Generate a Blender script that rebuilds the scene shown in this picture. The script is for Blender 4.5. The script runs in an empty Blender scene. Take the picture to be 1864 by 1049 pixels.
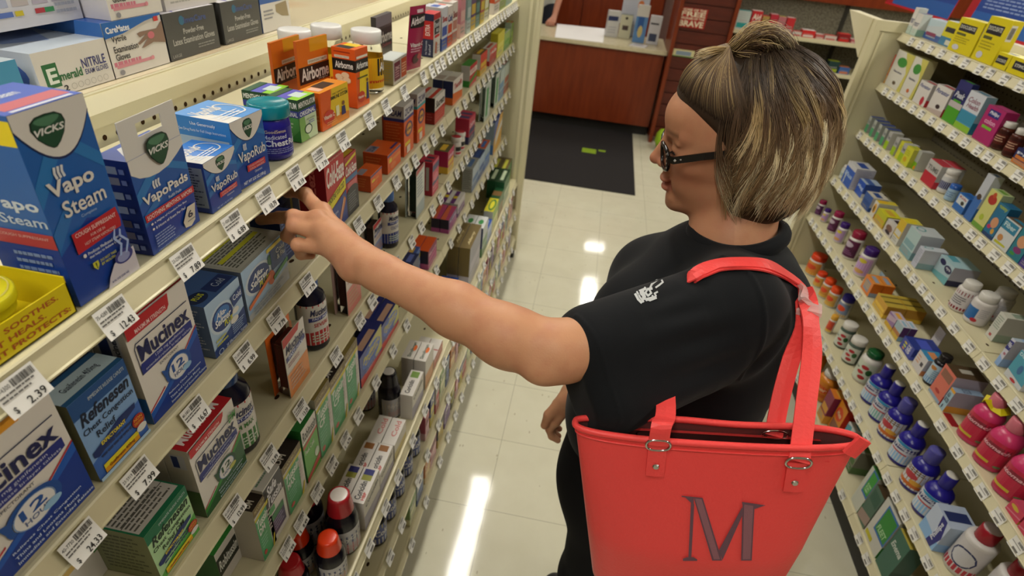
import bpy, math, random
import numpy as np
from mathutils import Vector, Matrix

# ------------------------------------------------------------------ camera, light, exposure
scene = bpy.context.scene
COL = scene.collection
CX, CY, FPX, CAMH = 932.0, 524.5, 1037.3, 1.65
def _n(a): return a / np.linalg.norm(a)
_ya = _n(np.array([1134.0 - CX, -140.0 - CY, FPX])); _dn = _n(np.array([755.0 - CX, 2090.0 - CY, FPX]))
_z = -_dn; _x = _n(np.cross(_ya, _z)); _z = np.cross(_x, _ya)
CAMM = np.array([_x, _ya, _z])            # world = CAMM @ (right, down, forward)
cam_data = bpy.data.cameras.new('camera'); cam = bpy.data.objects.new('camera', cam_data); COL.objects.link(cam)
_R = Matrix([[CAMM[i][0], -CAMM[i][1], -CAMM[i][2]] for i in range(3)]).to_4x4()
cam.matrix_world = Matrix.Translation((0, 0, CAMH)) @ _R
cam_data.sensor_width = 36.0; cam_data.lens = 36.0 * FPX / 1864.0
cam_data.clip_start = 0.02; cam_data.clip_end = 60
cam_data.dof.use_dof = True; cam_data.dof.focus_distance = 0.74; cam_data.dof.aperture_fstop = 6.3
scene.camera = cam
scene.view_settings.view_transform = 'Standard'; scene.view_settings.look = 'None'
scene.view_settings.gamma = 1.0; scene.view_settings.use_curve_mapping = False
scene.view_settings.exposure = 0.16
scene.cycles.max_bounces = 6; scene.cycles.diffuse_bounces = 3; scene.cycles.glossy_bounces = 3
scene.cycles.transmission_bounces = 6; scene.cycles.transparent_max_bounces = 8
scene.cycles.use_denoising = True; scene.cycles.sample_clamp_indirect = 6
world = bpy.data.worlds.new('world'); scene.world = world; world.use_nodes = True
world.node_tree.nodes['Background'].inputs[0].default_value = (1.0, 0.95, 0.88, 1)
world.node_tree.nodes['Background'].inputs[1].default_value = 0.06

def ray(px, py): return CAMM @ np.array([px - CX, py - CY, FPX])
def at(px, py, z=None, x=None, y=None, d=None):
    """the point of the room that lies behind a pixel, on a plane of known height / side / distance"""
    r = ray(px, py)
    if z is not None: t = (z - CAMH) / r[2]
    elif x is not None: t = x / r[0]
    elif y is not None: t = y / r[1]
    else: t = d / FPX
    return np.array([0, 0, CAMH]) + r * t
def proj(p):
    c = CAMM.T @ (np.array(p, float) - [0, 0, CAMH]); return CX + FPX * c[0] / c[2], CY + FPX * c[1] / c[2]

# ------------------------------------------------------------------ materials
def lin(h):
    h = h.lstrip('#'); v = [int(h[i:i + 2], 16) / 255 for i in (0, 2, 4)]
    return tuple(c / 12.92 if c <= 0.04045 else ((c + 0.055) / 1.055) ** 2.4 for c in v)
MATS = {}
def mat(name, col='#cccccc', rough=0.5, spec=0.5, metal=0.0, vc=False, trans=0.0, alpha=1.0, ior=1.45, noise=None, bump=None, sheen=0, coat=0, emit=0, sss=0):
    if name in MATS: return MATS[name]
    m = bpy.data.materials.new(name); m.use_nodes = True; nt = m.node_tree; b = nt.nodes['Principled BSDF']
    b.inputs['Roughness'].default_value = rough; b.inputs['Specular IOR Level'].default_value = spec
    b.inputs['Metallic'].default_value = metal; b.inputs['IOR'].default_value = ior
    b.inputs['Transmission Weight'].default_value = trans; b.inputs['Alpha'].default_value = alpha
    b.inputs['Base Color'].default_value = (*lin(col), 1)
    if sheen: b.inputs['Sheen Weight'].default_value = sheen
    if coat: b.inputs['Coat Weight'].default_value = coat; b.inputs['Coat Roughness'].default_value = 0.15
    if sss: b.inputs['Subsurface Weight'].default_value = sss; b.inputs['Subsurface Radius'].default_value = (0.012, 0.005, 0.003); b.inputs['Subsurface Scale'].default_value = 1.0
    src = None
    if vc:
        a = nt.nodes.new('ShaderNodeAttribute'); a.attribute_name = 'Col'; src = a.outputs['Color']
        nt.links.new(src, b.inputs['Base Color'])
    if noise:                              # (scale, other colour, detail, low, high, stretch)
        tc = nt.nodes.new('ShaderNodeTexCoord'); mp = nt.nodes.new('ShaderNodeMapping'); nz = nt.nodes.new('ShaderNodeTexNoise')
        nz.inputs['Scale'].default_value = noise[0]; nz.inputs['Detail'].default_value = noise[2]
        mp.inputs['Scale'].default_value = noise[5] if len(noise) > 5 else (1, 1, 1)
        rp = nt.nodes.new('ShaderNodeMapRange'); rp.inputs[1].default_value = noise[3]; rp.inputs[2].default_value = noise[4]
        mx = nt.nodes.new('ShaderNodeMix'); mx.data_type = 'RGBA'
        nt.links.new(tc.outputs['Object'], mp.inputs[0]); nt.links.new(mp.outputs[0], nz.inputs['Vector'])
        nt.links.new(nz.outputs['Fac'], rp.inputs[0]); nt.links.new(rp.outputs[0], mx.inputs[0])
        if src is not None: nt.links.new(src, mx.inputs[6])
        else: mx.inputs[6].default_value = (*lin(col), 1)
        mx.inputs[7].default_value = (*lin(noise[1]), 1)
        nt.links.new(mx.outputs[2], b.inputs['Base Color'])
    if bump:                               # (scale, strength, distance, detail)
        tc = nt.nodes.new('ShaderNodeTexCoord'); nz = nt.nodes.new('ShaderNodeTexNoise'); bp = nt.nodes.new('ShaderNodeBump')
        nz.inputs['Scale'].default_value = bump[0]; nz.inputs['Detail'].default_value = bump[3]
        bp.inputs['Strength'].default_value = bump[1]; bp.inputs['Distance'].default_value = bump[2]
        nt.links.new(tc.outputs['Object'], nz.inputs['Vector']); nt.links.new(nz.outputs['Fac'], bp.inputs['Height'])
        nt.links.new(bp.outputs[0], b.inputs['Normal'])
    if emit:
        b.inputs['Emission Color'].default_value = (*lin(col), 1); b.inputs['Emission Strength'].default_value = emit
    MATS[name] = m; return m
PAPER = mat('printed_card', vc=True, rough=0.38, spec=0.45, coat=0.12)
MATTE = mat('matte_print', vc=True, rough=0.6, spec=0.3)
PLAST = mat('moulded_plastic', vc=True, rough=0.25, spec=0.5)
CLEAR = mat('clear_plastic', '#f4f6f4', rough=0.08, trans=1.0, ior=1.2)
CLEARC = mat('tinted_clear_plastic', vc=True, rough=0.1, trans=0.85, ior=1.25)
STEEL = mat('cream_enamel', '#d6cfae', rough=0.36, spec=0.5, noise=(3.0, '#cfc7a2', 3, 0.35, 0.75))
STEELD = mat('cream_enamel_panel', '#c9c3a2', rough=0.45, spec=0.4, noise=(2.0, '#c0ba98', 3, 0.35, 0.75))
HOLE = mat('peg_hole', '#3c2a18', rough=0.9, spec=0.1)

# ------------------------------------------------------------------ mesh collecting
class MB:
    def __init__(s): s.v = []; s.f = []; s.c = []; s.m = []; s.sm = []; s.n = 0
    def add(s, verts, faces, col=(0.8, 0.8, 0.8), mi=0, smooth=False):
        if isinstance(col, str): col = lin(col)
        b = s.n; s.v.append(np.asarray(verts, float).reshape(-1, 3)); s.n += len(s.v[-1])
        for k, f in enumerate(faces):
            s.f.append(tuple(i + b for i in f)); s.c.append(col[k] if isinstance(col, list) else col); s.m.append(mi); s.sm.append(smooth)
    def box(s, lo, hi, col='#cccccc', mi=0):
        x0, y0, z0 = lo; x1, y1, z1 = hi
        v = [(x0, y0, z0), (x1, y0, z0), (x1, y1, z0), (x0, y1, z0), (x0, y0, z1), (x1, y0, z1), (x1, y1, z1), (x0, y1, z1)]
        s.add(v, [(0, 3, 2, 1), (4, 5, 6, 7), (0, 1, 5, 4), (1, 2, 6, 5), (2, 3, 7, 6), (3, 0, 4, 7)], col, mi)
    def tube(s, pts, r, col='#cccccc', mi=0, seg=8, closed=False, flat=1.0):
        pts = [np.array(p, float) for p in pts]; n = len(pts); rs = r if isinstance(r, (list, tuple)) else [r] * n
        up = None; vs = []
        for i, p in enumerate(pts):
            a = pts[(i - 1) % n] if (i > 0 or closed) else p; b = pts[(i + 1) % n] if (i < n - 1 or closed) else p
            t = _n(b - a)
            if up is None:
                up = np.array([0, 0, 1.0]) if abs(t[2]) < 0.9 else np.array([1.0, 0, 0])
            up = up - t * (up @ t); up = _n(up); sd = np.cross(t, up)
            for k in range(seg):
                an = 2 * math.pi * k / seg
                vs.append(p + rs[i] * (math.cos(an) * sd + flat * math.sin(an) * up))
        fs = []
        for i in range(n if closed else n - 1):
            j = (i + 1) % n
            for k in range(seg): fs.append((i * seg + k, i * seg + (k + 1) % seg, j * seg + (k + 1) % seg, j * seg + k))
        if not closed: fs += [tuple(range(seg))[::-1], tuple((n - 1) * seg + k for k in range(seg))]
        s.add(vs, fs, col, mi, True)
    def lathe(s, prof, cols, seg=24, mi=0, c=(0, 0, 0), sx=1.0, sy=1.0, a0=0, a1=2 * math.pi, cap=True, pw=2.0):
        """prof: [(r,z)], cols: one per band; pw > 2 squares the section"""
        full = abs(a1 - a0 - 2 * math.pi) < 1e-6; k = seg if full else seg + 1
        vs = []
        for r, z in prof:
            for i in range(k):
                an = a0 + (a1 - a0) * i / seg; cc, ss = math.cos(an), math.sin(an)
                q = (abs(cc) ** pw + abs(ss) ** pw) ** (-1 / pw)
                vs.append((c[0] + r * cc * q * sx, c[1] + r * ss * q * sy, c[2] + z))
        for j in range(len(prof) - 1):
            col = cols[j] if isinstance(cols, list) else cols
            s.add([], [], col)
            fs = [(j * k + i, j * k + (i + 1) % k, (j + 1) * k + (i + 1) % k, (j + 1) * k + i) for i in range(seg)]
            if j == 0: base = s.n; s.add(vs, fs, col, mi, True)
            else:
                for f in fs: s.f.append(tuple(q + base for q in f)); s.c.append(lin(col) if isinstance(col, str) else col); s.m.append(mi); s.sm.append(True)
        if cap and full:
            for j, rev in ((0, True), (len(prof) - 1, False)):
                f = tuple(base + j * k + i for i in range(seg)); col = (cols[0] if j == 0 else cols[-1]) if isinstance(cols, list) else cols
                s.f.append(f[::-1] if rev else f); s.c.append(lin(col) if isinstance(col, str) else col); s.m.append(mi); s.sm.append(False)
    def mesh(s, name, mats):
        me = bpy.data.meshes.new(name)
        if s.n: me.from_pydata(np.concatenate([a for a in s.v if len(a)]).tolist(), [], s.f)
        for m in mats: me.materials.append(m)
        me.polygons.foreach_set('material_index', s.m); me.polygons.foreach_set('use_smooth', s.sm)
        at_ = me.color_attributes.new('Col', 'FLOAT_COLOR', 'CORNER')
        lt = np.array([len(f) for f in s.f]); cc = np.ones((len(s.f), 4), np.float32); cc[:, :3] = np.array([tuple(c)[:3] for c in s.c], np.float32)
        at_.data.foreach_set('color', np.repeat(cc, lt, axis=0).ravel())
        me.update(); return me
    def obj(s, name, mats, parent=None, loc=None, rz=0.0):
        if not isinstance(mats, (list, tuple)): mats = [mats]
        o = bpy.data.objects.new(name, s.mesh(name, mats)); COL.objects.link(o)
        if parent is not None: o.parent = parent
        if loc is not None: o.location = loc
        if rz: o.rotation_euler[2] = rz
        return o
def tag(o, label=None, cat=None, group=None, kind=None):
    if label: o['label'] = label
    if cat: o['category'] = cat
    if group: o['group'] = group
    if kind: o['kind'] = kind
    return o
def empty(name, loc=(0, 0, 0), rz=0.0, label=None, cat=None, group=None):
    o = bpy.data.objects.new(name, None); COL.objects.link(o); o.location = loc; o.rotation_euler[2] = rz
    o.empty_display_size = 0.02
    return tag(o, label, cat, group)
def structure(o): o['kind'] = 'structure'; return o

# ------------------------------------------------------------------ lettering
_TX = {}
def text_shape(s, bold=0.0, shear=0.0, res=2):
    k = (s, bold, shear, res)
    if k not in _TX:
        c = bpy.data.curves.new('t', 'FONT'); c.body = s; c.resolution_u = res; c.offset = bold; c.shear = shear; c.fill_mode = 'FRONT'
        o = bpy.data.objects.new('t', c); me = bpy.data.meshes.new_from_object(o)
        v = np.zeros(len(me.vertices) * 3); me.vertices.foreach_get('co', v); v = v.reshape(-1, 3)[:, :2]
        f = [tuple(p.vertices) for p in me.polygons]
        bpy.data.objects.remove(o); bpy.data.curves.remove(c); bpy.data.meshes.remove(me)
        if len(v):
            lo, hi = v.min(0), v.max(0); asp = (hi[0] - lo[0]) / max(hi[1] - lo[1], 1e-6); v = (v - lo) / np.maximum(hi - lo, 1e-6)
        else: asp = 1
        _TX[k] = (v, f, asp)
    return _TX[k]
STEP = 0.00012
def art(mb, o, ux, uy, w, h, ops, mi=0, wrap=None):
    """draw printed shapes on a face: o = lower-left corner, ux/uy unit axes; u,v run 0..1"""
    o = np.array(o, float); ux = np.array(ux, float); uy = np.array(uy, float); nn = np.cross(ux, uy)
    def put(uv, faces, col, off):
        uv = np.asarray(uv, float)
        if wrap: p = wrap(uv, off)
        else: p = o + np.outer(uv[:, 0] * w, ux) + np.outer(uv[:, 1] * h, uy) + nn * off
        mb.add(p, faces, col, mi)
    k = 1
    for q in ops:
        t = q[0]; off = STEP * k; k += 1
        if t == 'r':
            _, a, b, c, d, col = q[:6]
            if wrap:
                n = 8; us = np.linspace(a, c, n + 1)
                put([(u, b) for u in us] + [(u, d) for u in us], [(i, i + 1, n + 2 + i, n + 1 + i) for i in range(n)], col, off)
            else: put([(a, b), (c, b), (c, d), (a, d)], [(0, 1, 2, 3)], col, off)
        elif wrap and t in 'pe':
            if t == 'e': pts = [(q[1] + q[3] * math.cos(2 * math.pi * i / 16 + .01), q[2] + q[4] * math.sin(2 * math.pi * i / 16 + .01)) for i in range(16)]; col = q[5]
            else: pts = q[1]; col = q[2]
            pa = np.array(pts, float); u0, u1 = pa[:, 0].min() + 1e-5, pa[:, 0].max() - 1e-5; P = []
            for u in np.linspace(u0, u1, 11):
                ys = [a[1] + (b[1] - a[1]) * (u - a[0]) / (b[0] - a[0]) for a, b in zip(pa, np.roll(pa, -1, 0)) if (a[0] - u) * (b[0] - u) <= 0 and abs(a[0] - b[0]) > 1e-9]
                P += [(u, min(ys)), (u, max(ys))]
            put(P, [(2 * i, 2 * i + 2, 2 * i + 3, 2 * i + 1) for i in range(10)], col, off)
        elif t == 'p':
            pts = q[1]; put(pts, [tuple(range(len(pts)))], q[2], off)
        elif t == 'e':
            _, cu, cv, ru, rv, col = q[:6]; n = 20
            put([(cu + ru * math.cos(2 * math.pi * i / n), cv + rv * math.sin(2 * math.pi * i / n)) for i in range(n)], [tuple(range(n))], col, off)
        elif t == 'o':          # ring
            _, cu, cv, ru, rv, th, col = q[:7]; n = 24; a0, a1 = (q[7], q[8]) if len(q) > 7 else (0, 2 * math.pi)
            P = []
            for i in range(n + 1):
                an = a0 + (a1 - a0) * i / n; P += [(cu + ru * math.cos(an), cv + rv * math.sin(an)), (cu + (ru * (1 - th)) * math.cos(an), cv + rv * (1 - th) * math.sin(an))]
            put(P, [(2 * i, 2 * i + 2, 2 * i + 3, 2 * i + 1) for i in range(n)], col, off)
        elif t == 't':          # text into box a,b,c,d ; flags: B bold, I italic, R reads bottom-to-top
            _, s, a, b, c, d, col = q[:7]; fl = q[7] if len(q) > 7 else ''
            v, f, asp = text_shape(s, 0.028 if 'B' in fl else (0.014 if 'M' in fl else 0.0), 0.28 if 'I' in fl else 0.0, 3 if 'H' in fl else 2)
            if not len(v): continue
            if 'R' in fl: vv = np.stack([c - (c - a) * v[:, 1], b + (d - b) * v[:, 0]], 1)
            elif 'S' in fl:      # sloping baseline: q[8] = rise over the run
                vv = np.stack([a + (c - a) * v[:, 0], b + (d - b) * v[:, 1] + q[8] * v[:, 0]], 1)
            else: vv = np.stack([a + (c - a) * v[:, 0], b + (d - b) * v[:, 1]], 1)
            put(vv, f, col, off)
        elif t == 'l':          # lines of tiny print
            _, a, b, c, d, n, col = q[:7]; rr = random.Random(int(a * 997 + b * 131 + n))
            for i in range(n):
                y1 = d - (d - b) * i / n; y0 = y1 - (d - b) / n * 0.45; x = a; e = a + (c - a) * rr.uniform(0.72, 1)
                while x < e:
                    x2 = min(e, x + (c - a) * rr.uniform(0.06, 0.16)); put([(x, y0), (x2, y0), (x2, y1), (x, y1)], [(0, 1, 2, 3)], col, off); x = x2 + (c - a) * 0.02
        elif t == 'b':          # barcode, bars standing along u (or v with 'V')
            _, a, b, c, d, col = q[:6]; rr = random.Random(7); x = a
            V = len(q) > 6
            L0, L1 = (b, d) if V else (a, c); x = L0
            while x < L1:
                wv = (L1 - L0) * rr.choice((0.012, 0.02, 0.03)); x2 = min(L1, x + wv)
                if V: put([(a, x), (c, x), (c, x2), (a, x2)], [(0, 1, 2, 3)], col, off)
                else: put([(x, b), (x2, b), (x2, d), (x, d)], [(0, 1, 2, 3)], col, off)
                x = x2 + (L1 - L0) * rr.choice((0.012, 0.02, 0.025))
# ------------------------------------------------------------------ the shop: floor, walls, ceiling, lamps
def build_floor():
    mb = MB(); mb.box((-5, -3, -0.05), (6, 9.5, 0), '#cbc7b0')
    m = bpy.data.materials.new('vinyl_tile'); m.use_nodes = True; nt = m.node_tree; b = nt.nodes['Principled BSDF']; N = nt.nodes.new; L = nt.links.new
    tc = N('ShaderNodeTexCoord'); mp = N('ShaderNodeMapping'); L(tc.outputs['Object'], mp.inputs[0])
    mp.inputs['Location'].default_value = (0.1227, -1.2100 + 0.05, 0)
    sp = N('ShaderNodeSeparateXYZ'); L(mp.outputs[0], sp.inputs[0])
    def joint(sock):
        d = N('ShaderNodeMath'); d.operation = 'DIVIDE'; d.inputs[1].default_value = 0.3048; L(sock, d.inputs[0])
        f = N('ShaderNodeMath'); f.operation = 'FRACT'; L(d.outputs[0], f.inputs[0])
        s = N('ShaderNodeMath'); s.operation = 'SUBTRACT'; s.inputs[1].default_value = 0.5; L(f.outputs[0], s.inputs[0])
        a = N('ShaderNodeMath'); a.operation = 'ABSOLUTE'; L(s.outputs[0], a.inputs[0])
        g = N('ShaderNodeMath'); g.operation = 'GREATER_THAN'; g.inputs[1].default_value = 0.4965; L(a.outputs[0], g.inputs[0]); return g
    gx, gy = joint(sp.outputs[0]), joint(sp.outputs[1])
    mxm = N('ShaderNodeMath'); mxm.operation = 'MAXIMUM'; L(gx.outputs[0], mxm.inputs[0]); L(gy.outputs[0], mxm.inputs[1])
    def mix(f, a, c, fs=1.0):
        x = N('ShaderNodeMix'); x.data_type = 'RGBA'
        mm = N('ShaderNodeMath'); mm.operation = 'MULTIPLY'; mm.inputs[1].default_value = fs; L(f, mm.inputs[0]); L(mm.outputs[0], x.inputs[0])
        if isinstance(a, str): x.inputs[6].default_value = (*lin(a), 1)
        else: L(a, x.inputs[6])
        x.inputs[7].default_value = (*lin(c), 1); return x.outputs[2]
    n1 = N('ShaderNodeTexNoise'); n1.inputs['Scale'].default_value = 9; n1.inputs['Detail'].default_value = 5; L(tc.outputs['Object'], n1.inputs['Vector'])
    c0 = mix(n1.outputs['Fac'], '#d3d0ba', '#c4c0a8')
    vo = N('ShaderNodeTexVoronoi'); vo.inputs['Scale'].default_value = 42; vo.inputs['Randomness'].default_value = 1; mp2 = N('ShaderNodeMapping'); mp2.inputs['Scale'].default_value = (1, 0.45, 1); mp2.inputs['Rotation'].default_value = (0, 0, 0.5)
    L(tc.outputs['Object'], mp2.inputs[0]); L(mp2.outputs[0], vo.inputs['Vector'])
    lt = N('ShaderNodeMath'); lt.operation = 'LESS_THAN'; lt.inputs[1].default_value = 0.115; L(vo.outputs['Distance'], lt.inputs[0])
    n2 = N('ShaderNodeTexNoise'); n2.inputs['Scale'].default_value = 14; L(tc.outputs['Object'], n2.inputs['Vector'])
    g2 = N('ShaderNodeMath'); g2.operation = 'GREATER_THAN'; g2.inputs[1].default_value = 0.55; L(n2.outputs['Fac'], g2.inputs[0])
    ml = N('ShaderNodeMath'); ml.operation = 'MULTIPLY'; L(lt.outputs[0], ml.inputs[0]); L(g2.outputs[0], ml.inputs[1])
    c1 = mix(ml.outputs[0], c0, '#8e7f63', 0.55)
    c2 = mix(mxm.outputs[0], c1, '#77725e', 0.6)
    L(c2, b.inputs['Base Color']); b.inputs['Roughness'].default_value = 0.07; b.inputs['Specular IOR Level'].default_value = 0.45
    n3 = N('ShaderNodeTexNoise'); n3.inputs['Scale'].default_value = 6; n3.inputs['Detail'].default_value = 2; L(tc.outputs['Object'], n3.inputs['Vector'])
    bp = N('ShaderNodeBump'); bp.inputs['Strength'].default_value = 0.12; bp.inputs['Distance'].default_value = 0.004; L(n3.outputs['Fac'], bp.inputs['Height']); L(bp.outputs[0], b.inputs['Normal'])
    structure(mb.obj('floor', m))
build_floor()
WALL = mat('painted_wall', '#b9a89a', rough=0.8, spec=0.2, noise=(2, '#b2a092', 3, 0.3, 0.8))
for nm, lo, hi in (('wall_back', (-5, 9.4, 0), (6, 9.5, 3.0)), ('wall_left', (-5.0, -3, 0), (-4.9, 9.4, 3.0)), ('wall_right', (5.9, -3, 0), (6, 9.4, 3.0)), ('wall_front', (-5, -3.1, 0), (6, -3, 3.0))):
    mb = MB(); mb.box(lo, hi); structure(mb.obj(nm, WALL))
mb = MB(); mb.box((-5, -3, 3.0), (6, 9.5, 3.05)); structure(mb.obj('ceiling', mat('ceiling_tile', '#e8e4d8', rough=0.9, spec=0.1, bump=(60, 0.3, 0.004, 2))))

LAMPG = mat('lamp_diffuser', '#fff2da', rough=0.5, emit=0)
def lamp(x, y, lx, ly, power, label):
    r = empty('ceiling_light', (x, y, 3.0), 0, label, 'lamp', 'fluorescent ceiling lights')
    mb = MB(); mb.box((-lx / 2 - 0.03, -ly / 2 - 0.03, -0.05), (lx / 2 + 0.03, ly / 2 + 0.03, -0.001), '#e8e8e4'); mb.obj('housing', MATTE, r)
    d = MB(); d.box((-lx / 2, -ly / 2, -0.062), (lx / 2, ly / 2, -0.052))
    m = bpy.data.materials.get('lamp_glow')
    if not m:
        m = bpy.data.materials.new('lamp_glow'); m.use_nodes = True; b = m.node_tree.nodes['Principled BSDF']
        b.inputs['Emission Color'].default_value = (1.0, 0.95, 0.86, 1); b.inputs['Emission Strength'].default_value = 9.0
    d.obj('diffuser', m, r)
    ld = bpy.data.lights.new('lamp_light', 'AREA'); ld.shape = 'RECTANGLE'; ld.size = lx; ld.size_y = ly; ld.energy = power; ld.color = (1.0, 0.955, 0.87)
    lo = bpy.data.objects.new('lamp_light', ld); COL.objects.link(lo); lo.parent = r; lo.location = (0, 0, -0.075); ld.specular_factor = 0.0 if hasattr(ld, 'specular_factor') else 1
    lo.visible_camera = True
LW = 15
lamp(-0.44, 2.45, 0.16, 2.2, LW * 1.5, 'long fluorescent ceiling light above the left side of the aisle')
lamp(0.42, 6.9, 0.2, 1.2, LW * 0.8, 'short fluorescent ceiling light in front of the counter')
lamp(0.45, 8.8, 0.3, 0.6, LW * 0.5, 'small ceiling light nearest the back wall')
lamp(1.9, 0.9, 0.16, 2.4, LW * 1.5, 'fluorescent ceiling light above the right shelving')
lamp(1.9, 4.3, 0.16, 2.4, LW, 'fluorescent ceiling light past the right shelving')
lamp(-2.4, 2.4, 0.16, 2.4, LW * 1.0, 'fluorescent ceiling light behind the left shelving')
lamp(-1.4, 7.0, 0.3, 1.2, LW * 0.9, 'ceiling light over the pharmacy cabinets')
lamp(3.6, 5.6, 0.3, 1.2, LW * 1.2, 'ceiling light in front of the back wall shelves')
lamp(-0.44, -0.9, 0.16, 2.0, LW * 1.4, 'fluorescent ceiling light behind the photographer')

# ------------------------------------------------------------------ gondola shelving
TAGW, TAGH = 0.036, 0.027
def price_tag(parent, x, y, z0, sgn, rr, detail, w=TAGW):
    """curled paper ticket clipped on the shelf edge; sgn +1 faces +x"""
    mb = MB(); n = 5; H = TAGH; v = []
    for i in range(n + 1):
        t = i / n; zz = z0 + 0.001 + H * t - 0.002; bow = (0.0030 + 0.0085 * (1 - t) + 0.002 * (1 - t) ** 3) if detail or sgn > 0 else 0.0012 + 0.0060 * (1 - t) - 0.0015 * math.sin(t * math.pi)
        v += [(x + sgn * bow, y - w / 2 * sgn, zz), (x + sgn * bow, y + w / 2 * sgn, zz)]
    mb.add(v, [(2 * i, 2 * i + 1, 2 * i + 3, 2 * i + 2) for i in range(n)], '#e6e5df', 0, True)
    V = np.array(v)
    def wr(uv, off):
        t = np.clip(uv[:, 1], 0, 1) * n; i = np.clip(t.astype(int), 0, n - 1); f = (t - i)[:, None]
        a = V[2 * i] * (1 - f) + V[2 * i + 2] * f; b = V[2 * i + 1] * (1 - f) + V[2 * i + 3] * f
        return a * (1 - uv[:, :1]) + b * uv[:, :1] + np.array([sgn * (off + 0.0002), 0, 0.00005])
    if detail:
        code, price = detail if isinstance(detail, tuple) else (rr.choice(('75-4289', '21-4200', '40-5803', '23-2290', '30-1127')), '%d.%02d' % (rr.randint(3, 19), rr.choice((29, 49, 79, 89, 99))))
        art(mb, (0, 0, 0), (0, 1, 0), (0, 0, 1), 1, 1, [('t', code, .04, .74, .38, .87, '#4a4a48'), ('b', .42, .70, .95, .93, '#33322f'), ('l', .05, .42, .93, .66, 2, '#6c6a66'), ('t', '$', .12, .06, .2, .28, '#33322f', 'M'), ('t', price, .45, .07, .88, .3, '#33322f', 'M')], wrap=wr)
    else:
        art(mb, (0, 0, 0), (0, 1, 0), (0, 0, 1), 1, 1, [('b', .42, .70, .95, .93, '#55534f'), ('r', .05, .5, .85, .58, '#a3a19b'), ('r', .4, .1, .85, .3, '#77756f')], wrap=wr)
    mb.obj('price_tag', MATTE, parent)
def shelf(bay, side, xe, zl, y0, y1, xback, tags, rr, holes=True):
    """one steel shelf (deck) with its price channel and tickets; side 'L' faces +x."""
    s = 1 if side == 'L' else -1; zt = zl + 0.028; xt = xe - s * 0.009
    O = np.array([xe, (y0 + y1) / 2, zl]); B = np.array(bay.location)
    mb = MB(); a, b = sorted((xt, xback)); mb.box((a - O[0], y0 + 0.002 - O[1], zt - 0.006 - zl), (b - O[0], y1 - 0.002 - O[1], zt - zl), '#d6cfae')
    if holes:
        y = math.ceil(y0 / 0.0508) * 0.0508 + 0.02
        while y < y1 - 0.03:
            for q in (0.03, 0.09, 0.15):
                hx = xt - s * q
                mb.add([(hx - O[0] + 0.0035 * math.cos(k * math.pi / 4), y - O[1] + 0.006 * math.sin(k * math.pi / 4), zt - zl + 0.0003) for k in range(8)], [tuple(range(8))], mi=1)
            y += 0.1016
    r = mb.obj('shelf', [STEEL, HOLE], bay); r.location = O - B
    prof = [(0, 0), (0.0015, 0.0008), (0.0022, 0.003), (0.0002, 0.004), (-0.0075, 0.0245), (-0.006, 0.0265), (-0.0075, 0.0282), (-0.0105, 0.0285), (-0.014, 0.0280), (-0.014, 0.0265), (-0.009, 0.0255), (-0.004, 0.0)]
    mb = MB(); n = len(prof); v = []
    for yy in (y0 + 0.001 - O[1], y1 - 0.001 - O[1]):
        for px_, pz in prof: v.append((s * px_, yy, pz))
    fs = [(i, (i + 1) % n, n + (i + 1) % n, n + i) for i in range(n)] + [tuple(range(n))[::-1], tuple(range(n, 2 * n))]
    if s < 0: fs = [f[::-1] for f in fs]
    mb.add(v, fs); mb.obj('price_channel', STEEL, r)
    for yy, det in tags:
        if y0 + 0.02 < yy < y1 - 0.02: price_tag(r, -s * 0.0045, yy - O[1], 0.0005, s, rr, det)
    return r

LSH = dict(A=(-.396, 1.2965), B=(-.396, 1.118), C=(-.396, .911), D=(-.396, .677), E=(-.320, .45), F=(-.307, .28), G=(-.297, .12))
RSH = dict(A=(1.09, 1.38), B=(1.09, 1.1975), C=(1.09, 1.01), D=(1.065, .8075), E=(1.035, .623), F=(1.03, .36), G=(1.03, .13))
LY0, LY1, RY1 = -0.75, 2.80, 2.525
ordn = dict(A='top', B='second', C='third', D='fourth', E='fifth', F='sixth', G='bottom')
def zdeck(side, k): return (LSH if side == 'L' else RSH)[k][1] + 0.0291
rt = random.Random(3)
# tickets seen large on the left shelves: pixel of the ticket's centre, code and price
NEAR = dict(A=[((40, 700), '75-4300', '2.39'), ((212, 566), '75-4289', '12.43'), ((342, 466), '23-2290', '7.89'), ((429, 400), '21-4200', '6.89'), ((488, 352), '21-4216', '10.79'), ((541, 315), '40-7216', '8.19'), ((585, 280), '40-7280', '7.79'), ((627, 246), '40-1821', '7.49'), ((675, 208), '40-1822', '7.49'), ((706, 187), '40-2284', '7.49'), ((739, 162), '40-2281', '8.49'), ((774, 134), '40-2290', '8.49')],
            B=[((150, 978), '40-7730', '24.33'), ((252, 852), '23-5919', '7.99'), ((355, 735), '40-5803', '16.67'), ((448, 640), '75-1870', '6.99'), ((505, 570), '75-1855', '7.79'), ((562, 505), '75-1857', '7.79'), ((656, 402), '23-0511', '8.99'), ((691, 354), '23-0517', '9.49'), ((724, 310), '40-1216', '11.99')],
            C=[((428, 918), '40-5827', '12.99'), ((491, 820), '40-5831', '12.99'), ((548, 728), '40-5838', '13.29'), ((614, 640), '40-5864', '9.79'), ((657, 572), '40-5862', '9.79')],
            D=[((522, 980), '75-2211', '7.99'), ((547, 930), '75-2213', '8.49'), ((578, 882), '75-2217', '7.99'), ((605, 830), '75-2260', '6.49'), ((630, 785), '75-2263', '6.79')])
def tag_ys(side, k, y_from, y_to, step, detail=False):
    y = y_from; out = []
    while y < y_to:
        out.append((y, None)); y += step * rt.uniform(0.75, 1.3)
    return out
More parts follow.
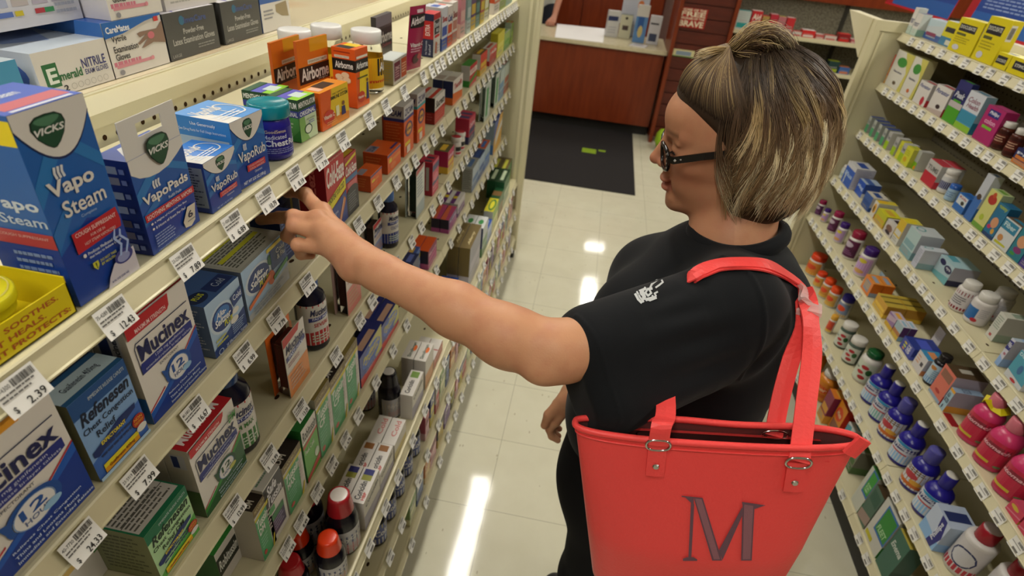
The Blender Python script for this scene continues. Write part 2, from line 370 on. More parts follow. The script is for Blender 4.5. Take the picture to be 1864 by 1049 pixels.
def bay(side, y0, y1, label):
    s = 1 if side == 'L' else -1; xp = -0.665 if s > 0 else 1.38
    r = empty('shelving_bay', (xp, (y0 + y1) / 2, 0), 0, label, 'shelving'); O = Vector(r.location)
    def put(mb, name, m):
        o = mb.obj(name, m, r); o.location = -O; return o
    mb = MB(); mb.box((min(xp, xp - s * 0.01), y0, 0.06), (max(xp, xp - s * 0.01), y1, 1.362 if s > 0 else 1.39), '#cfc8a6')
    rad = 0.0042 if s > 0 else 0.0034; zs = (1.3315, 1.3575) if s > 0 else np.arange(0.4, 1.39, 0.0254)
    for z in zs:
        for y in np.arange(y0 + 0.0127, y1 - 0.01, 0.0254):
            q = [(xp + s * 0.0004, y + rad * math.cos(k * math.pi / 4), z + rad * math.sin(k * math.pi / 4)) for k in range(8)]
            mb.add(q, [tuple(range(8)) if s > 0 else tuple(range(8))[::-1]], mi=1)
    put(mb, 'pegboard_back', [STEEL if s > 0 else PEGR, HOLE])
    mb = MB(); a, b = ((-0.655, -0.335) if s > 0 else (1.079, 1.37)); mb.box((a, y0, 0.0), (b, y1, 0.095)); put(mb, 'kick_plate', KICK)
    mb = MB(); mb.box((min(xp, xp + s * 0.012), y0 + 0.002, 0.1), (max(xp, xp + s * 0.012), y0 + 0.022, 1.345), '#4a4538' if s < 0 else '#a8a284'); put(mb, 'upright', MATTE)
    if s > 0:
        mb = MB(); mb.box((-1.10, y0, 1.350), (-0.742, y1, 1.365)); put(mb, 'top_board', TOPB)
        mb = MB(); mb.box((-0.7405, y0, 1.350), (-0.664, y1, 1.365)); mb.box((-0.7425, y0, 1.354), (-0.7400, y1, 1.362)); mb.box((-0.735, y0, 1.365), (-0.728, y1, 1.367)); mb.box((-0.668, y0, 1.3465), (-0.6635, y1, 1.3652)); put(mb, 'top_rail', STEEL)
    else:
        mb = MB(); mb.box((1.37, y0, 1.405), (1.80, y1, 1.425)); mb.box((1.365, y0, 1.39), (1.385, y1, 1.432)); put(mb, 'top_board', STEEL)
    return r, put
PEGR = mat('pegboard_panel', '#8f8873', rough=0.7, spec=0.2)
KICK = mat('kick_black', '#1e1c1a', rough=0.5)
TOPB = mat('glossy_top_board', '#dccfae', rough=0.12, spec=0.7, noise=(4, '#d8b890', 3, 0.45, 0.8))
BAYS = []
for i, (y0, y1, lab) in enumerate(((LY0, 1.575, 'near bay of the cream steel shelving on the left, beside the camera'), (1.575, LY1, 'far bay of the cream left shelving, with the end panel'))):
    r, put = bay('L', y0, y1, lab)
    if i == 1:
        mb = MB(); mb.box((-1.10, LY1 + 0.001, 0.055), (-0.305, LY1 + 0.028, 1.43)); put(mb, 'end_panel', STEELD)
        mb = MB()
        for x in (-0.318, -0.345): mb.box((x, LY1 - 0.006, 0.06), (x + 0.013, LY1 + 0.0305, 1.435))
        mb.box((-0.308, LY1 - 0.002, 0.055), (-0.288, LY1 + 0.031, 1.435)); put(mb, 'end_post', STEEL)
        mb = MB(); mb.lathe([(0.001, 0), (0.014, 0.002), (0.016, 0.02), (0.012, 0.055)], '#191817', 10, c=(-0.31, LY1 + 0.012, 0.0)); put(mb, 'foot', PLAST)
    for k, (xe, zl) in LSH.items():
        near = [(float(at(*p[0], x=xe + 0.006)[1]), (p[1], p[2])) for p in NEAR.get(k, [])]
        far0 = max([n_[0] for n_ in near], default=0.35) + 0.07
        rt.seed(ord(k)); allt = near + tag_ys('L', k, far0, 2.76, dict(A=0.052, B=0.085, C=0.085, D=0.095, E=0.095, F=0.11, G=0.12)[k])
        shelf(r, 'L', xe, zl + i * 0.0004, y0, y1, -0.655, allt, rt)
for i, (y0, y1, lab) in enumerate(((0.25, 1.305, 'near bay of the cream steel shelving on the right'), (1.305, RY1, 'far bay of the right shelving, with the tall cream end panel'))):
    r, put = bay('R', y0, y1, lab)
    if i == 1:
        mb = MB(); mb.box((1.015, RY1 + 0.001, 0.055), (1.80, RY1 + 0.026, 1.425)); put(mb, 'end_panel', STEELD)
        mb = MB(); mb.box((0.995, RY1 - 0.004, 0.05), (1.018, RY1 + 0.030, 1.44)); mb.box((1.018, RY1 - 0.004, 1.405), (1.8, RY1 + 0.030, 1.44)); mb.box((1.028, RY1 - 0.003, 0.05), (1.036, RY1 + 0.002, 1.40)); put(mb, 'end_post', STEEL)
        mb = MB(); v = [(0.99, RY1 + 0.03, 1.44), (1.03, RY1 + 0.03, 1.44), (1.03, RY1 + 0.30, 1.44), (0.99, RY1 + 0.30, 1.44), (0.99, RY1 + 0.03, 1.30), (1.03, RY1 + 0.03, 1.30)]
        mb.add(v, [(0, 1, 2, 3), (0, 3, 4), (1, 5, 2), (2, 5, 4, 3), (0, 4, 5, 1)]); put(mb, 'display_bracket', STEEL)
    for k, (xe, zl) in RSH.items():
        rt.seed(ord(k) + 50); shelf(r, 'R', xe, zl, y0, y1, 1.37, tag_ys('R', k, 0.5, RY1 - 0.03, 0.068), rt, k in 'DE')

# ------------------------------------------------------------------ pharmacy counter and what is behind
WOOD = mat('cherry_laminate', '#7d3416', rough=0.32, spec=0.45, noise=(5, '#6a2810', 6, 0.3, 0.75, (6, 6, 0.7)))
WOODD = mat('dark_cherry', '#5c2012', rough=0.4, spec=0.4, noise=(5, '#4a180d', 6, 0.3, 0.75, (6, 6, 0.7)))
yc = 5.362
r = empty('pharmacy_counter', (0, yc + 0.3, 0), 0, 'cherry wood pharmacy counter with a cream top, at the end of the aisle', 'counter')
O = Vector((0, yc + 0.3, 0))
def sub(o): o.location = -O; return o
zt = 0.765
mb = MB(); mb.box((-1.9, yc + 0.03, 0.10), (0.545, yc + 0.62, zt - 0.03)); sub(mb.obj('front_panel', WOOD, r))
mb = MB(); mb.box((-1.9, yc + 0.10, 0.0), (0.545, yc + 0.58, 0.10)); sub(mb.obj('toe_kick', KICK, r))
mb = MB(); mb.box((-1.9, yc, zt - 0.03), (0.56, yc + 0.66, zt)); sub(mb.obj('counter_top', mat('cream_laminate', '#cfc5a4', rough=0.22, spec=0.5, noise=(30, '#c2b796', 4, 0.35, 0.7)), r))
mb = MB(); mb.box((-0.62, 3.975, 0.0), (0.42, 5.44, 0.008), '#2c2a2a')
for (a, b) in (((-0.02, 4.72), (0.10, 4.83)), ((0.12, 4.80), (0.18, 4.84))): mb.box((a[0], a[1], 0.008), (b[0], b[1], 0.009), '#7f9a2a')
tag(mb.obj('floor_mat', mat('mat_pile', vc=True, rough=0.95, spec=0.1, bump=(400, 0.6, 0.002, 2))), 'charcoal floor mat with two green patches before the counter', 'mat')
# cabinets behind the counter
r = empty('wooden_cabinet', (-0.6, 7.3, 0), 0, 'tall cherry wood cabinet with double doors behind the pharmacy counter', 'cabinet'); O = Vector((-0.6, 7.3, 0))
mb = MB(); mb.box((-2.2, 7.30, 0), (0.62, 7.8, 2.2)); sub(mb.obj('carcass', WOODD, r))
for a, b, hx in ((-1.38, -0.30, -0.34), (-0.29, 0.60, -0.24)):
    mb = MB(); mb.box((a, 7.278, 0.05), (b, 7.299, 2.15)); d = sub(mb.obj('door', WOOD, r))
    hb = MB(); hb.box((hx - 0.012, 7.255, 1.05), (hx + 0.012, 7.277, 1.17), '#1c1a18'); h = hb.obj('handle', PLAST, d)
mb = MB(); mb.box((0.64, 7.9, 0), (1.0, 7.95, 2.4)); structure(mb.obj('wall_pharmacy', mat('mauve_wall', '#8c6a62', rough=0.7)))
# slatwall tower
sx0, sx1, sy = 0.575, 1.02, 5.30
r = empty('slatwall_stand', (0.8, sy, 0), 0, 'tall dark cherry slatwall stand beside the counter', 'display'); O = Vector((0.8, sy, 0))
mb = MB()
for i in range(16):
    z0 = 0.05 + i * 0.1016; mb.box((sx0 + 0.02, sy, z0), (sx1 - 0.02, sy + 0.02, z0 + 0.092))
mb.box((sx0 + 0.02, sy + 0.012, 0.05), (sx1 - 0.02, sy + 0.022, 1.72)); sub(mb.obj('slat_board', mat('slat_cherry', '#5b2214', rough=0.4, noise=(5, '#4a1a10', 6, 0.3, 0.75, (1, 6, 6))), r))
for a in (sx0 - 0.012, sx1 - 0.02):
    mb = MB(); mb.box((a, sy - 0.03, 0), (a + 0.032, sy + 0.5, 1.75)); sub(mb.obj('side_panel', WOOD, r))
# ------------------------------------------------------------------ goods
ITEMS = []          # (side, shelf, y, object, short description) for telling neighbours
def put_item(o, side, k, y, short): ITEMS.append((side, k, y, o, short))
def frame_of(side, k, bl, br, tl=None, rot=False, z=None, xf=None):
    z = zdeck(side, k) if z is None else z
    P0, P1 = at(*bl, z=z), at(*br, z=z); xs = LSH if side == 'L' else RSH; s = 1 if side == 'L' else -1
    lim = (xs[k][0] - s * 0.0146) if k in xs else None
    if not rot:
        x = (P0[0] + P1[0]) / 2 if xf is None else xf
        if lim is not None: x = min(x, lim) if s > 0 else max(x, lim)
        if xf is None and lim is not None and abs(x - lim) < 0.02: x = lim - s * 0.0005
        P0, P1 = at(*bl, z=z), at(*br, z=z); y0, y1 = P0[1], P1[1]
        if xf is not None: y0, y1 = P0[1] * x / P0[0] if abs(P0[0]) > 1e-6 else y0, P1[1] * x / P1[0]
        P0 = np.array([x, y0, z]); P1 = np.array([x, y1, z])
    elif lim is not None:
        for P in (P0, P1): P[0] = min(P[0], lim) if s > 0 else max(P[0], lim)
    if side == 'L' and k in LSH and P1[1] > LY1 - .006: P1 = P1 - [0, P1[1] - LY1 + .006, 0]
    if side == 'R' and k in RSH and P0[1] > RY1 - .008: P0 = P0 - [0, P0[1] - RY1 + .008, 0]
    w = float(np.linalg.norm(P1 - P0)); ux = (P1 - P0) / w; n = np.cross(ux, [0, 0, 1.0])
    h = float(at(*tl, x=P0[0])[2] - z) if tl else None
    return P0, ux, n, w, h
def carton_mesh(mb, w, h, dp, cols, F=(), S=(), T=(), side='L', o=(0, 0, 0), slant=0.0):
    """local: x along the front, front face looks to -y, z up"""
    ox, oy, oz = o; c = list(cols) + [cols[-1]] * (3 - len(cols))
    v = [(ox, oy, oz), (ox + w, oy, oz), (ox + w, oy + dp, oz), (ox, oy + dp, oz), (ox, oy + slant, oz + h), (ox + w, oy + slant, oz + h), (ox + w, oy + dp, oz + h), (ox, oy + dp, oz + h)]
    cc = [lin(q) for q in c]
    mb.add(v, [(0, 3, 2, 1), (4, 5, 6, 7), (0, 1, 5, 4), (1, 2, 6, 5), (2, 3, 7, 6), (3, 0, 4, 7)], [cc[1], cc[2], cc[0], cc[1], cc[1], cc[1]])
    uz = (0, slant / h, 1) if slant else (0, 0, 1)
    if F: art(mb, (ox, oy, oz), (1, 0, 0), uz, w, h, F)
    if S:
        if side == 'L': art(mb, (ox, oy + dp, oz), (0, -1, 0), (0, 0, 1), dp, h, S)
        else: art(mb, (ox + w, oy, oz), (0, 1, 0), (0, 0, 1), dp, h, S)
    if T: art(mb, (ox, oy, oz + h), (1, 0, 0), (0, 1, 0), w, dp, T)
def place(o, P0, ux):
    o.location = Vector(P0); o.rotation_euler[2] = math.atan2(ux[1], ux[0])
def carton(side, k, bl, br, tl, dp, cols, F=(), S=(), T=(), desc='', rot=False, group=None, name='medicine_box', cat='box', n=1, z=None, xf=None, h=None, w=None, tab=None, gapn=0.002, right=False, short=None, slant=0.0):
    P0, ux, nn, w0, h0 = frame_of(side, k, bl, br, tl, rot, z, xf)
    if w:
        if right: P0 = P0 + ux * (w0 - w)
    w = w or w0; h = h or h0
    mb = MB(); carton_mesh(mb, w, h, dp, cols, F, S, T, side, slant=slant); me = None
    for i in range(n):
        if i == 0: o = mb.obj(name, PAPER); me = o.data
        else: o = bpy.data.objects.new(name, me); COL.objects.link(o)
        place(o, P0 - nn * (dp + gapn) * i, ux); tag(o, desc if i == 0 else desc + ', row behind', cat, group)
        if i: o['label'] = 'second ' + desc + ' behind the first' if i == 1 else 'rearmost ' + desc
        put_item(o, side, k, float(P0[1]) + 0.001 * i, short or desc)
        if i == 0: first = o
        if tab:                            # header card with a hanging slot
            th, tF = tab; tb = MB(); t = 0.0008
            for a, b, c_, d in ((0, 0, w, th * .45), (0, th * .8, w, th), (0, th * .45, w * .28, th * .8), (w * .72, th * .45, w, th * .8)):
                tb.box((a, 0, h + b), (c_, t, h + d), '#d9d7d2')
            art(tb, (0, 0, h), (1, 0, 0), (0, 0, 1), w, th, tF); tb.obj('hang_tab', PAPER, o)
    return first
def swoosh(y0, y1, col='#dcd9d3', line='#1a2a5a'):
    c = [(u, y1 + (y0 - y1) * abs(2 * u - 1) ** 2.0) for u in np.linspace(0, 1, 15)]
    return [('p', [(0, 1), (0, y0 - .012)] + [(u, v - .012) for u, v in c] + [(1, y0 - .012), (1, 1)], line), ('p', [(0, 1)] + c + [(1, 1)], col)]
def shield(cu, cv, ru, rv, label='VICKS'):
    sh = [(-.9, .7), (-.55, .95), (0, 1.0), (.55, .95), (.9, .7), (.98, .3), (.75, -.3), (.4, -.75), (.1, -1), (-.1, -1), (-.4, -.75), (-.75, -.3), (-.98, .3)]
    sh = sh[::-1]
    return [('p', [(cu + a * ru * 1.08, cv + b * rv * 1.06) for a, b in sh], '#10201a'), ('p', [(cu + a * ru, cv + b * rv) for a, b in sh], '#1d4a33'), ('p', [(cu + a * ru * .8, cv + .62 * rv + b * rv * .28) for a, b in sh], '#4d7d5f'), ('t', label, cu - ru * .9, cv - rv * .12, cu + ru * .92, cv + rv * .3, '#e4e4e0', 'BI')]
def steam(u, v, w, h, col='#d8dde2'):
    out = []
    for k in range(3):
        a = u + w * k / 3
        out.append(('p', [(a, v), (a + w * .22, v + h * .05), (a + w * .12, v + h * .5), (a + w * .25, v + h * .95), (a + w * .02, v + h), (a - w * .1, v + h * .5)], col))
    return out
B1, B2, NAVY, RED, WHT, YEL = '#1d5fae', '#173f97', '#1b2c6e', '#c1202a', '#dedcd6', '#e6d21c'
blueback = [('p', [(0, 0), (1, 0), (1, .35), (.5, .42), (0, .3)], B2), ('p', [(0, .55), (.5, .8), (1, .62), (1, .7), (.45, .9), (0, .66)], '#2a78bd'), ('p', [(0, .32), (.4, .5), (.35, .56), (0, .42)], '#2a70b6')]
# --- top shelf, left
F = blueback + swoosh(.93, .755) + shield(.42, .885, .22, .075) + steam(.28, .665, .15, .06) + [
    ('t', 'Vapo', .12, .565, .78, .665, WHT, 'BH'), ('t', 'Steam', .22, .47, .86, .555, WHT, 'MH'), ('t', 'Complete', .42, .435, .66, .455, '#a9c4e0'),
    ('p', [(.2, .385), (.93, .405), (.95, .33), (.93, .29), (.2, .27)][::-1], '#b7202c'), ('t', 'COUGH SUPPRESSANT', .24, .355, .9, .378, '#e8c9c4', 'M'), ('t', 'FOR USE IN', .45, .325, .68, .34, '#e8c9c4'), ('t', 'HOT STEAM VAPORIZERS', .33, .296, .84, .312, '#e8c9c4'),
    ('e', .27, .248, .025, .011, WHT), ('t', 'Produces Medicated Steam', .32, .24, .86, .258, '#d4deea', 'M'), ('t', 'that helps to Relieve Cough', .32, .215, .86, .233, '#d4deea', 'M'),
    ('p', [(.33, .19), (.42, .19), (.42, .165), (.375, .14), (.33, .165)][::-1], '#c9c93a'), ('t', '!', .365, .15, .385, .185, '#2c4a2a', 'B'), ('t', 'DO NOT TAKE', .45, .172, .72, .187, '#c9c93a', 'M'), ('t', 'BY MOUTH', .45, .15, .68, .165, '#c9c93a', 'M'),
    ('p', [(.42, 0), (.5, .06), (.62, .115), (.8, .14), (1, .15), (1, 0)][::-1], '#cfcbd6'), ('e', .81, .13, .16, .042, '#3a3f86'), ('e', .80, .125, .11, .027, '#8f96c4'), ('p', [(.74, .14), (.8, .2), (.72, .25), (.78, .3), (.8, .3), (.76, .25), (.84, .2), (.78, .14)], '#9fb6e2'), ('p', [(.84, .14), (.92, .2), (.82, .25), (.86, .29), (.88, .28), (.86, .25), (.96, .2), (.88, .14)], '#9fb6e2'),
    ('t', '8 FL OZ (236 ml)', .5, .02, .8, .035, '#2a3f8a', 'M')]
S = [('r', 0, 0, 1, .38, B2), ('r', .55, .86, 1, .975, YEL), ('t', 'Vapo', .2, .52, .95, .6, '#c6d3e2', 'B'), ('t', 'Steam', .3, .455, .98, .51, '#b7c8de', 'M'), ('r', .12, .34, 1, .42, '#b03a48'), ('t', 'COUGH SUPPRESSANT', .2, .385, .92, .4, '#d9b6b8'), ('l', .3, .04, .95, .3, 6, '#7c95c6')]
T = [('r', 0, 0, 1, 1, '#2f55b8'), ('r', .1, .12, .95, .38, '#c05a64'), ('t', 'VapoSteam', .1, .5, .7, .72, '#c9cfe0', 'B'), ('r', .1, .02, .9, .08, '#cfd3e2')]
o = carton('L', 'A', (143, 558), (239, 485), (21.5, 208.5), .062, (B1, B1, '#3f68c8'), F, S, T, 'large blue vapor steam carton with a white top and steam bowl picture')
F = blueback + [('p', [(0, 1), (0, .865), (.12, .80), (.28, .765), (.45, .755), (.65, .775), (.85, .84), (1, .9), (1, 1)], '#d9d7d2')] + steam(.3, .63, .14, .085) + [
    ('t', 'VapoPads', .06, .49, .94, .62, WHT, 'BH'), ('t', 'Refill Pads', .5, .455, .76, .485, '#b9cbe2', 'M'), ('r', .02, .36, 1, .435, '#b7202c'), ('t', 'SOOTHING MENTHOL VAPORS', .05, .375, .96, .42, '#ecd8d4', 'M'),
    ('e', .1, .32, .02, .012, WHT), ('e', .1, .265, .02, .012, WHT), ('t', '6 Nights of Comfort Per Box', .14, .305, .8, .333, '#dbe3ee', 'M'), ('t', '8 Hours of Scent Per Pad', .14, .25, .74, .278, '#dbe3ee', 'M'),
    ('p', [(.66, .05), (.78, .03), (.88, .07), (.95, .25), (.78, .255), (.64, .12)], '#d3cdbd'), ('t', '6', .75, .125, .86, .205, '#26324a', 'B'), ('r', .72, .095, .88, .105, '#7b7f86'), ('l', .08, .05, .5, .2, 5, '#8ea4cf'), ('t', 'UNSCENTED PADS', .08, .02, .5, .035, '#aebfe0')] + shield(.52, .985, .2, .145)
S = [('r', 0, 0, 1, 1, '#1d2f78')] + [('r', .22, v, .62, v + .075, c) for v, c in ((.86, '#c9c4ba'), (.75, '#b8a89c'), (.60, '#d4d2cc'), (.45, '#c8c9cf'), (.30, '#6e5a54'), (.17, '#8a7a7c'), (.04, '#b0b2bc'))] + [('r', .7, v, .85, v + .05, '#8f9cc8') for v in (.87, .76, .62, .47, .31, .18, .06)]
carton('L', 'A', (282, 466), (364, 401.5), (236, 293), .034, ('#1c56a6', '#1c2c72', '#2448a0'), F, S, [('p', [(.1, .2), (.9, .2), (.7, .8), (.3, .8)], '#dcdcd8')], 'dark blue inhaler pad carton with a white hanging tab', rot=True, tab=(.036, []), slant=0.0)
F = blueback + swoosh(.93, .66) + shield(.5, .83, .14, .13) + steam(.27, .54, .1, .1) + [('t', 'VapoRub', .08, .34, .93, .54, WHT, 'MH'), ('r', .28, .21, .86, .31, '#c0303a'), ('t', 'COUGH SUPPRESSANT', .33, .265, .82, .295, '#e9c9c8'), ('t', 'TOPICAL ANALGESIC', .33, .22, .82, .25, '#e9c9c8'), ('t', 'Ointment', .48, .15, .72, .19, '#c9d3e4'), ('t', 'NET WT 1.76 OZ (50g)', .12, .04, .62, .08, '#a9b9da', 'M')]
S = [('r', .1, .1, .95, .9, '#8e9bb0'), ('l', .14, .12, .9, .88, 14, '#2b3558')]
T = [('p', [(0, 0), (.4, 0), (.25, .5), (0, .7)], WHT), ('t', 'VapoRub', .1, .45, .7, .8, WHT, 'B'), ('o', .75, .45, .2, .3, .12, WHT), ('l', .1, .1, .8, .35, 3, '#dfe6f0')]
carton('L', 'A', (390.5, 390), (440, 350), (370, 298), .052, ('#1d59ab', '#27408e', '#3f7fd0'), F, S, T, 'small blue ointment carton with a white arched top', rot=True)
F2 = [q if not (q[0] == 't' and q[1].startswith('NET')) else ('t', 'NET WT 3.53 OZ (100 g)', .1, .04, .8, .1, '#dbe3ee', 'M') for q in F]
S = [('r', .05, .05, .95, .72, '#9db6cf'), ('p', [(.1, .1), (.5, .12), (.62, .35), (.4, .6), (.1, .55)], '#b9784f'), ('e', .46, .42, .17, .2, '#1f4f9c'), ('e', .5, .42, .12, .15, '#b8d0e6'), ('e', .74, .4, .1, .12, '#c9d8e6'), ('p', [(.7, .1), (.95, .15), (.95, .5), (.8, .38)], '#b5714c'), ('t', 'Use Generously', .3, .88, .75, .94, '#dce8f2', 'M'), ('t', 'See Drug Facts for Full Usage Instructions', .08, .79, .92, .84, '#dce8f2')]
carton('L', 'A', (438, 347), (492, 314), (414, 226), .075, ('#1d5fb0', '#2f7cc4', '#4a90d4'), F2, S, T, 'larger blue ointment carton picturing a jar held by fingers', rot=True)
def bottle(side, k, base, prof, cols, desc, r=None, seg=24, z=None, label=None, name='medicine_bottle', mats=None, cap=None, pw=2.0, sx=1, sy=1, group=None, cat='bottle', lmat=None, body_mi=0, tilt=None, short=None, world=None, turn=.55):
    """prof in metres; label=(z0,z1,radius,half-angle,ops,base colour); cap=(prof,cols,material)"""
    z = zdeck(side, k) if z is None else z; P = at(*base, z=z) if world is None else np.array(world)
    s = 1 if side == 'L' else -1; rmax = max(q[0] for q in prof) * max(sx, sy)
    if k in LSH:
        lim = (LSH if side == 'L' else RSH)[k][0] - s * (0.0146 + rmax); P[0] = min(P[0], lim) if s > 0 else max(P[0], lim)
    mb = MB(); mb.lathe(prof, cols, seg, pw=pw, sx=sx, sy=sy)
    o = mb.obj(name, mats or PLAST); o.location = Vector(P); o.rotation_euler[2] = (math.pi / 2 - turn) * s
    if label:
        z0, z1, R, ha, ops, bc = label; lb = MB()
        def wr(uv, off):
            a = -math.pi / 2 + (uv[:, 0] - 0.5) * 2 * ha; cc, ss = np.cos(a), np.sin(a)
            q = (np.abs(cc) ** pw + np.abs(ss) ** pw) ** (-1 / pw); RR = (R + off) * q
            return np.stack([RR * cc * sx, RR * ss * sy, z0 + (z1 - z0) * uv[:, 1]], 1)
        n = 20; uv = np.array([(i / n, j) for i in range(n + 1) for j in (0, 1)]); lb.add(wr(uv, 0.0), [(2 * i, 2 * i + 2, 2 * i + 3, 2 * i + 1) for i in range(n)], bc, 0, True)
        art(lb, (0, 0, 0), (1, 0, 0), (0, 0, 1), 1, 1, ops, wrap=wr); lb.obj('label', lmat or PAPER, o)
    if cap:
        cb = MB(); cb.lathe(cap[0], cap[1], seg); cb.obj('cap', cap[2] if len(cap) > 2 else PLAST, o)
    if tilt: o.rotation_euler[0], o.rotation_euler[1] = tilt
    tag(o, desc, cat, group); put_item(o, side, k, float(P[1]), short or desc); return o
bottle('L', 'A', (506, 283), [(.001, 0), (.0235, .001), (.026, .005), (.026, .05), (.0245, .056), (.0225, .059)], '#241f86', 'squat dark blue chest rub jar with a teal screw lid',
       label=(.008, .046, .0262, 1.35, [('t', 'GoodSense', .18, .84, .6, .96, '#c9b89a', 'M'), ('t', 'Medicated', .15, .62, .6, .78, '#c9cfe6', 'M'), ('t', 'Chest', .15, .36, .62, .6, '#e2e4ee', 'B'), ('t', 'Rub', .64, .36, .9, .58, '#e2e4ee', 'B'), ('l', .15, .06, .8, .28, 3, '#8f95cc')], '#241f86'),
       cap=([(.0265, .058), (.0275, .060), (.0275, .074), (.0268, .0762), (.024, .0765), (.0225, .0752), (.001, .0752)], '#0f7f8c'), name='ointment_jar', cat='jar')
MS = [('r', 0, .74, 1, 1, '#16452c'), ('t', 'MENTHOLATUM', .04, .79, .96, .93, '#e6e8e2', 'B'), ('r', 0, .58, 1, .74, '#25348f'), ('t', 'ORIGINAL', .45, .6, .97, .71, '#dfe3ea', 'B'), ('p', [(0, 0), (1, 0), (1, .58), (.35, .58)], '#2f8f3a'), ('p', [(0, 0), (.6, 0), (1, .3), (1, .58), (.8, .58), (.2, .2)], '#4aa14c'), ('l', .45, .12, .8, .45, 4, '#c9e2c0')]
MF = [('r', 0, .74, 1, 1, '#16452c'), ('t', 'MENTHOLATUM', .04, .8, .98, .93, '#e6e8e2', 'B'), ('r', 0, .58, 1, .74, '#25348f'), ('t', 'ORIGINAL', .06, .6, .95, .71, '#dfe3ea', 'B'), ('p', [(0, 0), (.5, 0), (.35, .2), (.3, .58), (0, .58)], '#7fae5c'), ('t', '100% NATURAL', .4, .46, .9, .5, '#3f5a3a'), ('e', .45, .25, .19, .1, '#dfe6d6'), ('o', .45, .25, .22, .12, .2, '#1e4d2c'), ('l', .5, .34, .9, .44, 2, '#7f86b8')]
MT = [('r', 0, .35, 1, .7, '#5b5cc0'), ('r', 0, .0, 1, .32, '#8fcf3a'), ('r', .3, .1, .8, .5, '#c9dcd8'), ('r', 0, .72, 1, .98, '#2e5c3c')]
carton('L', 'A', (549, 260), (579, 243), (545, 181), .05, ('#c9dcb8', '#3f9646', '#1a4a30'), MF, MS, MT, 'green and white menthol ointment carton, the front one of two', rot=True)
carton('L', 'A', (507, 262), (536, 246), (488, 175), .05, ('#c9dcb8', '#3f9646', '#1a4a30'), MF, MS, MT, 'green menthol ointment carton behind the teal lidded jar', z=None, xf=-.487)
def airb(style=0):
    return [('p', [(0, .68), (1, .68), (1, 1), (0, 1)], '#e0741c'), ('r', .4, .82, 1, 1, '#e2a21e'), ('r', .3, .66, .95, .72, '#e9e0c8'), ('t', 'EFFERVESCENT TABLETS', .33, .675, .92, .705, '#5c4a2a'), ('r', 0, .4, 1, .64, '#241a16'), ('t', 'Airborne', .06, .44, .97, .62, '#ece8e0', 'BH'), ('t', 'Original', .6, .405, .92, .435, '#d9d2c4')]
carton('L', 'A', (508, 206), (556, 182), (495, 112), .005, ('#e0781c', '#c85a16', '#d0701c'), airb(), (), (), 'orange and black immune tablet card, rear one of the two', rot=True, h=.112)
carton('L', 'A', (552, 207), (604, 185), (541, 120), .005, ('#e0781c', '#c85a16', '#d0701c'), airb(), (), (), 'orange and black immune tablet card beside the gummy bottles', rot=True, h=.116)
F = [('p', [(0, 0), (.3, 0), (.42, .5), (.35, 1), (0, 1)], '#dd5a16'), ('p', [(.3, .35), (1, .2), (1, 1), (.4, 1)], '#e6c21c'), ('t', 'DAILY SUPPORT FOR', .42, .82, .95, .87, '#6a5a1c', 'M'), ('t', 'IMMUNE SYSTEM', .35, .7, .97, .8, '#3f3a14', 'B'), ('e', .25, .3, .2, .19, '#c8301c'), ('t', 'Vitamin C', .06, .27, .44, .38, '#f0dccb', 'B'), ('r', .5, .22, .62, .5, '#e9e2b0'), ('p', [(.7, .18), (.86, .18), (.84, .42), (.72, .42)], '#2c2a66'), ('e', .78, .5, .05, .06, '#7a4a2a'), ('l', .15, .08, .6, .18, 2, '#e8a86a')]
carton('L', 'A', (588, 240), (642, 214), (580, 172), .036, ('#e2861c', '#d8541a', '#e08a1e'), F, [('l', .1, .1, .9, .9, 8, '#e88a4a')], [('r', .3, .3, .75, .9, '#33261c'), ('r', .1, .2, .28, .8, '#e6b8a0')], 'small orange and yellow vitamin carton in front of the tall orange one', rot=True)
S = [('r', 0, .62, 1, .82, '#1c1a1c'), ('t', 'Airborne', .12, .665, .9, .78, '#e8e6e2', 'BH'), ('r', .12, .84, .75, .88, '#e8e0d0'), ('t', 'CHEWABLE TABLETS', .14, .85, .73, .87, '#70503a'), ('r', .1, .93, .8, .945, '#9c3018')]
for a, b in ((.28, .52), (.55, .56), (.33, .44), (.62, .48), (.45, .38)): S += [('e', a, b - .02, .17, .045, '#d8b48c'), ('e', a, b, .17, .045, '#f0d8b4')]
F = [('r', 0, .62, 1, .82, '#1c1a1c'), ('t', 'Airborne', .06, .665, .96, .78, '#e8e6e2', 'BH'), ('r', .1, .84, .95, .88, '#e8e0d0'), ('p', [(.2, .2), (1, .1), (1, .62), (.3, .62)], '#e8c81c'), ('r', .1, .5, .9, .53, '#5b5a14'), ('e', .35, .18, .28, .1, '#c83a1c'), ('t', 'Vitamin C', .08, .16, .65, .21, '#f2dfce', 'B'), ('p', [(.72, .1), (.95, .1), (.92, .4), (.78, .4)], '#2c2a66'), ('e', .84, .44, .08, .03, '#7a4a2a')]
T = [('r', .05, .25, .5, .9, '#2b2522'), ('r', .5, .2, .95, .8, '#e8c61c')]
carton('L', 'A', (651, 198), (673, 187), (648, 90), .045, ('#de5a18', '#e25c1a', '#e0641c'), F, S, T, 'tall orange and black chewable tablet carton with pills pictured', rot=True)
GL = [('r', 0, 0, 1, 1, '#e0b01c'), ('r', .45, .42, 1, .98, '#1d1a18'), ('t', 'Airborne', .48, .55, .98, .85, '#ece8e0', 'BH'), ('t', 'gummies', .2, .16, .7, .3, '#c8401c', 'B'), ('p', [(.2, .7), (.3, .78), (.28, .6)], '#3a2a10')]
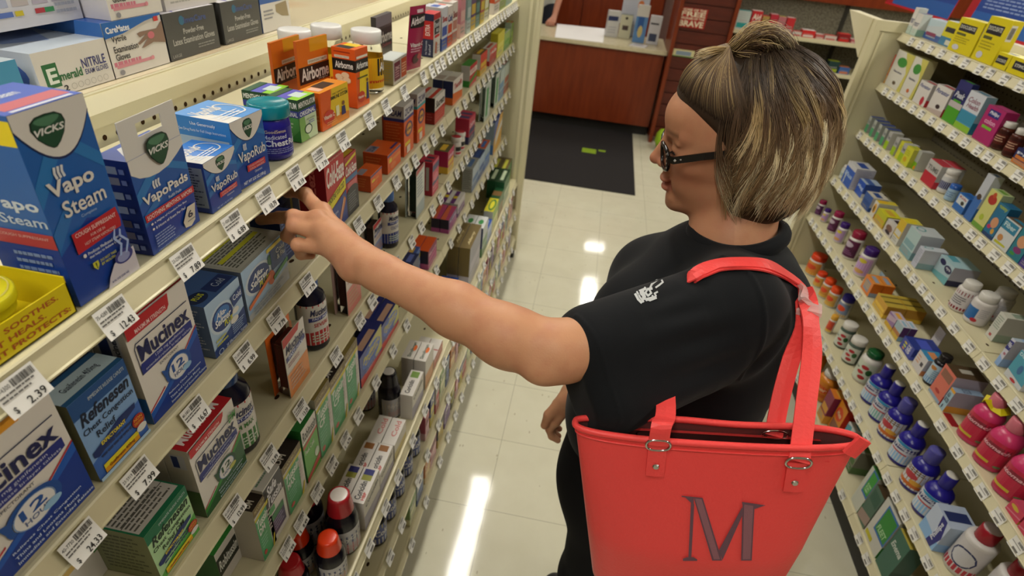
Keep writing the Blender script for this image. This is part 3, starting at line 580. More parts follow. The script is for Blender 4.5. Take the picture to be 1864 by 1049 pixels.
for i, (bx, by, px_) in enumerate(((548, 172, 'first'), (602, 158, 'middle'), (672, 166, 'last'))):
    bottle('L', 'A', (bx, by), [(.001, 0), (.026, .0008), (.030, .005), (.030, .078), (.026, .09), (.0235, .094)], '#f2efe6', ('%s clear gummy vitamin bottle with white ribbed cap, %s') % (px_, ('left of three', 'between two others', 'right of the tall orange carton')[i]),
           mats=CLEAR, label=(.012, .068, .0303, 2.4, GL, '#e0b01c'), turn=.3, cap=([(.0245, .091), (.0285, .093), (.0285, .112), (.027, .114), (.024, .1145), (.001, .1135)], '#e6e6e4'), group='gummy vitamin bottles', name='vitamin_bottle')
carton('L', 'A', (688, 146), (715, 132), (683, 66), .012, ('#4a4648', '#3c383a', '#5a5658'), [('r', 0, .78, 1, 1, '#77747c'), ('r', 0, .3, 1, .72, '#2b2829'), ('t', 'Airborne', .05, .42, .97, .66, '#cfccc8', 'BH'), ('t', 'Defense', .35, .32, .9, .4, '#a8565a')], (), (), 'charcoal grey tablet card behind the clear lidded box', xf=-.50, h=.1)
carton('L', 'A', (716, 156), (748, 140), (716, 111), .036, ('#b4aea6', '#8f8a66', '#b9bdba'), [('r', .08, .12, .52, .88, '#6a2238'), ('r', .58, .1, .98, .9, '#b8481c'), ('t', 'ZINC', .14, .55, .46, .7, '#d9b8b8', 'B'), ('l', .12, .2, .48, .5, 3, '#c99aa0'), ('l', .62, .25, .95, .7, 4, '#e8c0a0')], [('l', .15, .1, .9, .9, 8, '#a08a3c')], [('r', .06, .1, .94, .9, '#c9cfcc')], 'small silver and maroon lozenge box with a clear lid')
def pouch(side, k, bl, br, tl, cols, F, desc, xf=None, th=.012, h=None, name='foil_pouch', lean=0.0, rot=False):
    P0, ux, nn, w, h0 = frame_of(side, k, bl, br, tl, rot, None, xf); h = h or h0
    mb = MB(); n = 10; V = []
    for i in range(n + 1):
        t = i / n; b = th / 2 * math.sin(math.pi * min(1, max(0, t * 1.06 - .03))) ** .6
        for u in np.linspace(0, 1, 7):
            V.append((u * w, -b * math.sin(math.pi * u) ** .7 if 0 < u < 1 else 0, t * h))
    nf = [(i * 7 + j, i * 7 + j + 1, (i + 1) * 7 + j + 1, (i + 1) * 7 + j) for i in range(n) for j in range(6)]
    mb.add(V, nf, cols[0], 0, True); mb.add([(x, -y + .0004, z) for x, y, z in V], [f[::-1] for f in nf], cols[1], 0, True)
    V = np.array(V)
    def wr(uv, off):
        y = -th / 2 * np.sin(np.pi * np.clip(uv[:, 1] * 1.06 - .03, 0, 1)) ** .6 * np.sin(np.pi * np.clip(uv[:, 0], 0, 1)) ** .7
        return np.stack([uv[:, 0] * w, y - off - .0006, uv[:, 1] * h], 1)
    art(mb, (0, 0, 0), (1, 0, 0), (0, 0, 1), 1, 1, F, wrap=wr)
    o = mb.obj(name, PLAST); place(o, P0, ux); o.rotation_euler[0] = lean; tag(o, desc, 'pouch'); put_item(o, side, k, float(P0[1]), desc); return o
pouch('L', 'A', (738, 130), (768, 122), (712, 2), ('#9c1f4a', '#7a1838'), [('r', .05, .68, .95, .88, '#241a1e'), ('t', 'Airborne', .08, .71, .94, .83, '#dcd2d2', 'BS', .05), ('r', .4, .9, .8, .95, '#d8c0c8'), ('t', 'Vitamin C', .1, .38, .9, .45, '#e8d8dc', 'B'), ('l', .15, .28, .85, .36, 2, '#d8a0b4'), ('e', .5, .18, .22, .08, '#4a1020'), ('e', .7, .22, .14, .05, '#b0303c')], 'pink foil vitamin packet leaning on the shelf by the red boxes', h=.135, lean=0.10, rot=True)
EX = [('r', 0, .3, 1, 1, '#d8d4cc'), ('r', 0, .86, 1, 1, '#b3202a'), ('r', .12, .52, .85, .85, '#23252e'), ('t', 'Bronk', .18, .68, .8, .8, '#cfd4d8', 'B'), ('t', 'Aid', .3, .56, .7, .66, '#cfd4d8', 'B'), ('r', .15, .44, .85, .5, '#c8302e'), ('p', [(.2, .08), (.5, .05), (.55, .3), (.3, .36)], '#b86a4a'), ('l', .4, .05, .9, .25, 3, '#a8a4b0')]
ES = [('r', 0, .84, 1, 1, '#1c2246'), ('r', 0, .42, 1, .84, '#b81f24'), ('t', 'EXTRA', .3, .5, .7, .76, '#e8d0cc', 'BR'), ('r', 0, 0, 1, .42, '#1c2246'), ('t', 'For Temporary', .3, .05, .5, .38, '#c9cde0', 'R'), ('t', 'Relief', .6, .05, .78, .3, '#c9cde0', 'R')]
o = carton('L', 'A', (790, 105), (809, 97.5), (793, 25), .03, ('#d8d4cc', '#1c2246', '#c02830'), EX, ES, (), 'red and navy caplet carton reading EXTRA on its side, front', n=1)
carton('L', 'A', (772, 105), (790, 97), (773, 25), .028, ('#d8d4cc', '#1c2246', '#c02830'), EX, ES, (), 'red and navy carton reading EXTRA, left of its twin', xf=-.449)
def simple(front, accent, txt=None, txc='#e8e6e0', lines='#9a9890'):
    F = [('r', 0, .0, 1, .28, accent), ('r', .08, .34, .92, .56, accent)]
    if txt: F.append(('t', txt, .08, .62, .94, .8, txc, 'B'))
    F.append(('l', .1, .06, .85, .22, 2, lines)); return F
def row(side, k, specs):
    """compact rows: (bl, br, tl, depth, front, side, top, accent, text, text colour, description)"""
    for si, s in enumerate(specs):
        if si + 1 < len(specs):
            z_ = zdeck(side, k); y0, y1, yn = at(*s[0], z=z_)[1], at(*s[1], z=z_)[1], at(*specs[si + 1][0], z=z_)[1]
            if side == 'R': y0 = min(y0, RY1 - .008)
            gap = abs(yn - y0) - .003
            if .004 < gap < abs(y1 - y0): s = tuple(s[:11]) + (dict(s[11] if len(s) > 11 else {}, w=gap),)
        bl, br, tl, dp, fc, sc, tc, ac, tx, txc, desc = s[:11]; kw = s[11] if len(s) > 11 else {}
        S = [('r', 0, .0, 1, .3, ac)] if kw.pop('sb', 1) else ()
        carton(side, k, bl, br, tl, dp, (fc, sc, tc), kw.pop('F', None) or simple(fc, ac, tx, txc), kw.pop('S', None) or S, kw.pop('T', None) or [('r', .15, .3, .85, .7, ac)], desc, **kw)
row('L', 'A', [
    ((809, 95), (822, 88), (812, 12), .05, '#cfd3dc', '#d4d2ce', '#c9ccd2', '#3a5aa8', 'Sleep', '#b02a2a', 'white and blue caplet carton right of the EXTRA cartons'),
    ((823, 88), (833, 82), (826, 8), .05, '#d8cfc8', '#d0cac2', '#ccc8c0', '#c84a2a', 'Cold', '#2a3a88', 'white carton with a red orange base on the top shelf'),
    ((833, 82), (842, 76), (837, 0), .05, '#d8d0c6', '#cfcac0', '#ccc8c0', '#b87a6c', 'Sinus', '#8a2a2a', 'cream carton with brownish print on the top shelf'),
    ((841, 71), (849, 65), (842, -20), .05, '#c8848c', '#c07a86', '#c8929a', '#d8b0a8', None, WHT, 'dusty pink slim carton on the top shelf'),
    ((850, 62), (858, 57), (850, -22), .05, '#7f9f9c', '#86a8a4', '#9ab4b0', '#b8c8c4', None, WHT, 'grey teal slim carton on the top shelf'),
    ((858, 57), (867, 51), (859, -30), .05, '#5a3a6c', '#523464', '#6a4a7c', '#c8a83a', None, WHT, 'purple slim carton with a yellow mark'),
    ((868, 51), (876, 46), (869, -30), .05, '#1f4a44', '#24504a', '#2c5a54', '#5a8a80', None, WHT, 'dark green slim carton on the top shelf'),
    ((877, 45), (884, 40), (878, -30), .05, '#a8444a', '#b0505a', '#b06068', '#d0b83a', None, WHT, 'dull red slim carton on the top shelf'),
    ((885, 40), (894, 35), (886, -30), .05, '#b8b858', '#a8a860', '#b8b870', '#e0e0c0', None, WHT, 'olive yellow slim carton on the top shelf'),
    ((899, 27), (910, 20), (900, -40), .05, '#c8542a', '#c05030', '#c86a4a', '#d8d0c8', None, WHT, 'bright orange slim carton near the end panel'),
    ((911, 20), (924, 12), (912, -40), .05, '#b4b8a8', '#b0b4a4', '#b8bcac', '#8aa04a', None, WHT, 'pale grey green carton near the end panel'),
    ((925, 12), (940, 4), (926, -40), .05, '#aeb8b0', '#a8b0a8', '#b0b8b0', '#8ab0a8', None, WHT, 'pale grey carton, last on the top shelf')])
bottle('L', 'A', (893, 34), [(.001, 0), (.014, .001), (.014, .06), (.009, .075)], '#1c1a1c', 'thin dark dropper bottle between the slim cartons', cap=([(.009, .075), (.009, .1), (.001, .1)], '#1c1a1c'))
# yellow balm display tray with its two flat jars
zt = zdeck('L', 'A'); P1 = at(141, 567, z=zt); xf = min(P1[0], -.4075); y1 = P1[1] * xf / P1[0]; y0 = y1 - .165
r = empty('display_tray', (xf, y0, zt), math.pi / 2, 'yellow cardboard counter tray reading IT SOOTHES, holding balm jars', 'tray')
mb = MB(); w = y1 - y0; hh = .030; dp = .075
for lo, hi in (((0, 0, 0), (w, .0012, .030)), ((0, dp, 0), (w, dp + .0012, .045)), ((0, 0, 0), (.0012, dp, .030)), ((w - .0012, 0, 0), (w, dp, .036)), ((0, 0, 0), (w, dp, .0012))): mb.box(lo, hi, '#dcc81a')
o = mb.obj('tray', PAPER, r)
fb = MB(); ops = [('t', 'IT SOOTHES.', .56, .68, .93, .84, '#b05a28', 'B'), ('t', 'IT HEALS.', .56, .42, .84, .58, '#b05a28', 'B'), ('t', 'IT PROTECTS:', .56, .16, .97, .32, '#b05a28', 'B')]
art(fb, (0, 0, 0), (1, 0, 0), (0, 0, 1), w, .030, ops); fb.obj('front_print', PAPER, r)
put_item(r, 'L', 'A', y0, r['label'])
for i, (cu, cz, cy_, lab) in enumerate(((.118, .024, .036, 'flat yellow lip balm jar with a red banner, upper one in the tray'), (.062, .014, .036, 'flat yellow lip balm jar nearest the camera'))):
    mb = MB(); mb.lathe([(.001, 0), (.024, 0), (.025, .002), (.025, .009), (.027, .0095), (.0275, .011), (.0275, .018), (.026, .0195), (.001, .0195)], '#dcd41e', 36)
    o = mb.obj('balm_jar', PLAST); o.location = Vector((xf - cy_, y0 + cu, zt + cz)); o.rotation_euler = (0.06, 0.0, math.pi / 2); tag(o, lab, 'jar')
    lb = MB(); art(lb, (-.026, -.026, .0197), (1, 0, 0), (0, 1, 0), .052, .052, [('r', .2, .42, .8, .64, '#b82a2a'), ('t', 'CARMEX', .24, .46, .77, .6, '#e8dcc8', 'BI'), ('l', .3, .26, .7, .34, 1, '#b8a01a'), ('o', .5, .5, .47, .47, .04, '#c2b418')]); lb.obj('label', PAPER, o)
    mb = MB(); mb.box((-.02, -.02, 0), (.02, .02, .012), '#dcc81a')
# --- glove cartons on the top board
ztop = 1.3662
GW = '#d6d2cb'
GA = [('l', .05, .1, .6, .28, 1, '#c8768a'), ('r', .08, .16, .7, .22, '#d08a96'), ('t', 'Vytrile', .1, .6, .34, .74, '#2c2a2c', 'M'), ('t', 'Examination', .1, .44, .5, .56, '#2c2a2c', 'M'), ('t', 'Gloves', .1, .3, .33, .42, '#2c2a2c', 'M'), ('p', [(.52, .7), (.56, .62), (.68, .66), (.5, .52), (.53, .49), (.7, .58), (.55, .42), (.6, .42), (.78, .48), (1, .42), (1, .85), (.88, .72), (.75, .72), (.58, .72)][::-1], '#8a7060'), ('e', .76, .62, .06, .07, '#c8707a'), ('e', .7, .2, .03, .04, '#d8909a'), ('e', .14, .08, .04, .05, '#8a8a90')]
CM = [('p', [(0, .72), (.3, .76), (.7, .9), (1, .96), (1, 1), (0, 1)], '#2a66b0'), ('t', 'CareMates', .04, .8, .42, .92, '#e2e4e8', 'B'), ('r', .86, .86, .94, .95, '#c84040')]
def glove(bl, br, tl, dp, cols, F, S, T, desc, z=ztop, xf=-.757, **kw):
    return carton('L', 'T', bl, br, tl, dp, cols, F, S, T, desc, z=z, xf=xf, name='glove_box', **kw)
glove((75, 162), (207, 142), (55, 105), .22, (GW, '#cfd4dc', '#c9d4e0'), [('p', [(.08, .2), (.26, .2), (.26, .72), (.08, .72)], '#2e6b42'), ('t', 'E', .12, .28, .24, .62, '#dfe6dc', 'B'), ('t', 'merald', .26, .3, .56, .5, '#2e6b42', 'B'), ('t', 'NITRILE', .58, .45, .92, .66, '#3a3f78', 'M'), ('t', 'EXAM GLOVES', .6, .3, .93, .42, '#3a3f78', 'M'), ('t', '2', .27, .06, .33, .2, '#2c2c30', 'B')] + [('o', .4 + .09 * i, .13, .035, .07, .12, '#9a9890') for i in range(6)] + [('r', .18, .08, .24, .11, '#222'+'222')], [('e', .7, .45, .24, .4, '#5a74b8')], [('p', [(.2, .3), (.6, .2), (.9, .5), (.5, .8), (.2, .7)], '#8fa4d0'), ('p', [(0, .6), (.4, .5), (.3, .9), (0, 1)], '#aac0e0')], 'white exam glove carton with a green letter E', w=.135, h=.062)
glove((209, 142), (310, 115), (198, 62), .2, (GW, '#3a6cb4', '#2a5cb0'), GA + CM, [('r', 0, .0, 1, .2, '#d8d4cc')], [('l', .1, .2, .9, .8, 3, '#4a80c8')], 'blue and white glove carton with a hand, lower of two stacked', h=.082)
glove((209, 60), (301, 40), (196, -30), .2, (GW, '#cfccd0', '#d6d2cb'), GA + CM, (), (), 'white glove carton stacked on the blue and white one', z=ztop + .0825, xf=-.757, h=.08)
o = glove((-60, 62), (160, 60), (-60, -30), .2, ('#c9cad2', '#cfccd0', '#d6d2cb'), [('r', .1 + .2 * i, .35, .26 + .2 * i, .75, c) for i, c in enumerate(('#a8b0c8', '#b8b0b0', '#b0a8b8', '#a09ab0'))] + [('r', .08, .2, .28, .28, '#5a74b8'), ('r', .3, .2, .38, .28, '#c8b83a'), ('r', .5, .2, .6, .28, '#b04048'), ('r', .6, .2, .7, .28, '#3a8a5a'), ('l', .72, .1, .98, .9, 7, '#9aa0b0')], (), (), 'long white glove carton lying at the upper left corner', z=ztop + .0825, xf=-.80, h=.08, w=.16, right=True)
glove((-60, 180), (46, 160), (-60, 110), .2, ('#4a92b8', '#4488b0', '#c8d4dc'), [('t', 'Gloves', .62, .12, .95, .26, '#c8dce8', 'M')], (), [('p', [(.2, .2), (.8, .3), (.6, .8)], '#6a7cb8')], 'teal blue glove carton at the left edge', w=.13, h=.06, right=True)
LX = [('t', 'Powder-Free', .32, .5, .72, .62, '#b8b6b0', 'M'), ('t', 'Latex Examination Gloves', .1, .3, .92, .44, '#b8b6b0', 'M'), ('e', .32, .8, .05, .1, '#3a6c88'), ('t', 'InvaCare', .36, .72, .8, .86, '#4a5a8a', 'B'), ('l', .55, .1, .95, .22, 2, '#8a8a86'), ('t', 'LARGE', .04, .05, .2, .12, '#a8a6a0')]
for i, (bl, br, tl, lab) in enumerate((((311, 105), (401, 83), (304, 28), 'dark grey latex glove carton next to the blue and white one'), ((412, 83), (478, 62), (404, 12), 'dark grey latex glove carton, the farther of the two'))):
    glove(bl, br, tl, .2, ('#4e4e4c', '#3c3c3c', '#cfccd0'), LX, (), [('p', [(.2, 0), (.5, .2), (.6, 1), (.4, 1)], '#5a58a8'), ('r', .5, .3, .75, .8, '#4a4a8a')], lab, h=.078)
glove((480, 60), (530, 46), (474, 0), .2, (GW, '#3a5a98', '#3a66ac'), [('r', 0, .78, 1, 1, '#3a62a8'), ('p', [(.5, .7), (.9, .75), (.95, .3), (.7, .35), (.5, .5)], '#9a8a6a'), ('l', .08, .3, .45, .6, 3, '#8a8a90')], (), (), 'white glove carton with a blue top, farthest on the top board', h=.075)
glove((304, 26), (400, 8), (300, -30), .2, ('#d0ccc8', '#c8c4c0', '#c8c4c0'), [('l', .1, .1, .6, .2, 1, '#a8a6a0')], (), (), 'white carton stacked on the dark grey glove cartons', z=ztop + .0785, xf=-.765, h=.07, w=.15)
# ------------------------------------------------------------------ left shelving, second shelf downwards
def muc(sup='expect', dm=False, bot='#1d57b0', bot2='#16388c', strip=True, hue='#2a6ac0', circ='#1d4d96'):
    F = [('p', [(0, 0), (1, 0), (1, .42), (.72, .36), (0, .1)], bot2), ('p', [(0, .12), (.3, .2), (.72, .36), (1, .5), (1, .42), (.5, .22), (0, .06)], bot), ('p', [(0, .14), (.3, .24), (.3, .225), (0, .125)], '#b82a34'), ('p', [(.72, .385), (1, .52), (1, .505), (.72, .37)], '#b82a34'),
         ('p', [(.09, .6), (.18, .6), (.94, .6), (.94, .52), (.86, .5), (.06, .5), (.06, .57)][::-1], '#25307c'),
         ('p', [(.1, .8), (.06, .76), (.06, .5), (.07, .5), (.07, .757), (.105, .79), (.95, .79), (.95, .8)], '#2a3050'),
         ('t', 'Mucinex', .1, .615, .93, .77, '#1c2150', 'BH'), ('t', '1200 mg guaifenesin', .3, .555, .8, .59, '#c9cde4'), ('t', 'extended-release bi-layer tablets', .12, .515, .9, .545, '#c9cde4'),
         ('t', 'EXPECTORANT' if not dm else 'EXPECTORANT & COUGH SUPPRESSANT', .18 if dm else .32, .46, .72 if dm else .64, .485, '#4a4c60', 'M'),
         ('o', .56, .3, .23, .135, .22, circ, -0.9, 3.6), ('p', [(.3, .4), (.42, .35), (.33, .31)], circ), ('e', .56, .3, .17, .105, '#dcdad8'), ('o', .56, .3, .175, .11, .06, '#7a96c0'), ('t', '12', .45, .29, .66, .37, circ, 'B'), ('t', 'HOUR', .46, .235, .68, .275, '#5a6c96', 'M'), ('e', .68, .24, .08, .03, '#8fb8d8' if not dm else '#b8b858')]
    for i, tx in enumerate(('Relieves Chest Congestion', 'Thins and Loosens Mucus', 'Immediate and Extended Release')):
        F.append(('t', tx, .3, .135 - .045 * i, .3 + (.6, .56, .68)[i], .16 - .045 * i, '#c3d2ea', 'M'))
    if dm: F.append(('t', 'DM', .8, .77, .98, .87, '#3a8a3a', 'BI'))
    if strip: F += [('p', [(0, 1), (0, .87), (.62, .87), (.66, .9), (.68, 1)], '#b8232c'), ('t', 'MAXIMUM STRENGTH', .12, .885, .6, .925, '#e8ccc8', 'M')]
    return F
ST_M = [('r', .15, .6, .8, .92, '#b9bcc8'), ('r', .2, .62, .5, .9, '#27366e'), ('t', 'Mucinex', .56, .62, .74, .9, '#2a3050', 'BR'), ('r', 0, 0, 1, .28, '#2f6fc0')]
W_ = '#dad5cc'
carton('L', 'B', (10, 1058), (174, 890), (-60, 830), .055, (W_, '#c9c4ba', '#d5cfc4'), [('r', 0, .93, .75, 1, '#e09a2a')] + muc(strip=False), ST_M, (), 'largest white and blue cold tablet carton with a 12 hour ring, at the lower left', w=.118, right=True, h=.135)
REF = lambda c1, c2, c3, txc, extra: [('r', 0, .8, 1, 1, c1), ('t', 'IMMEDIATE RELEASE CAPLETS', .3, .89, .95, .93, '#c8d2d0'), ('t', 'Refenesen', .07, .68, .95, .84 if extra else .83, txc, 'BI'), ('t', 'Chest Congestion', .05, .56, .96, .65, txc, 'M'), ('t', 'Relief' + extra, .22, .46, .75 if extra else .56, .54, txc, 'M'), ('p', [(.05, .3), (.12, .27), (.9, .41), (.92, .47), (.6, .47), (.3, .4), (.05, .36)], '#1c2f66'), ('t', 'EXPECTORANT', .22, .355, .68, .4, YEL, 'B'), ('l', .15, .2, .85, .32, 2, '#2a3a66'), ('p', [(.12, .04), (.8, .04), (.8, .15), (.12, .15)], '#dd9a1c'), ('r', .12, .1, .8, .15, '#ded02c'), ('t', 'Guaifenesin 400mg', .2, .06, .7, .11, '#6a3a14', 'M'), ('e', .87, .25, .12, .08, '#a82c24'), ('t', 'NON', .79, .26, .95, .3, '#e2a030', 'B'), ('t', 'DROWSY', .78, .215, .96, .25, '#e2a030', 'B'), ('e', .88, .15, .1, .045, '#dcdcd4')]
carton('L', 'B', (181, 877), (268, 783), (121, 742), .07, ('#7fa3cf', '#6a6a4a', '#2a5a86'), [('p', [(0, 0), (1, 0), (1, .45), (0, .25)], '#3f68b2')] + REF('#254f86', 0, 0, '#1c2438', '') + [('r', 0, 0, 1, .04, '#a8c8e4')], [('l', .1, .1, .9, .9, 10, '#4a4c34')], [('r', 0, .5, 1, 1, '#1c2236'), ('t', 'EXPECTORANT', .15, .55, .85, .72, '#b8b03a', 'B'), ('r', 0, .08, 1, .4, '#b8ccd4'), ('t', 'Guaifenesin 400mg', .2, .16, .8, .3, '#3a4454', 'M')], 'blue chest congestion caplet carton beside the largest cold tablet carton')
carton('L', 'B', (283, 773), (380, 672), (220, 597), .04, (W_, '#c5c0b8', '#b8232c'), muc(), ST_M, [], 'white and blue maximum strength cold tablet carton with a red corner', n=2, short='white maximum strength carton')
AK = lambda w2: [('p', [(0, 0), (1, 0), (1, .42), (0, .14)], '#24407e'), ('e', .38, .58, .36, .26, '#c4d4e2'), ('e', .38, .58, .3, .22, '#1f3a78'), ('e', .38, .65, .22, .12, '#3f76ba'), ('t', 'Alka-', .22, .62, .5, .72, '#e6e8ea', 'BI'), ('t', 'Seltzer', .14, .49, .62, .62, '#e6e8ea', 'BI'), ('t', 'PLUS', .38, .4, .64, .49, '#d6d42c', 'BI'), ('e', .74, .5, .1, .055, '#dcdad2'), ('e', .66, .36, .12, .06, '#dcdad2')] + w2
carton('L', 'B', (402, 655), (459, 594), (379, 553), .052, ('#a9c3dc', '#5a7096', '#3f5f94'), AK([('p', [(.66, .78), (1, .84), (1, .64), (.7, .58)], '#24407e'), ('t', 'Cold', .72, .68, .97, .78, '#dfe6ee', 'M'), ('l', .55, .1, .95, .3, 5, '#8fa8d0'), ('l', .08, .14, .45, .3, 2, '#b8b85a'), ('t', '20 Effervescent Tablets', .3, .03, .95, .09, '#c9d4e6', 'M'), ('o', .14, .06, .07, .05, .2, '#b8c8e0')]), [('l', .1, .12, .9, .9, 14, '#c0c8d4')], [('r', .45, .1, .98, .5, '#1f3268'), ('e', .2, .35, .2, .22, '#1c2c50'), ('t', 'PLUS', .12, .28, .34, .44, '#b8c02c', 'B'), ('t', 'Cold', .6, .2, .85, .4, '#a8b8d0')], 'blue effervescent cold tablet carton right of the red cornered carton', rot=True)
carton('L', 'B', (459, 588), (527, 506), (438, 497), .075, ('#a4c2e0', '#7c8ca8', '#a8aaa2'), [('p', [(0, 0), (1, 0), (1, .3), (0, .12)], '#b9bfc2'), ('e', .32, .62, .3, .26, '#c9d4de'), ('e', .32, .62, .25, .22, '#1f3a78'), ('t', 'Alka-', .2, .66, .45, .76, '#e6e8ea', 'BI'), ('t', 'Seltzer', .12, .53, .54, .66, '#e6e8ea', 'BI'), ('t', 'PLUS', .3, .43, .54, .53, '#d6d42c', 'BI'), ('e', .6, .74, .05, .1, '#1f6a3c'), ('e', .58, .4, .08, .14, '#c8582a'), ('r', .62, .5, 1, .9, '#2c4a8e'), ('r', .55, .9, 1, .97, '#d8c42c'), ('t', 'Cold', .75, .74, .96, .84, '#dfe6ee', 'M'), ('t', '& Flu', .76, .62, .95, .72, '#dfe6ee', 'M'), ('p', [(.02, .22), (.55, .42), (.55, .5), (.02, .3)], '#dd6a2a'), ('p', [(.62, .38), (1, .5), (1, .42), (.62, .3)], '#3c8a4a'), ('l', .1, .03, .9, .2, 3, '#8a98a8')], [('l', .1, .1, .9, .9, 14, '#c0c8d4')], [('r', .05, .06, .95, .94, '#b4b6ae'), ('l', .08, .1, .92, .9, 12, '#50524a'), ('r', .1, .42, .9, .52, '#cfd03a'), ('r', .1, .75, .7, .84, '#cfd03a')], 'light blue effervescent cold and flu carton, drug facts on top', rot=True)
carton('L', 'B', (522, 498), (545, 470), (516, 432), .05, ('#20305e', '#18264c', '#28386a'), [('l', .1, .5, .9, .9, 5, '#6a7aa8'), ('l', .1, .1, .9, .4, 4, '#6a7aa8')], (), (), 'navy carton half hidden below the reaching hand', xf=-.44, h=.075)
bottle('L', 'B', (470, 440), [(.001, 0), (.023, .001), (.024, .004), (.024, .066), (.018, .078)], '#1c1c34', 'dark blue bottle with a red cap, under the top shelf behind the fingers', world=(-.545, .735, zdeck('L', 'B')), cap=([(.019, .078), (.022, .08), (.022, .098), (.001, .099)], '#b0262a'), name='medicine_bottle')
carton('L', 'B', (520, 432), (560, 400), (520, 372), .04, ('#232c56', '#1c244a', '#2a3260'), [('r', .5, 0, .62, 1, '#b8a43a'), ('l', .1, .2, .42, .8, 4, '#5a6698')], (), (), 'navy carton with a gold stripe behind the hand', xf=-.50, h=.095, w=.06)
CE = [('r', 0, .42, 1, 1, '#b8202c'), ('t', 'The Original and #1 Best Selling Zinc Lozenge', .1, .92, .98, .95, '#e2c8b8'), ('t', 'Cold-Eeze', .06, .62, .96, .88, '#ece4dc', 'BI'), ('p', [(0, .3), (1, .44), (1, .6), (0, .46)], '#e2d42c'), ('t', 'SHORTENS YOUR COLD', .08, .4, .92, .48, '#2c2a1c', 'BS', .08), ('p', [(0, 0), (1, 0), (1, .42), (0, .3)], '#2f4288'), ('t', 'lozenges', .1, .2, .5, .26, '#b8c0d8'), ('p', [(.4, 0), (.55, 0), (.95, .3), (.85, .36)], '#c8743a'), ('p', [(.5, 0), (.53, 0), (.85, .33), (.82, .33)], '#dcd8cc')]
carton('L', 'B', (596, 430), (630, 396), (575.6, 304), .05, ('#b8202c', '#8a1822', '#c8b82c'), CE, [('t', 'Cold-Eeze', .35, .1, .65, .9, '#c86a62', 'BR')], [('r', .1, .4, .9, .8, '#6a5c1c')], 'red and yellow zinc lozenge carton just above the hand')
carton('L', 'B', (640, 397), (660, 376), (630, 286), .024, ('#b4323c', '#161418', '#a02834'), [('r', 0, .8, 1, .98, '#a82430'), ('p', [(.05, .86), (.95, .92), (.95, .97), (.05, .9)], '#d8cc2c'), ('t', 'Cold-Eeze', .04, .68, .97, .84, '#ece4dc', 'BI'), ('r', 0, .58, 1, .66, '#3c6a98'), ('r', .1, .46, .9, .56, '#c8646a'), ('r', 0, .0, 1, .42, '#2e3038'), ('e', .5, .4, .44, .08, '#2e3038'), ('l', .12, .06, .88, .36, 7, '#77797f')], (), [('r', .1, .1, .9, .6, '#c8a42c')], 'tall red zinc lozenge carton with a dark lower half')
ZO = '#dc5a1c'
carton('L', 'B', (682, 352), (704, 331), (678, 318), .035, (ZO, '#c84e18', '#d65a20'), [('r', .0, .86, 1, .96, '#3a3a78'), ('r', .1, .5, .35, .66, '#dcc02c'), ('r', .36, .5, .7, .62, '#e0802c'), ('l', .1, .1, .6, .4, 3, '#e8905a')], [('l', .1, .2, .8, .8, 4, '#d8763c')], [('r', 0, .5, .5, .9, '#8a8490')], 'small orange lozenge carton in front of the open orange tray')
carton('L', 'B', (711, 319), (734, 294), (708, 281), .055, (ZO, '#c84e18', '#d65a20'), [('r', .0, .84, 1, .96, '#3a3a78'), ('r', .1, .5, .3, .72, '#dcc02c'), ('r', .32, .5, .95, .66, '#e0802c'), ('e', .4, .25, .2, .16, '#e07a44')], [('l', .1, .2, .8, .8, 4, '#d8763c')], [('r', .05, .6, .5, .98, '#8a8490'), ('t', 'ZICAM', .1, .66, .46, .9, '#26285c', 'B'), ('r', .5, .1, 1, .2, '#3a3a78')], 'open orange counter carton with a raised printed back card', tab=None)
carton('L', 'B', (700, 300), (722, 280), (694, 225), .003, (ZO, '#c84e18', '#8a8490'), [('r', 0, .82, 1, .98, '#8a8aa0'), ('r', 0, .78, 1, .82, '#33347a'), ('o', .5, .48, .3, .22, .2, '#4a3a6a'), ('e', .5, .48, .2, .14, '#d8b43a'), ('r', 0, 0, 1, .2, '#bcb8b8'), ('t', 'ZICAM', .1, .03, .9, .17, '#26285c', 'B')], (), (), 'orange back card standing behind the open carton', xf=-.475, name='display_card', cat='card', h=.1)
ZT = lambda acc: [('r', 0, .76, 1, 1, '#c0bcba'), ('t', 'ZICAM', .08, .8, .95, .93, '#26285c', 'BI'), ('r', 0, .7, 1, .76, acc), ('o', .5, .5, .38, .15, .25, '#4a3a6a'), ('e', .5, .5, .26, .1, '#d8983a'), ('t', 'RAPIDMELTS', .1, .47, .9, .53, '#26285c', 'B'), ('r', .08, .2, .6, .27, '#dcc02c'), ('r', .25, .03, .6, .18, '#d8c8b8')]
ZS = lambda acc: [('r', 0, .76, 1, 1, '#b0acaa'), ('t', 'ZICAM', .1, .8, .9, .92, '#26285c', 'BI'), ('r', 0, .7, 1, .76, acc), ('l', .1, .2, .9, .66, 8, '#d8763c')]
carton('L', 'B', (739, 287), (755, 269), (733, 197), .048, (ZO, '#c84e18', '#c8c4c0'), ZT('#33347a'), ZS('#33347a'), (), 'tall orange and grey cold remedy carton with a navy stripe')
carton('L', 'B', (763, 262), (778, 247), (760, 172), .04, (ZO, '#c84e18', '#c8c4c0'), ZT('#3a9aa0'), ZS('#3a9aa0'), (), 'tall orange and grey cold remedy carton with a teal stripe')
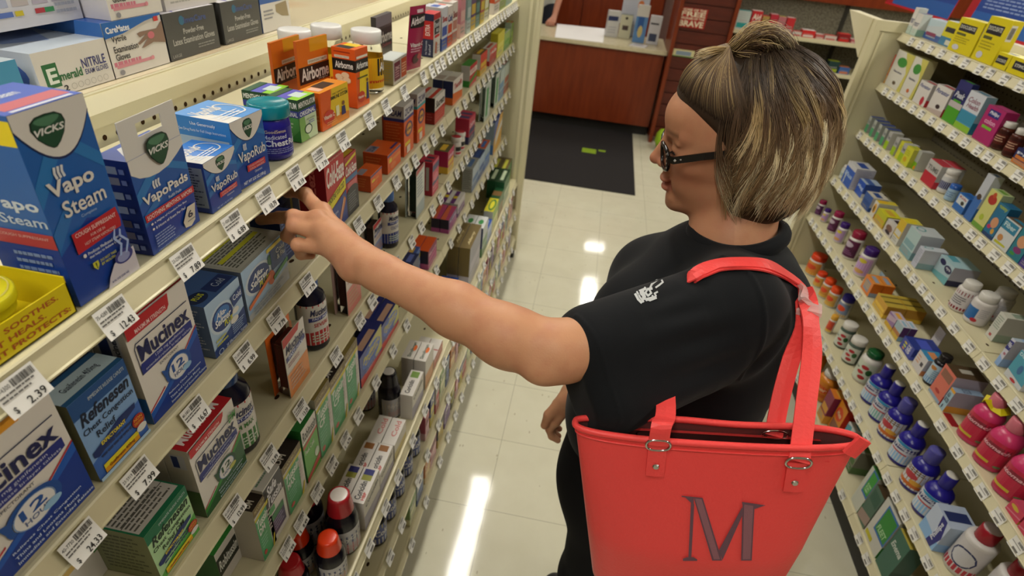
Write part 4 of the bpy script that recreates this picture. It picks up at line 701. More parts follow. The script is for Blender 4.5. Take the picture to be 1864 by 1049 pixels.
row('L', 'B', [
    ((797, 228.5), (821, 210), (798, 174), .027, '#b82a22', '#8a1a18', '#c8c4bc', '#b82a22', 'Sudafed', '#26201e', 'red carton with a black and white band, front of two', dict(F=[('r', 0, .5, 1, 1, '#d0ccc4'), ('r', 0, 0, 1, .48, '#b82a22'), ('t', 'Sucrets', .08, .58, .94, .86, '#2a2020', 'BI'), ('l', .1, .1, .9, .4, 3, '#c85a50')], S=[('r', 0, .45, 1, 1, '#1c1a1c'), ('l', .2, .1, .8, .4, 3, '#a84a44')], T=[('r', 0, .3, 1, .7, '#b82a22')], n=2, short='red and black carton')),
    ((827, 193), (846, 174.5), (828, 146.5), .03, '#d8d2c8', '#22305a', '#cfcbc2', '#d86a2a', 'Contac', '#a8282c', 'white and orange carton with a navy side', dict(F=[('p', [(0, 0), (1, 0), (1, .3), (0, .5)], '#d86a2a'), ('t', 'Theraflu', .1, .6, .92, .85, '#a8282c', 'BI')], T=[('r', .1, .1, .5, .9, '#a89890')], n=2, short='white and orange carton')),
    ((855, 160), (869, 146.5), (854, 123), .03, '#b8323a', '#c0bcb8', '#3a8a3a', '#3a8a3a', 'Advil', '#e0c8a0', 'red carton with a bright green top', dict(F=[('r', 0, .82, 1, 1, '#b8323a'), ('r', 0, .55, 1, .8, '#d8d0c4'), ('p', [(0, .1), (1, .3), (1, .5), (0, .3)], '#4a8a3a'), ('l', .1, .6, .9, .75, 2, '#b8323a')], T=[('r', 0, .3, 1, .36, '#2a6a2a')])),
    ((876.6, 140), (887, 127), (877, 99), .03, '#c8342c', '#cac6be', '#6a5038', '#d8b03a', None, WHT, 'red carton with a brown top', dict(n=1)),
    ((895, 122), (905.6, 108), (895.5, 87), .03, '#c23a3a', '#cfcbc6', '#c9c5be', '#a82a30', 'Halls', '#d8d4cc', 'white and red carton second from the end panel group', {}),
    ((907.5, 107), (918, 92), (908, 62), .03, '#cfc52a', '#b8ae2c', '#d8ce3a', '#e0da6a', None, WHT, 'yellow carton on the second shelf', {}),
    ((921, 94), (930, 82), (921.5, 60), .03, '#8fae5a', '#b8c4a8', '#b8c4b0', '#5a9a3a', None, WHT, 'light green carton on the second shelf', {}),
    ((931, 80), (940, 68), (932, 42), .03, '#7a9a4a', '#a8b8a0', '#b8503a', '#a8c858', None, WHT, 'green carton with a reddish top, last on the second shelf', {})])
# --- third shelf
carton('L', 'C', (135, 1090), (235, 1010), (140, 1010), .05, ('#d4cfc6', '#c4bfb4', '#cfcac0'), [('r', 0, .86, .6, .98, '#c0bdb6'), ('r', .1, .6, .5, .8, '#d8b86a'), ('t', 'DM', .7, .5, .97, .8, '#3a8a3a', 'BI')], (), (), 'pale carton at the bottom left corner of the picture', rot=False, w=.09, right=True, h=.085)
carton('L', 'C', (277, 1055), (354, 962), (249, 976), .072, ('#a9cf9a', '#7f8860', '#1c6a48'), [('p', [(0, 0), (1, 0), (1, .4), (0, .1)], '#58a84a')] + REF('#1c6a48', 0, 0, '#1a3020', ' DM'), [('l', .1, .1, .9, .9, 10, '#4c5434')], [('r', .03, .1, .97, .9, '#b9b5ae'), ('r', .03, .72, .97, .84, '#b9b03a'), ('l', .06, .14, .94, .68, 7, '#5c5a54'), ('r', .03, .4, .97, .41, '#2a2a28')], 'green chest congestion carton with drug facts on its top', h=.09)
MD = muc(dm=True, bot='#2f8a34', bot2='#1c5a30', hue='#2a8a3a', circ='#1f4d36', strip=False) + [('p', [(0, 1), (0, .9), (.66, .9), (.72, .95), (.74, 1)], '#b8232c'), ('t', 'MAXIMUM STRENGTH', .12, .915, .62, .95, '#e8ccc8', 'M')]
carton('L', 'C', (380, 943), (451, 841), (340, 823), .035, (W_, '#bdb9b0', '#b8232c'), MD, [('r', .25, .72, .8, .92, '#b9bcc8'), ('r', .3, .74, .55, .9, '#27366e'), ('r', 0, 0, 1, .4, '#4a6a3a'), ('r', .2, .05, .5, .2, '#a89a4a')], [('t', 'MucinexDM', .08, .25, .85, .7, '#e8dcd8', 'B')], 'white and green maximum strength tablet carton with a red top', n=2, short='white and green tablet carton')
def syrup(k, base, r, h, lab, desc, capc='#2a4a86', body='#161628', side='L', cap=True, hl=(.1, .68), **kw):
    prof = [(.001, 0), (r * .93, .0008), (r, .005), (r, h * .68), (r * .92, h * .75), (r * .5, h * .84), (r * .48, h * .88)]
    cp = ([(r * .62, h * .85), (r * .64, h * .86), (r * .62, h), (r * .56, h * 1.01), (.001, h * 1.01)], capc) if cap else None
    return bottle(side, k, base, prof, body, desc, label=(h * hl[0], h * hl[1], r * 1.008, 1.5, lab[0], lab[1]), cap=cp, **kw)
def mlab(c, name='FAST-MAX', sub='DM MAX'):
    return ([('r', 0, .95, 1, 1, '#b8232c'), ('p', [(0, 0), (1, 0), (1, .3), (.5, .36), (0, .3)], c), ('t', 'Mucinex', .3, .74, .78, .9, '#1c2150', 'BI'), ('p', [(.26, .6), (.8, .64), (.82, .72), (.26, .7)], '#25307c'), ('t', name, .34, .64, .76, .7, '#c9cde4', 'B'), ('t', sub, .36, .46, .72, .56, c, 'M'), ('l', .3, .05, .75, .26, 3, '#c8d8c4')], '#d6d2ca')
syrup('C', (462, 812), .031, .15, mlab('#3c7a3a'), 'dark cough syrup bottle with a white and green label', capc='#26406e')
def blister(side, k, bl, br, tl, dp, fc, bc, F, desc, bulge='#3a2a2a', xf=None, h=None):
    """clear clamshell: printed card behind a moulded bubble, standing with its face outwards"""
    P0, ux, nn, w, h0 = frame_of(side, k, bl, br, tl, False, None, xf); h = h or h0
    mb = MB(); mb.box((0, 0, 0), (w, .001, h), fc); art(mb, (0, 0, 0), (1, 0, 0), (0, 0, 1), w, h, F)
    o = mb.obj('blister_pack', PAPER); place(o, P0, ux)
    cb = MB(); e = .0014; prof = [(0, e), (.0, dp * .15), (.08, dp * .9), (.16, dp), (.84, dp), (.92, dp * .9), (1, dp * .15), (1, e)]
    v = [(u * w, y, z) for z in (h * .03, h * .92) for u, y in prof]; n = len(prof)
    cb.add(v, [(i + 1, i, n + i, n + i + 1) for i in range(n - 1)] + [tuple(range(n)), tuple(range(n, 2 * n))[::-1]], '#dcdcd6'); cb.obj('clear_bubble', CLEAR, o)
    kb = MB(); kb.box((w * .2, .002, h * .1), (w * .8, dp * .8, h * .84), bulge); kb.obj('tablet_sheet', MATTE, o)
    bb = MB(); bb.box((-w * .04, dp + .0005, 0), (w * 1.04, dp + .0015, h * 1.02), bc); bb.obj('back_card', PAPER, o)
    tag(o, desc, 'packet'); put_item(o, side, k, float(P0[1]), desc); return o
def mbl(c, t2='FAST-MAX'): return [('p', [(0, 1), (0, .86), (.7, .9), (.8, 1)], '#b8232c'), ('p', [(0, 0), (1, 0), (1, .44), (0, .4)], c), ('t', 'Mucinex', .06, .72, .95, .86, '#1c2150', 'BI'), ('p', [(.04, .6), (.96, .66), (.96, .74), (.04, .68)], '#3a4480'), ('t', t2, .15, .63, .85, .69, '#c9cde4', 'B'), ('l', .1, .48, .8, .56, 2, '#b88a8a'), ('l', .1, .08, .85, .34, 4, '#c89a7a')]
blister('L', 'C', (523, 724), (564, 676), (505, 632), .026, '#d6d0c8', '#dd6a22', mbl('#dd8a4a'), 'clear clamshell cold tablet pack with an orange lower half', bulge='#6a2a22')
syrup('C', (588, 626), .028, .15, mlab('#b8262c', sub='SEVERE'), 'dark cold syrup bottle with a white and red label', capc='#2a4a86')
blister('L', 'C', (624, 574), (655, 542), (614, 478), .026, '#d8c8c0', '#c8a8a0', mbl('#d07a70'), 'clear clamshell cold pack with a pink lower half, by the wrist', bulge='#4a2020')
blister('L', 'C', (680, 470), (702, 447), (668, 413), .026, '#d8d0c8', '#c8c0b8', mbl('#8a9ac8'), 'clear clamshell cold pack just above the forearm', bulge='#4a3030', h=.085)
syrup('C', (719, 446), .024, .14, mlab('#2a3a86', sub='COLD FLU'), 'dark cold syrup bottle with a white and blue label', capc='#4a6aa0')
blister('L', 'C', (752, 398), (769, 378), (754, 318), .028, '#c8ccc4', '#b8c0b8', [('p', [(0, 1), (0, .9), (.9, .95), (.95, 1)], '#b84a50'), ('l', .1, .4, .9, .85, 7, '#7a8a98'), ('p', [(0, 0), (1, 0), (1, .3), (0, .25)], '#9aa8ac')], 'clear clamshell pack with dark green capsules inside', bulge='#1c3430')
row('L', 'C', [
    ((783, 357), (804.5, 343), (785, 301), .03, '#c8405c', '#a82038', '#b82a44', '#3a3a6a', 'Benadryl', '#2a2048', 'bright pink allergy carton with a pale side stripe', dict(S=[('r', .35, .15, .65, .85, '#b8b4b0')], F=[('r', 0, .72, 1, .9, '#3a3a6a'), ('r', 0, .3, 1, .4, '#3a3a6a'), ('e', .5, .5, .35, .12, '#d86a80'), ('l', .1, .05, .9, .25, 2, '#d88a98')], T=[('r', .1, .2, .3, .9, '#2a2a44'), ('r', .5, .2, .7, .9, '#2a2a44')], n=2, short='bright pink allergy carton')),
    ((816, 318), (830, 303), (817, 276), .045, '#b82858', '#a82050', '#5a5438', '#d8b03a', 'Allergy', '#e8c8d0', 'crimson allergy carton with an olive top', {}),
    ((853, 264), (864, 248), (854, 219), .05, '#b82a4a', '#a82440', '#b83a54', '#2a2a5a', 'Children', '#e0c0c8', 'crimson children allergy carton beside white bottles', dict(T=[('r', .1, .1, .35, .9, '#3a3a6a'), ('r', .55, .1, .75, .9, '#3a3a6a')])),
])
for i, (bx, by) in enumerate(((831, 283), (842, 274))):
    bottle('L', 'C', (bx, by), [(.001, 0), (.016, .001), (.017, .003), (.017, .045), (.013, .052)], '#d8d4cc', 'small white pill bottle with a red disc on its cap, %s' % ('front one', 'rear one')[i], cap=([(.016, .05), (.0185, .052), (.0185, .064), (.0165, .066), (.001, .066)], ['#dad6d0', '#dad6d0', '#dad6d0', '#a8323a']), label=(.006, .042, .0172, 1.4, [('r', .2, .4, .8, .8, '#2a2a2a'), ('r', .2, .1, .8, .3, '#b83a4a')], '#d8d0c8'), group='small pill bottles')
for i, (bl, br, tl) in enumerate((((873, 222), (883, 208), (868, 174)), ((893, 196), (902, 184), (888, 155)))):
    blister('L', 'C', bl, br, tl, .02, '#b8c4bc', '#a8b4ac', [('r', .2, .1, .55, .85, '#1f8a4a'), ('l', .6, .2, .95, .8, 5, '#9aaaa8')], 'grey green blister pack with a green bar, %s' % ('nearer one', 'farther one')[i], bulge='#9ab0a4')
row('L', 'C', [((903, 186), (912, 172), (903, 140), .03, '#a8b8b8', '#98a8a8', '#a8b8b8', '#5a8ab0', None, WHT, 'pale blue grey carton on the third shelf', {}), ((913, 172), (922, 160), (914, 128), .03, '#b0bcb4', '#a0acA4', '#b0bcb4', '#a04a3a', None, WHT, 'pale grey carton, last on the third shelf', {})])
# --- fourth shelf
TU = lambda t2: [('r', 0, .86, 1, 1, '#6a5424'), ('t', 'MAXIMUM', .1, .9, .8, .96, '#b8a878', 'M'), ('p', [(0, .82), (1, .86), (1, .8), (0, .76)], '#d0c02c'), ('p', [(0, 0), (.72, 0), (.8, .8), (0, .78)], '#3f9a62'), ('t', 'Tussin', .06, .62, .8, .77, '#dfe6dc', 'BI'), ('t', t2, .1, .48, .5, .6, '#dfe6dc', 'B'), ('l', .1, .2, .6, .42, 4, '#7fc09a'), ('e', .2, .12, .1, .04, '#b83a34'), ('p', [(.7, 0), (.8, 0), (.95, .2), (.88, .2)], '#d0c02c'), ('l', .72, .3, .95, .7, 6, '#c8bfb8')]
TT = [('r', 0, 0, 1, 1, '#2a2220'), ('t', 'Tussin', .1, .55, .9, .85, '#cfc8bc', 'B'), ('t', 'DM', .1, .15, .45, .4, '#cfc8bc', 'B')]
GB = '#d2cec6'
carton('L', 'D', (401, 1066), (450, 1010), (372, 1012), .05, (GB, '#1f6a34', '#3f9a44'), [('r', 0, .3, .9, .8, '#1c2620'), ('t', 'Robitussin', .04, .42, .88, .7, '#dfe2dc', 'BI')], (), [('e', .6, .6, .14, .16, '#dfe2dc'), ('t', 'DM', .52, .55, .68, .65, '#1f4a2c', 'B')], 'white and green cough syrup carton at the bottom edge', h=.085)
carton('L', 'D', (457, 1017), (497, 981), (441.7, 960), .045, (GB, '#b8b4aa', '#2a2220'), TU('DM'), (), TT, 'green and white tussin carton with a dark brown top, nearest', n=1)
SF = [('r', 0, .62, 1, .98, '#23202c'), ('t', 'Safe', .15, .8, .7, .95, '#dcdae0', 'BI'), ('t', 'Tussin', .1, .64, .92, .79, '#dcdae0', 'BI'), ('r', .05, .5, .4, .6, '#4a9a5a'), ('r', .15, .1, .85, .46, '#3a3058'), ('r', .15, .36, .85, .46, '#2f7a4a'), ('l', .2, .14, .8, .34, 4, '#8a84a8')]
carton('L', 'D', (501, 991), (531, 943), (476.5, 897), .045, (GB, '#c0bcb4', '#c9c6c0'), SF, (), [('l', .1, .2, .9, .8, 4, '#6a8a70')], 'white carton with black and green panels between tussin cartons', h=None)
carton('L', 'D', (532.7, 939), (558, 885), (511, 857), .045, (GB, '#b8b4aa', '#2a2220'), TU('MAX'), (), TT, 'green tussin carton with a brown top, right of the black panelled one')
carton('L', 'D', (556.7, 879), (587, 839), (537, 803), .045, ('#5aa83e', '#2f7a3a', '#2f7a3a'), [('r', 0, .72, 1, 1, '#dcd8d0'), ('t', 'Robitussin', .04, .76, .97, .93, '#1c2620', 'BI'), ('p', [(0, .64), (1, .7), (1, .74), (0, .7)], '#b83a34'), ('p', [(0, 0), (1, .1), (1, .22), (0, .08)], '#b83a34'), ('e', .8, .3, .15, .08, '#c8d8c0'), ('t', 'Peak Cold', .08, .52, .7, .6, '#dfe8d8', 'M')], (), (), 'bright green and white peak cold cough carton')
carton('L', 'D', (586, 836), (611, 794), (568, 736), .045, (GB, '#b8b4aa', '#8a7a44'), TU('CF'), (), (), 'green tussin carton, middle of the row, no dark top')
carton('L', 'D', (608, 793), (633, 748), (596, 703), .045, (GB, '#b8b4aa', '#2a2220'), TU('CF'), (), TT, 'green tussin carton with brown top beside the blue cartons')
carton('L', 'D', (635, 749), (653, 711), (620, 660), .045, (GB, '#b8b4aa', '#8a7a44'), TU('CF'), (), (), 'last green tussin carton, touching the blue syrup cartons')
CO = [('p', [(0, 0), (1, 0), (1, .12), (0, .3)], '#c8383a'), ('p', [(.4, .95), (1, 1), (1, .2), (.7, .2)], '#b8b45a'), ('e', .5, .6, .42, .28, '#3a62b8'), ('t', 'Pediatric', .12, .62, .9, .8, '#c8b83a', 'BI'), ('t', 'Cough', .2, .45, .8, .62, '#c8b83a', 'BI'), ('l', .2, .2, .8, .35, 2, '#8a98c8')]
for (bl, br, tl, lab) in (((660, 708), (696, 641), (651, 660), 'blue children cough carton with yellow letters, nearer one'), ((697, 641), (728, 588), (691, 602), 'blue children cough carton with yellow letters, farther one')):
    carton('L', 'D', bl, br, tl, .034, ('#2f3f8e', '#1c2668', '#20286e'), CO, [('r', .2, .7, .8, .9, '#b8b8c0')], [('r', .2, .15, .8, .6, '#c09a86')], lab, n=2 if 'nearer' not in lab else 1, short='blue children cough carton')
bx2 = '#24305e'
row('L', 'D', [
    ((741, 540), (757, 520), (740, 500), .034, '#24305e', '#1c2448', '#24305e', '#5a6ab0', None, WHT, 'navy carton below the forearm', {}),
    ((758, 508), (773, 470), (757, 462), .034, '#6a84b8', '#2a4488', '#3a5496', '#c8a04a', None, WHT, 'blue and yellow carton beside the orange topped cartons', dict(F=[('p', [(0, .2), (1, .6), (1, .8), (0, .5)], '#c8b44a'), ('p', [(0, 0), (1, .3), (1, .45), (0, .2)], '#b8c4d4')])),
    ((779, 492), (800, 466), (779, 460), .03, '#8a2a5a', '#1c1430', '#d0501c', '#c05a88', 'Mucus', '#d8a8b8', 'purple cold carton with an orange top, front pair', dict(n=2, short='purple and orange carton', T=[('r', 0, .0, 1, 1, '#d0501c')])),
    ((822, 427), (838, 401), (824, 390), .03, '#5a2a6a', '#1c1230', '#c05a3a', '#a84a8a', '4-way', '#d8b8d8', 'deep purple carton with a flame orange top', dict(n=2, short='deep purple carton', T=[('p', [(0, 0), (1, 0), (1, .6), (0, .4)], '#a83a6a')])),
    ((838, 398), (850, 375), (838, 365), .03, '#b8b0b8', '#c8c4c0', '#c8c4c0', '#6a3a7a', None, WHT, 'white carton with a purple and yellow top', dict(n=2, short='white and purple carton', T=[('r', 0, .5, .4, 1, '#5a2a6a'), ('r', .4, .5, .6, 1, '#c8b02a'), ('r', .6, .5, 1, 1, '#5a2a6a')])),
    ((862, 352), (873, 330), (862, 306), .04, '#a8b4bc', '#9a9c98', '#8a8c88', '#4a6a9a', None, WHT, 'grey carton with fine print on its side', dict(S=[('l', .1, .1, .9, .9, 10, '#6a6c68')])),
    ((874, 330), (884, 312), (873, 290), .035, '#9ab0c8', '#b8c0c4', '#2a3a6a', '#2a4a8a', None, WHT, 'pale blue carton with a navy top', {}),
    ((884, 312), (893, 295), (883, 272), .035, '#8aa0b0', '#a8b4b8', '#b8562a', '#3a6ab0', None, WHT, 'pale blue carton with an orange topped lid', {}),
    ((900, 283), (917, 258), (900, 226), .04, '#c8963a', '#8a9aa8', '#1f3a7a', '#4a7ab8', None, WHT, 'blue and orange carton, last on the fourth shelf', dict(F=[('p', [(0, 1), (0, .4), (.6, 1)], '#2a4a94'), ('p', [(.2, .2), (1, .6), (1, .8), (.2, .5)], '#c8c8c4')]))])
# --- fifth shelf
def coldbox(bl, br, tl, lab, cols=('#cfcac2', '#c8c3bb', '#cdc8c0'), T=None, F=None, dp=.034, n=2, txt='Coricidin', **kw):
    kw.pop('n', None)
    carton('L', 'E', bl, br, tl, dp, cols, F or [('p', [(0, 0), (1, 0), (1, .3), (0, .5)], '#8a84a0'), ('t', txt, .1, .7, .9, .85, '#2a2a30', 'B')], (), T or [('t', txt, .08, .35, .6, .75, '#26242a', 'B'), ('r', .62, .2, .95, .85, '#8a8a3a'), ('r', .78, .2, .95, .85, '#26286a'), ('t', 'HBP', .08, .1, .3, .3, '#b83a34', 'B')], lab, n=kw.pop('n', n) if 'n' in kw else n, short='white ' + txt.lower() + ' carton' if txt != 'Coricidin' else 'white blood pressure cold carton', **kw)
coldbox((674, 968), (703, 905), (665, 911), 'white cold carton with olive and navy squares on top')
coldbox((705, 904), (728, 849), (697, 853), 'white cold carton with a brown square on top', T=[('t', 'Coricidin', .08, .35, .6, .75, '#26242a', 'B'), ('r', .75, .2, .95, .85, '#8a5a2a'), ('t', 'HBP', .08, .1, .3, .3, '#b83a34', 'B')])
coldbox((732, 843), (750, 795), (725, 796), 'plain white topped cold carton behind the black syrup bottle', T=[('t', 'Cold', .3, .2, .9, .6, '#c07a74', 'B')], F=[('p', [(0, 0), (1, 0), (1, .3), (0, .5)], '#c8b46a')])
coldbox((767, 768), (785, 722), (757, 708), 'slim white cold carton with an olive square', n=1, T=[('t', 'Coricidin', .08, .35, .6, .75, '#26242a', 'B'), ('r', .7, .2, .95, .85, '#6a8a3a')])
coldbox((783, 712), (796, 678), (772, 665), 'white sinus carton with orange print on top', T=[('t', 'Similasan', .1, .3, .9, .6, '#3a4a3a', 'B'), ('e', .6, .25, .16, .14, '#d86a2a')], F=[('p', [(0, 0), (1, 0), (1, .4), (0, .5)], '#c88a5a')], txt='Sinus')
coldbox((800, 676), (822, 640), (798, 637), 'white carton with a red front face by the forearm', F=[('r', 0, 0, 1, .96, '#b85a50'), ('t', 'Boiron', .1, .5, .9, .75, '#d8b8b0', 'B')], T=[('r', .45, 0, .5, 1, '#a8484a')], txt='Remedy')
def dark(base, capc, lab, body='#12101a', r=.027, h=.15, lc=None, k='E'):
    syrup(k, base, r, h, ([('r', 0, 0, 1, .5, lc or '#2c3a6a'), ('t', 'NyQuil', .2, .55, .8, .85, '#d8d4d0', 'B'), ('l', .2, .1, .8, .4, 3, '#a85a5a')], '#8a8a90'), lab, capc=capc, body=body, hl=(.06, .55))
def ribcap(base, capc, r, h, lab, topc='#d8cfc8', body='#12101a', lc='#a83444', lc2='#2c3a6a', k='E', world=None):
    prof = [(.001, 0), (r * .95, .001), (r, .006), (r, h * .56), (r * .9, h * .66), (r * .62, h * .74), (r * .6, h * .76)]
    n = 5; cp = [(r * .8, h * .74)]
    for i in range(n): cp += [(r * (.80 - .03 * i), h * (.745 + .045 * i)), (r * (.77 - .03 * i), h * (.78 + .045 * i))]
    cp += [(r * .62, h), (r * .5, h * 1.008), (.001, h * 1.008)]; cols = [capc] * (len(cp) - 3) + [capc, topc]
    bottle('L', k, base, prof, body, lab, seg=20, label=(h * .05, h * .5, r * 1.008, 1.4, [('r', 0, 0, 1, .45, lc), ('r', 0, .45, 1, .8, lc2), ('t', 'NyQuil', .2, .52, .8, .74, '#dcdad8', 'B'), ('l', .2, .1, .8, .35, 3, '#d0a0a0')], '#b8b8bc'), cap=(cp, cols), world=world)
zE = zdeck('L', 'E')
def wE(px, py, hgt):                       # a point on the fifth shelf under something seen at that pixel, hgt above it
    return at(px, py, z=zE + hgt)
def standE(px, py, hgt, dx=0.0, dy=0.0): p = wE(px, py, hgt); return (float(p[0]) + dx, float(p[1]) + dy, zE)
ribcap(None, '#a8242c', .034, .165, 'dark nighttime syrup bottle with a pleated red cap and white disc', world=standE(627, 903, .165))
ribcap(None, '#a8242c', .034, .165, 'dark nighttime syrup bottle with a pleated red cap, deeper on the shelf', world=standE(574, 890, .165, -.028))
ribcap(None, '#dc3c14', .03, .125, 'dark daytime syrup bottle with a bright orange cap, right one', topc='#dc3c14', lc='#c8a04a', world=standE(610, 972, .125, 0, -.01))
ribcap(None, '#dc3c14', .03, .125, 'dark daytime syrup bottle with a bright orange cap, left one', topc='#dc3c14', lc='#c8a04a', world=standE(566, 962, .125, -.028, -.01))
ribcap(None, '#b8202a', .03, .12, 'syrup bottle with a red cap at the very bottom edge', topc='#b8202a', world=standE(527, 1022, .12))
ribcap(None, '#14121a', .030, .15, 'black syrup bottle with a white disc on its cap', topc='#c8c4c0', lc='#b8b0a8', lc2='#c8c0b8', world=standE(732, 681, .15, -.036))
ribcap(None, '#14121a', .028, .15, 'black syrup bottle deeper in the fifth shelf', topc='#14121a', world=standE(694, 668, .15, -.05))
row('L', 'E', [
    ((823, 545), (842, 512), (824, 531), .03, '#a8b8a8', '#a82a2a', '#2a52a8', '#c8c4bc', None, WHT, 'blue topped carton with a red edge, just past the forearm', dict(n=2, short='blue and red carton', T=[('t', 'Clear', .2, .2, .8, .7, '#c8d0e0', 'B')], S=[('r', .15, 0, .85, .8, '#b8b08a')])),
    ((843, 525), (865, 478), (845, 478), .04, '#8a8a98', '#6a5a30', '#6a5a34', '#a8a4b0', None, WHT, 'bronze topped carton, front of a pair', dict(n=2, short='bronze topped carton', T=[('t', 'Allergy', .15, .2, .7, .5, '#c8b88a', 'BI')])),
    ((866, 468), (884, 436), (866, 447), .04, '#b8c0c0', '#26386a', '#c8cac8', '#5a8a5a', None, WHT, 'white topped carton with a green mark', dict(n=2, short='white topped carton', T=[('e', .5, .5, .2, .25, '#3a8a4a')])),
    ((882, 446), (896, 418), (883, 430), .03, '#b8c4d8', '#a03040', '#2a52a8', '#8aa0c8', None, WHT, 'blue topped carton beside the round yellow one', dict(n=2, short='blue topped carton')),
    ((889, 425), (903, 393), (888, 408), .04, '#8ab048', '#b8b8a0', '#c8c02c', '#e0dca0', None, WHT, 'green and yellow carton with an oval on its top', dict(T=[('e', .5, .4, .42, .36, '#3a7a3a'), ('e', .5, .42, .3, .22, '#dcd438')])),
    ((903, 400), (915, 372), (903, 376), .04, '#3a6a3a', '#1a4a28', '#1c4a2a', '#8a6a3a', None, WHT, 'dark green carton with a brown top', dict(T=[('r', .3, 0, .7, 1, '#7a5a34')])),
    ((911, 378), (922, 352), (911, 350), .04, '#2a6a40', '#1c5030', '#1a3a24', '#b8c8a8', None, WHT, 'deep green carton, front of two', dict(n=2, short='deep green carton')),
    ((919, 350), (929, 324), (919, 318), .04, '#4a7a4a', '#3a4a2a', '#6a5a38', '#c8c84a', None, WHT, 'brown topped carton near the end panel', dict(n=2, short='brown topped carton'))])
# --- bottom two shelves: narrow slices of fronts
rb = random.Random(11)
PAL = [('#b85a6a', 'dusty pink', '#d8b0b8'), ('#2a3f86', 'royal blue', '#c8b83a'), ('#c8c4bc', 'off white', '#b83a44'), ('#7a9a5a', 'sage green', '#d8d8b0'), ('#a8b4c0', 'pale grey blue', '#3a5a9a'), ('#c87a3a', 'burnt orange', '#e0c89a'), ('#8a2a4a', 'wine red', '#d8a8b0'), ('#3a3a3e', 'charcoal', '#b8a04a'), ('#b8a8c0', 'lilac', '#6a4a8a'), ('#c0b85a', 'mustard', '#4a4a2a')]
def filler(side, k, y0, y1, wmin, wmax, hmin, hmax, x0, kinds='b', seed=1, z=None, start=0, where=''):
    rr = random.Random(seed); y = y0; i = start; s = 1 if side == 'L' else -1; z = zdeck(side, k)
    words = ('slim', 'narrow', 'squat', 'tall', 'small', 'upright', 'boxy', 'plain')
    while y < y1:
        w = rr.uniform(wmin, wmax); h = rr.uniform(hmin, hmax); col, cn, ac = PAL[i % len(PAL)]; wd = words[(i // len(PAL) + i) % len(words)]
        if y + w > y1: break
        lab = '%s %s carton %s' % (wd, cn, where)
        mb = MB(); F = simple(col, ac, rr.choice(('Cough', 'Relief', 'Cold', 'Care', 'Plus', 'Night')), rr.choice(('#e6e4dc', '#2a2a38')))
        if rr.random() < 0.5: F.append(('e', .5, .45, .3, .14, ac))
        dp = rr.uniform(.04, .07); carton_mesh(mb, w, h, dp, (col, col, rr.choice(('#c9c5bc', col, ac))), F, [('r', 0, 0, 1, .3, ac)], [('r', .2, .2, .8, .6, ac)], side)
        o = mb.obj('medicine_box', PAPER); ux = np.array([0, float(s), 0]); P0 = np.array([x0, y if s > 0 else y + w, z]); place(o, P0, ux)
        tag(o, lab, 'box'); put_item(o, side, k, y, lab); y += w + rr.uniform(.004, .02); i += 1
    return i
def bots(side, k, spots, r, h, cap, body, lab, lop, desc, group):
    s = 1 if side == 'L' else -1
    for i, y in enumerate(spots):
        x = (LSH if side == 'L' else RSH)[k][0] - s * (.017 + r)
        syrup(k, None, r, h, (lop, lab), desc, capc=cap, body=body, side=side, world=(x, y, zdeck(side, k)), group=group)
bots('L', 'F', (.80, .87, .94, 1.01, 1.08), .026, .125, '#16141c', '#14121c', '#3a4a8e', [('r', 0, .8, 1, 1, '#b8a83a'), ('r', 0, 0, 1, .3, '#c8c8cc'), ('t', 'Cold', .25, .4, .75, .7, '#d8d8dc', 'B')], 'dark syrup bottle with a blue and yellow label on the sixth shelf', 'dark syrup bottles on the sixth shelf')
n_ = filler('L', 'F', 1.13, 2.74, .03, .07, .09, .14, LSH['F'][0] - .0152, seed=4, where='on the sixth left shelf')
filler('L', 'G', .95, 2.74, .035, .08, .08, .13, LSH['G'][0] - .0152, seed=9, start=3, where='on the bottom left shelf')
# ------------------------------------------------------------------ right shelving
WH = '#d2cfc8'
YD = dict(F=[('r', .1, .62, .8, .84, '#2a2a30'), ('t', 'DOCUSATE', .14, .7, .76, .8, '#c8c8b8', 'B'), ('r', .1, .5, .5, .57, '#5a5a30'), ('l', .1, .25, .8, .45, 3, '#a89a20'), ('e', .3, .14, .14, .08, '#c8c8d0')], S=[('r', .1, .55, .6, .9, '#d2cfc8'), ('b', .15, .6, .55, .85, '#3a3a3a')], T=[('r', .2, .2, .8, .8, '#c8b820')])
def gf(c1, c2=None, cir=None, tx=None, tc='#2a3a6a'):
    F = [('r', 0, 0, 1, .3, c1)]
    if c2: F.append(('p', [(0, .6), (1, .8), (1, 1), (0, 1)], c2))
    if cir: F.append(('e', .5, .68, .3, .16, cir))
    if tx: F.append(('t', tx, .08, .42, .92, .58, tc, 'BI'))
    F.append(('l', .15, .08, .85, .26, 2, '#b8b8b0')); return F
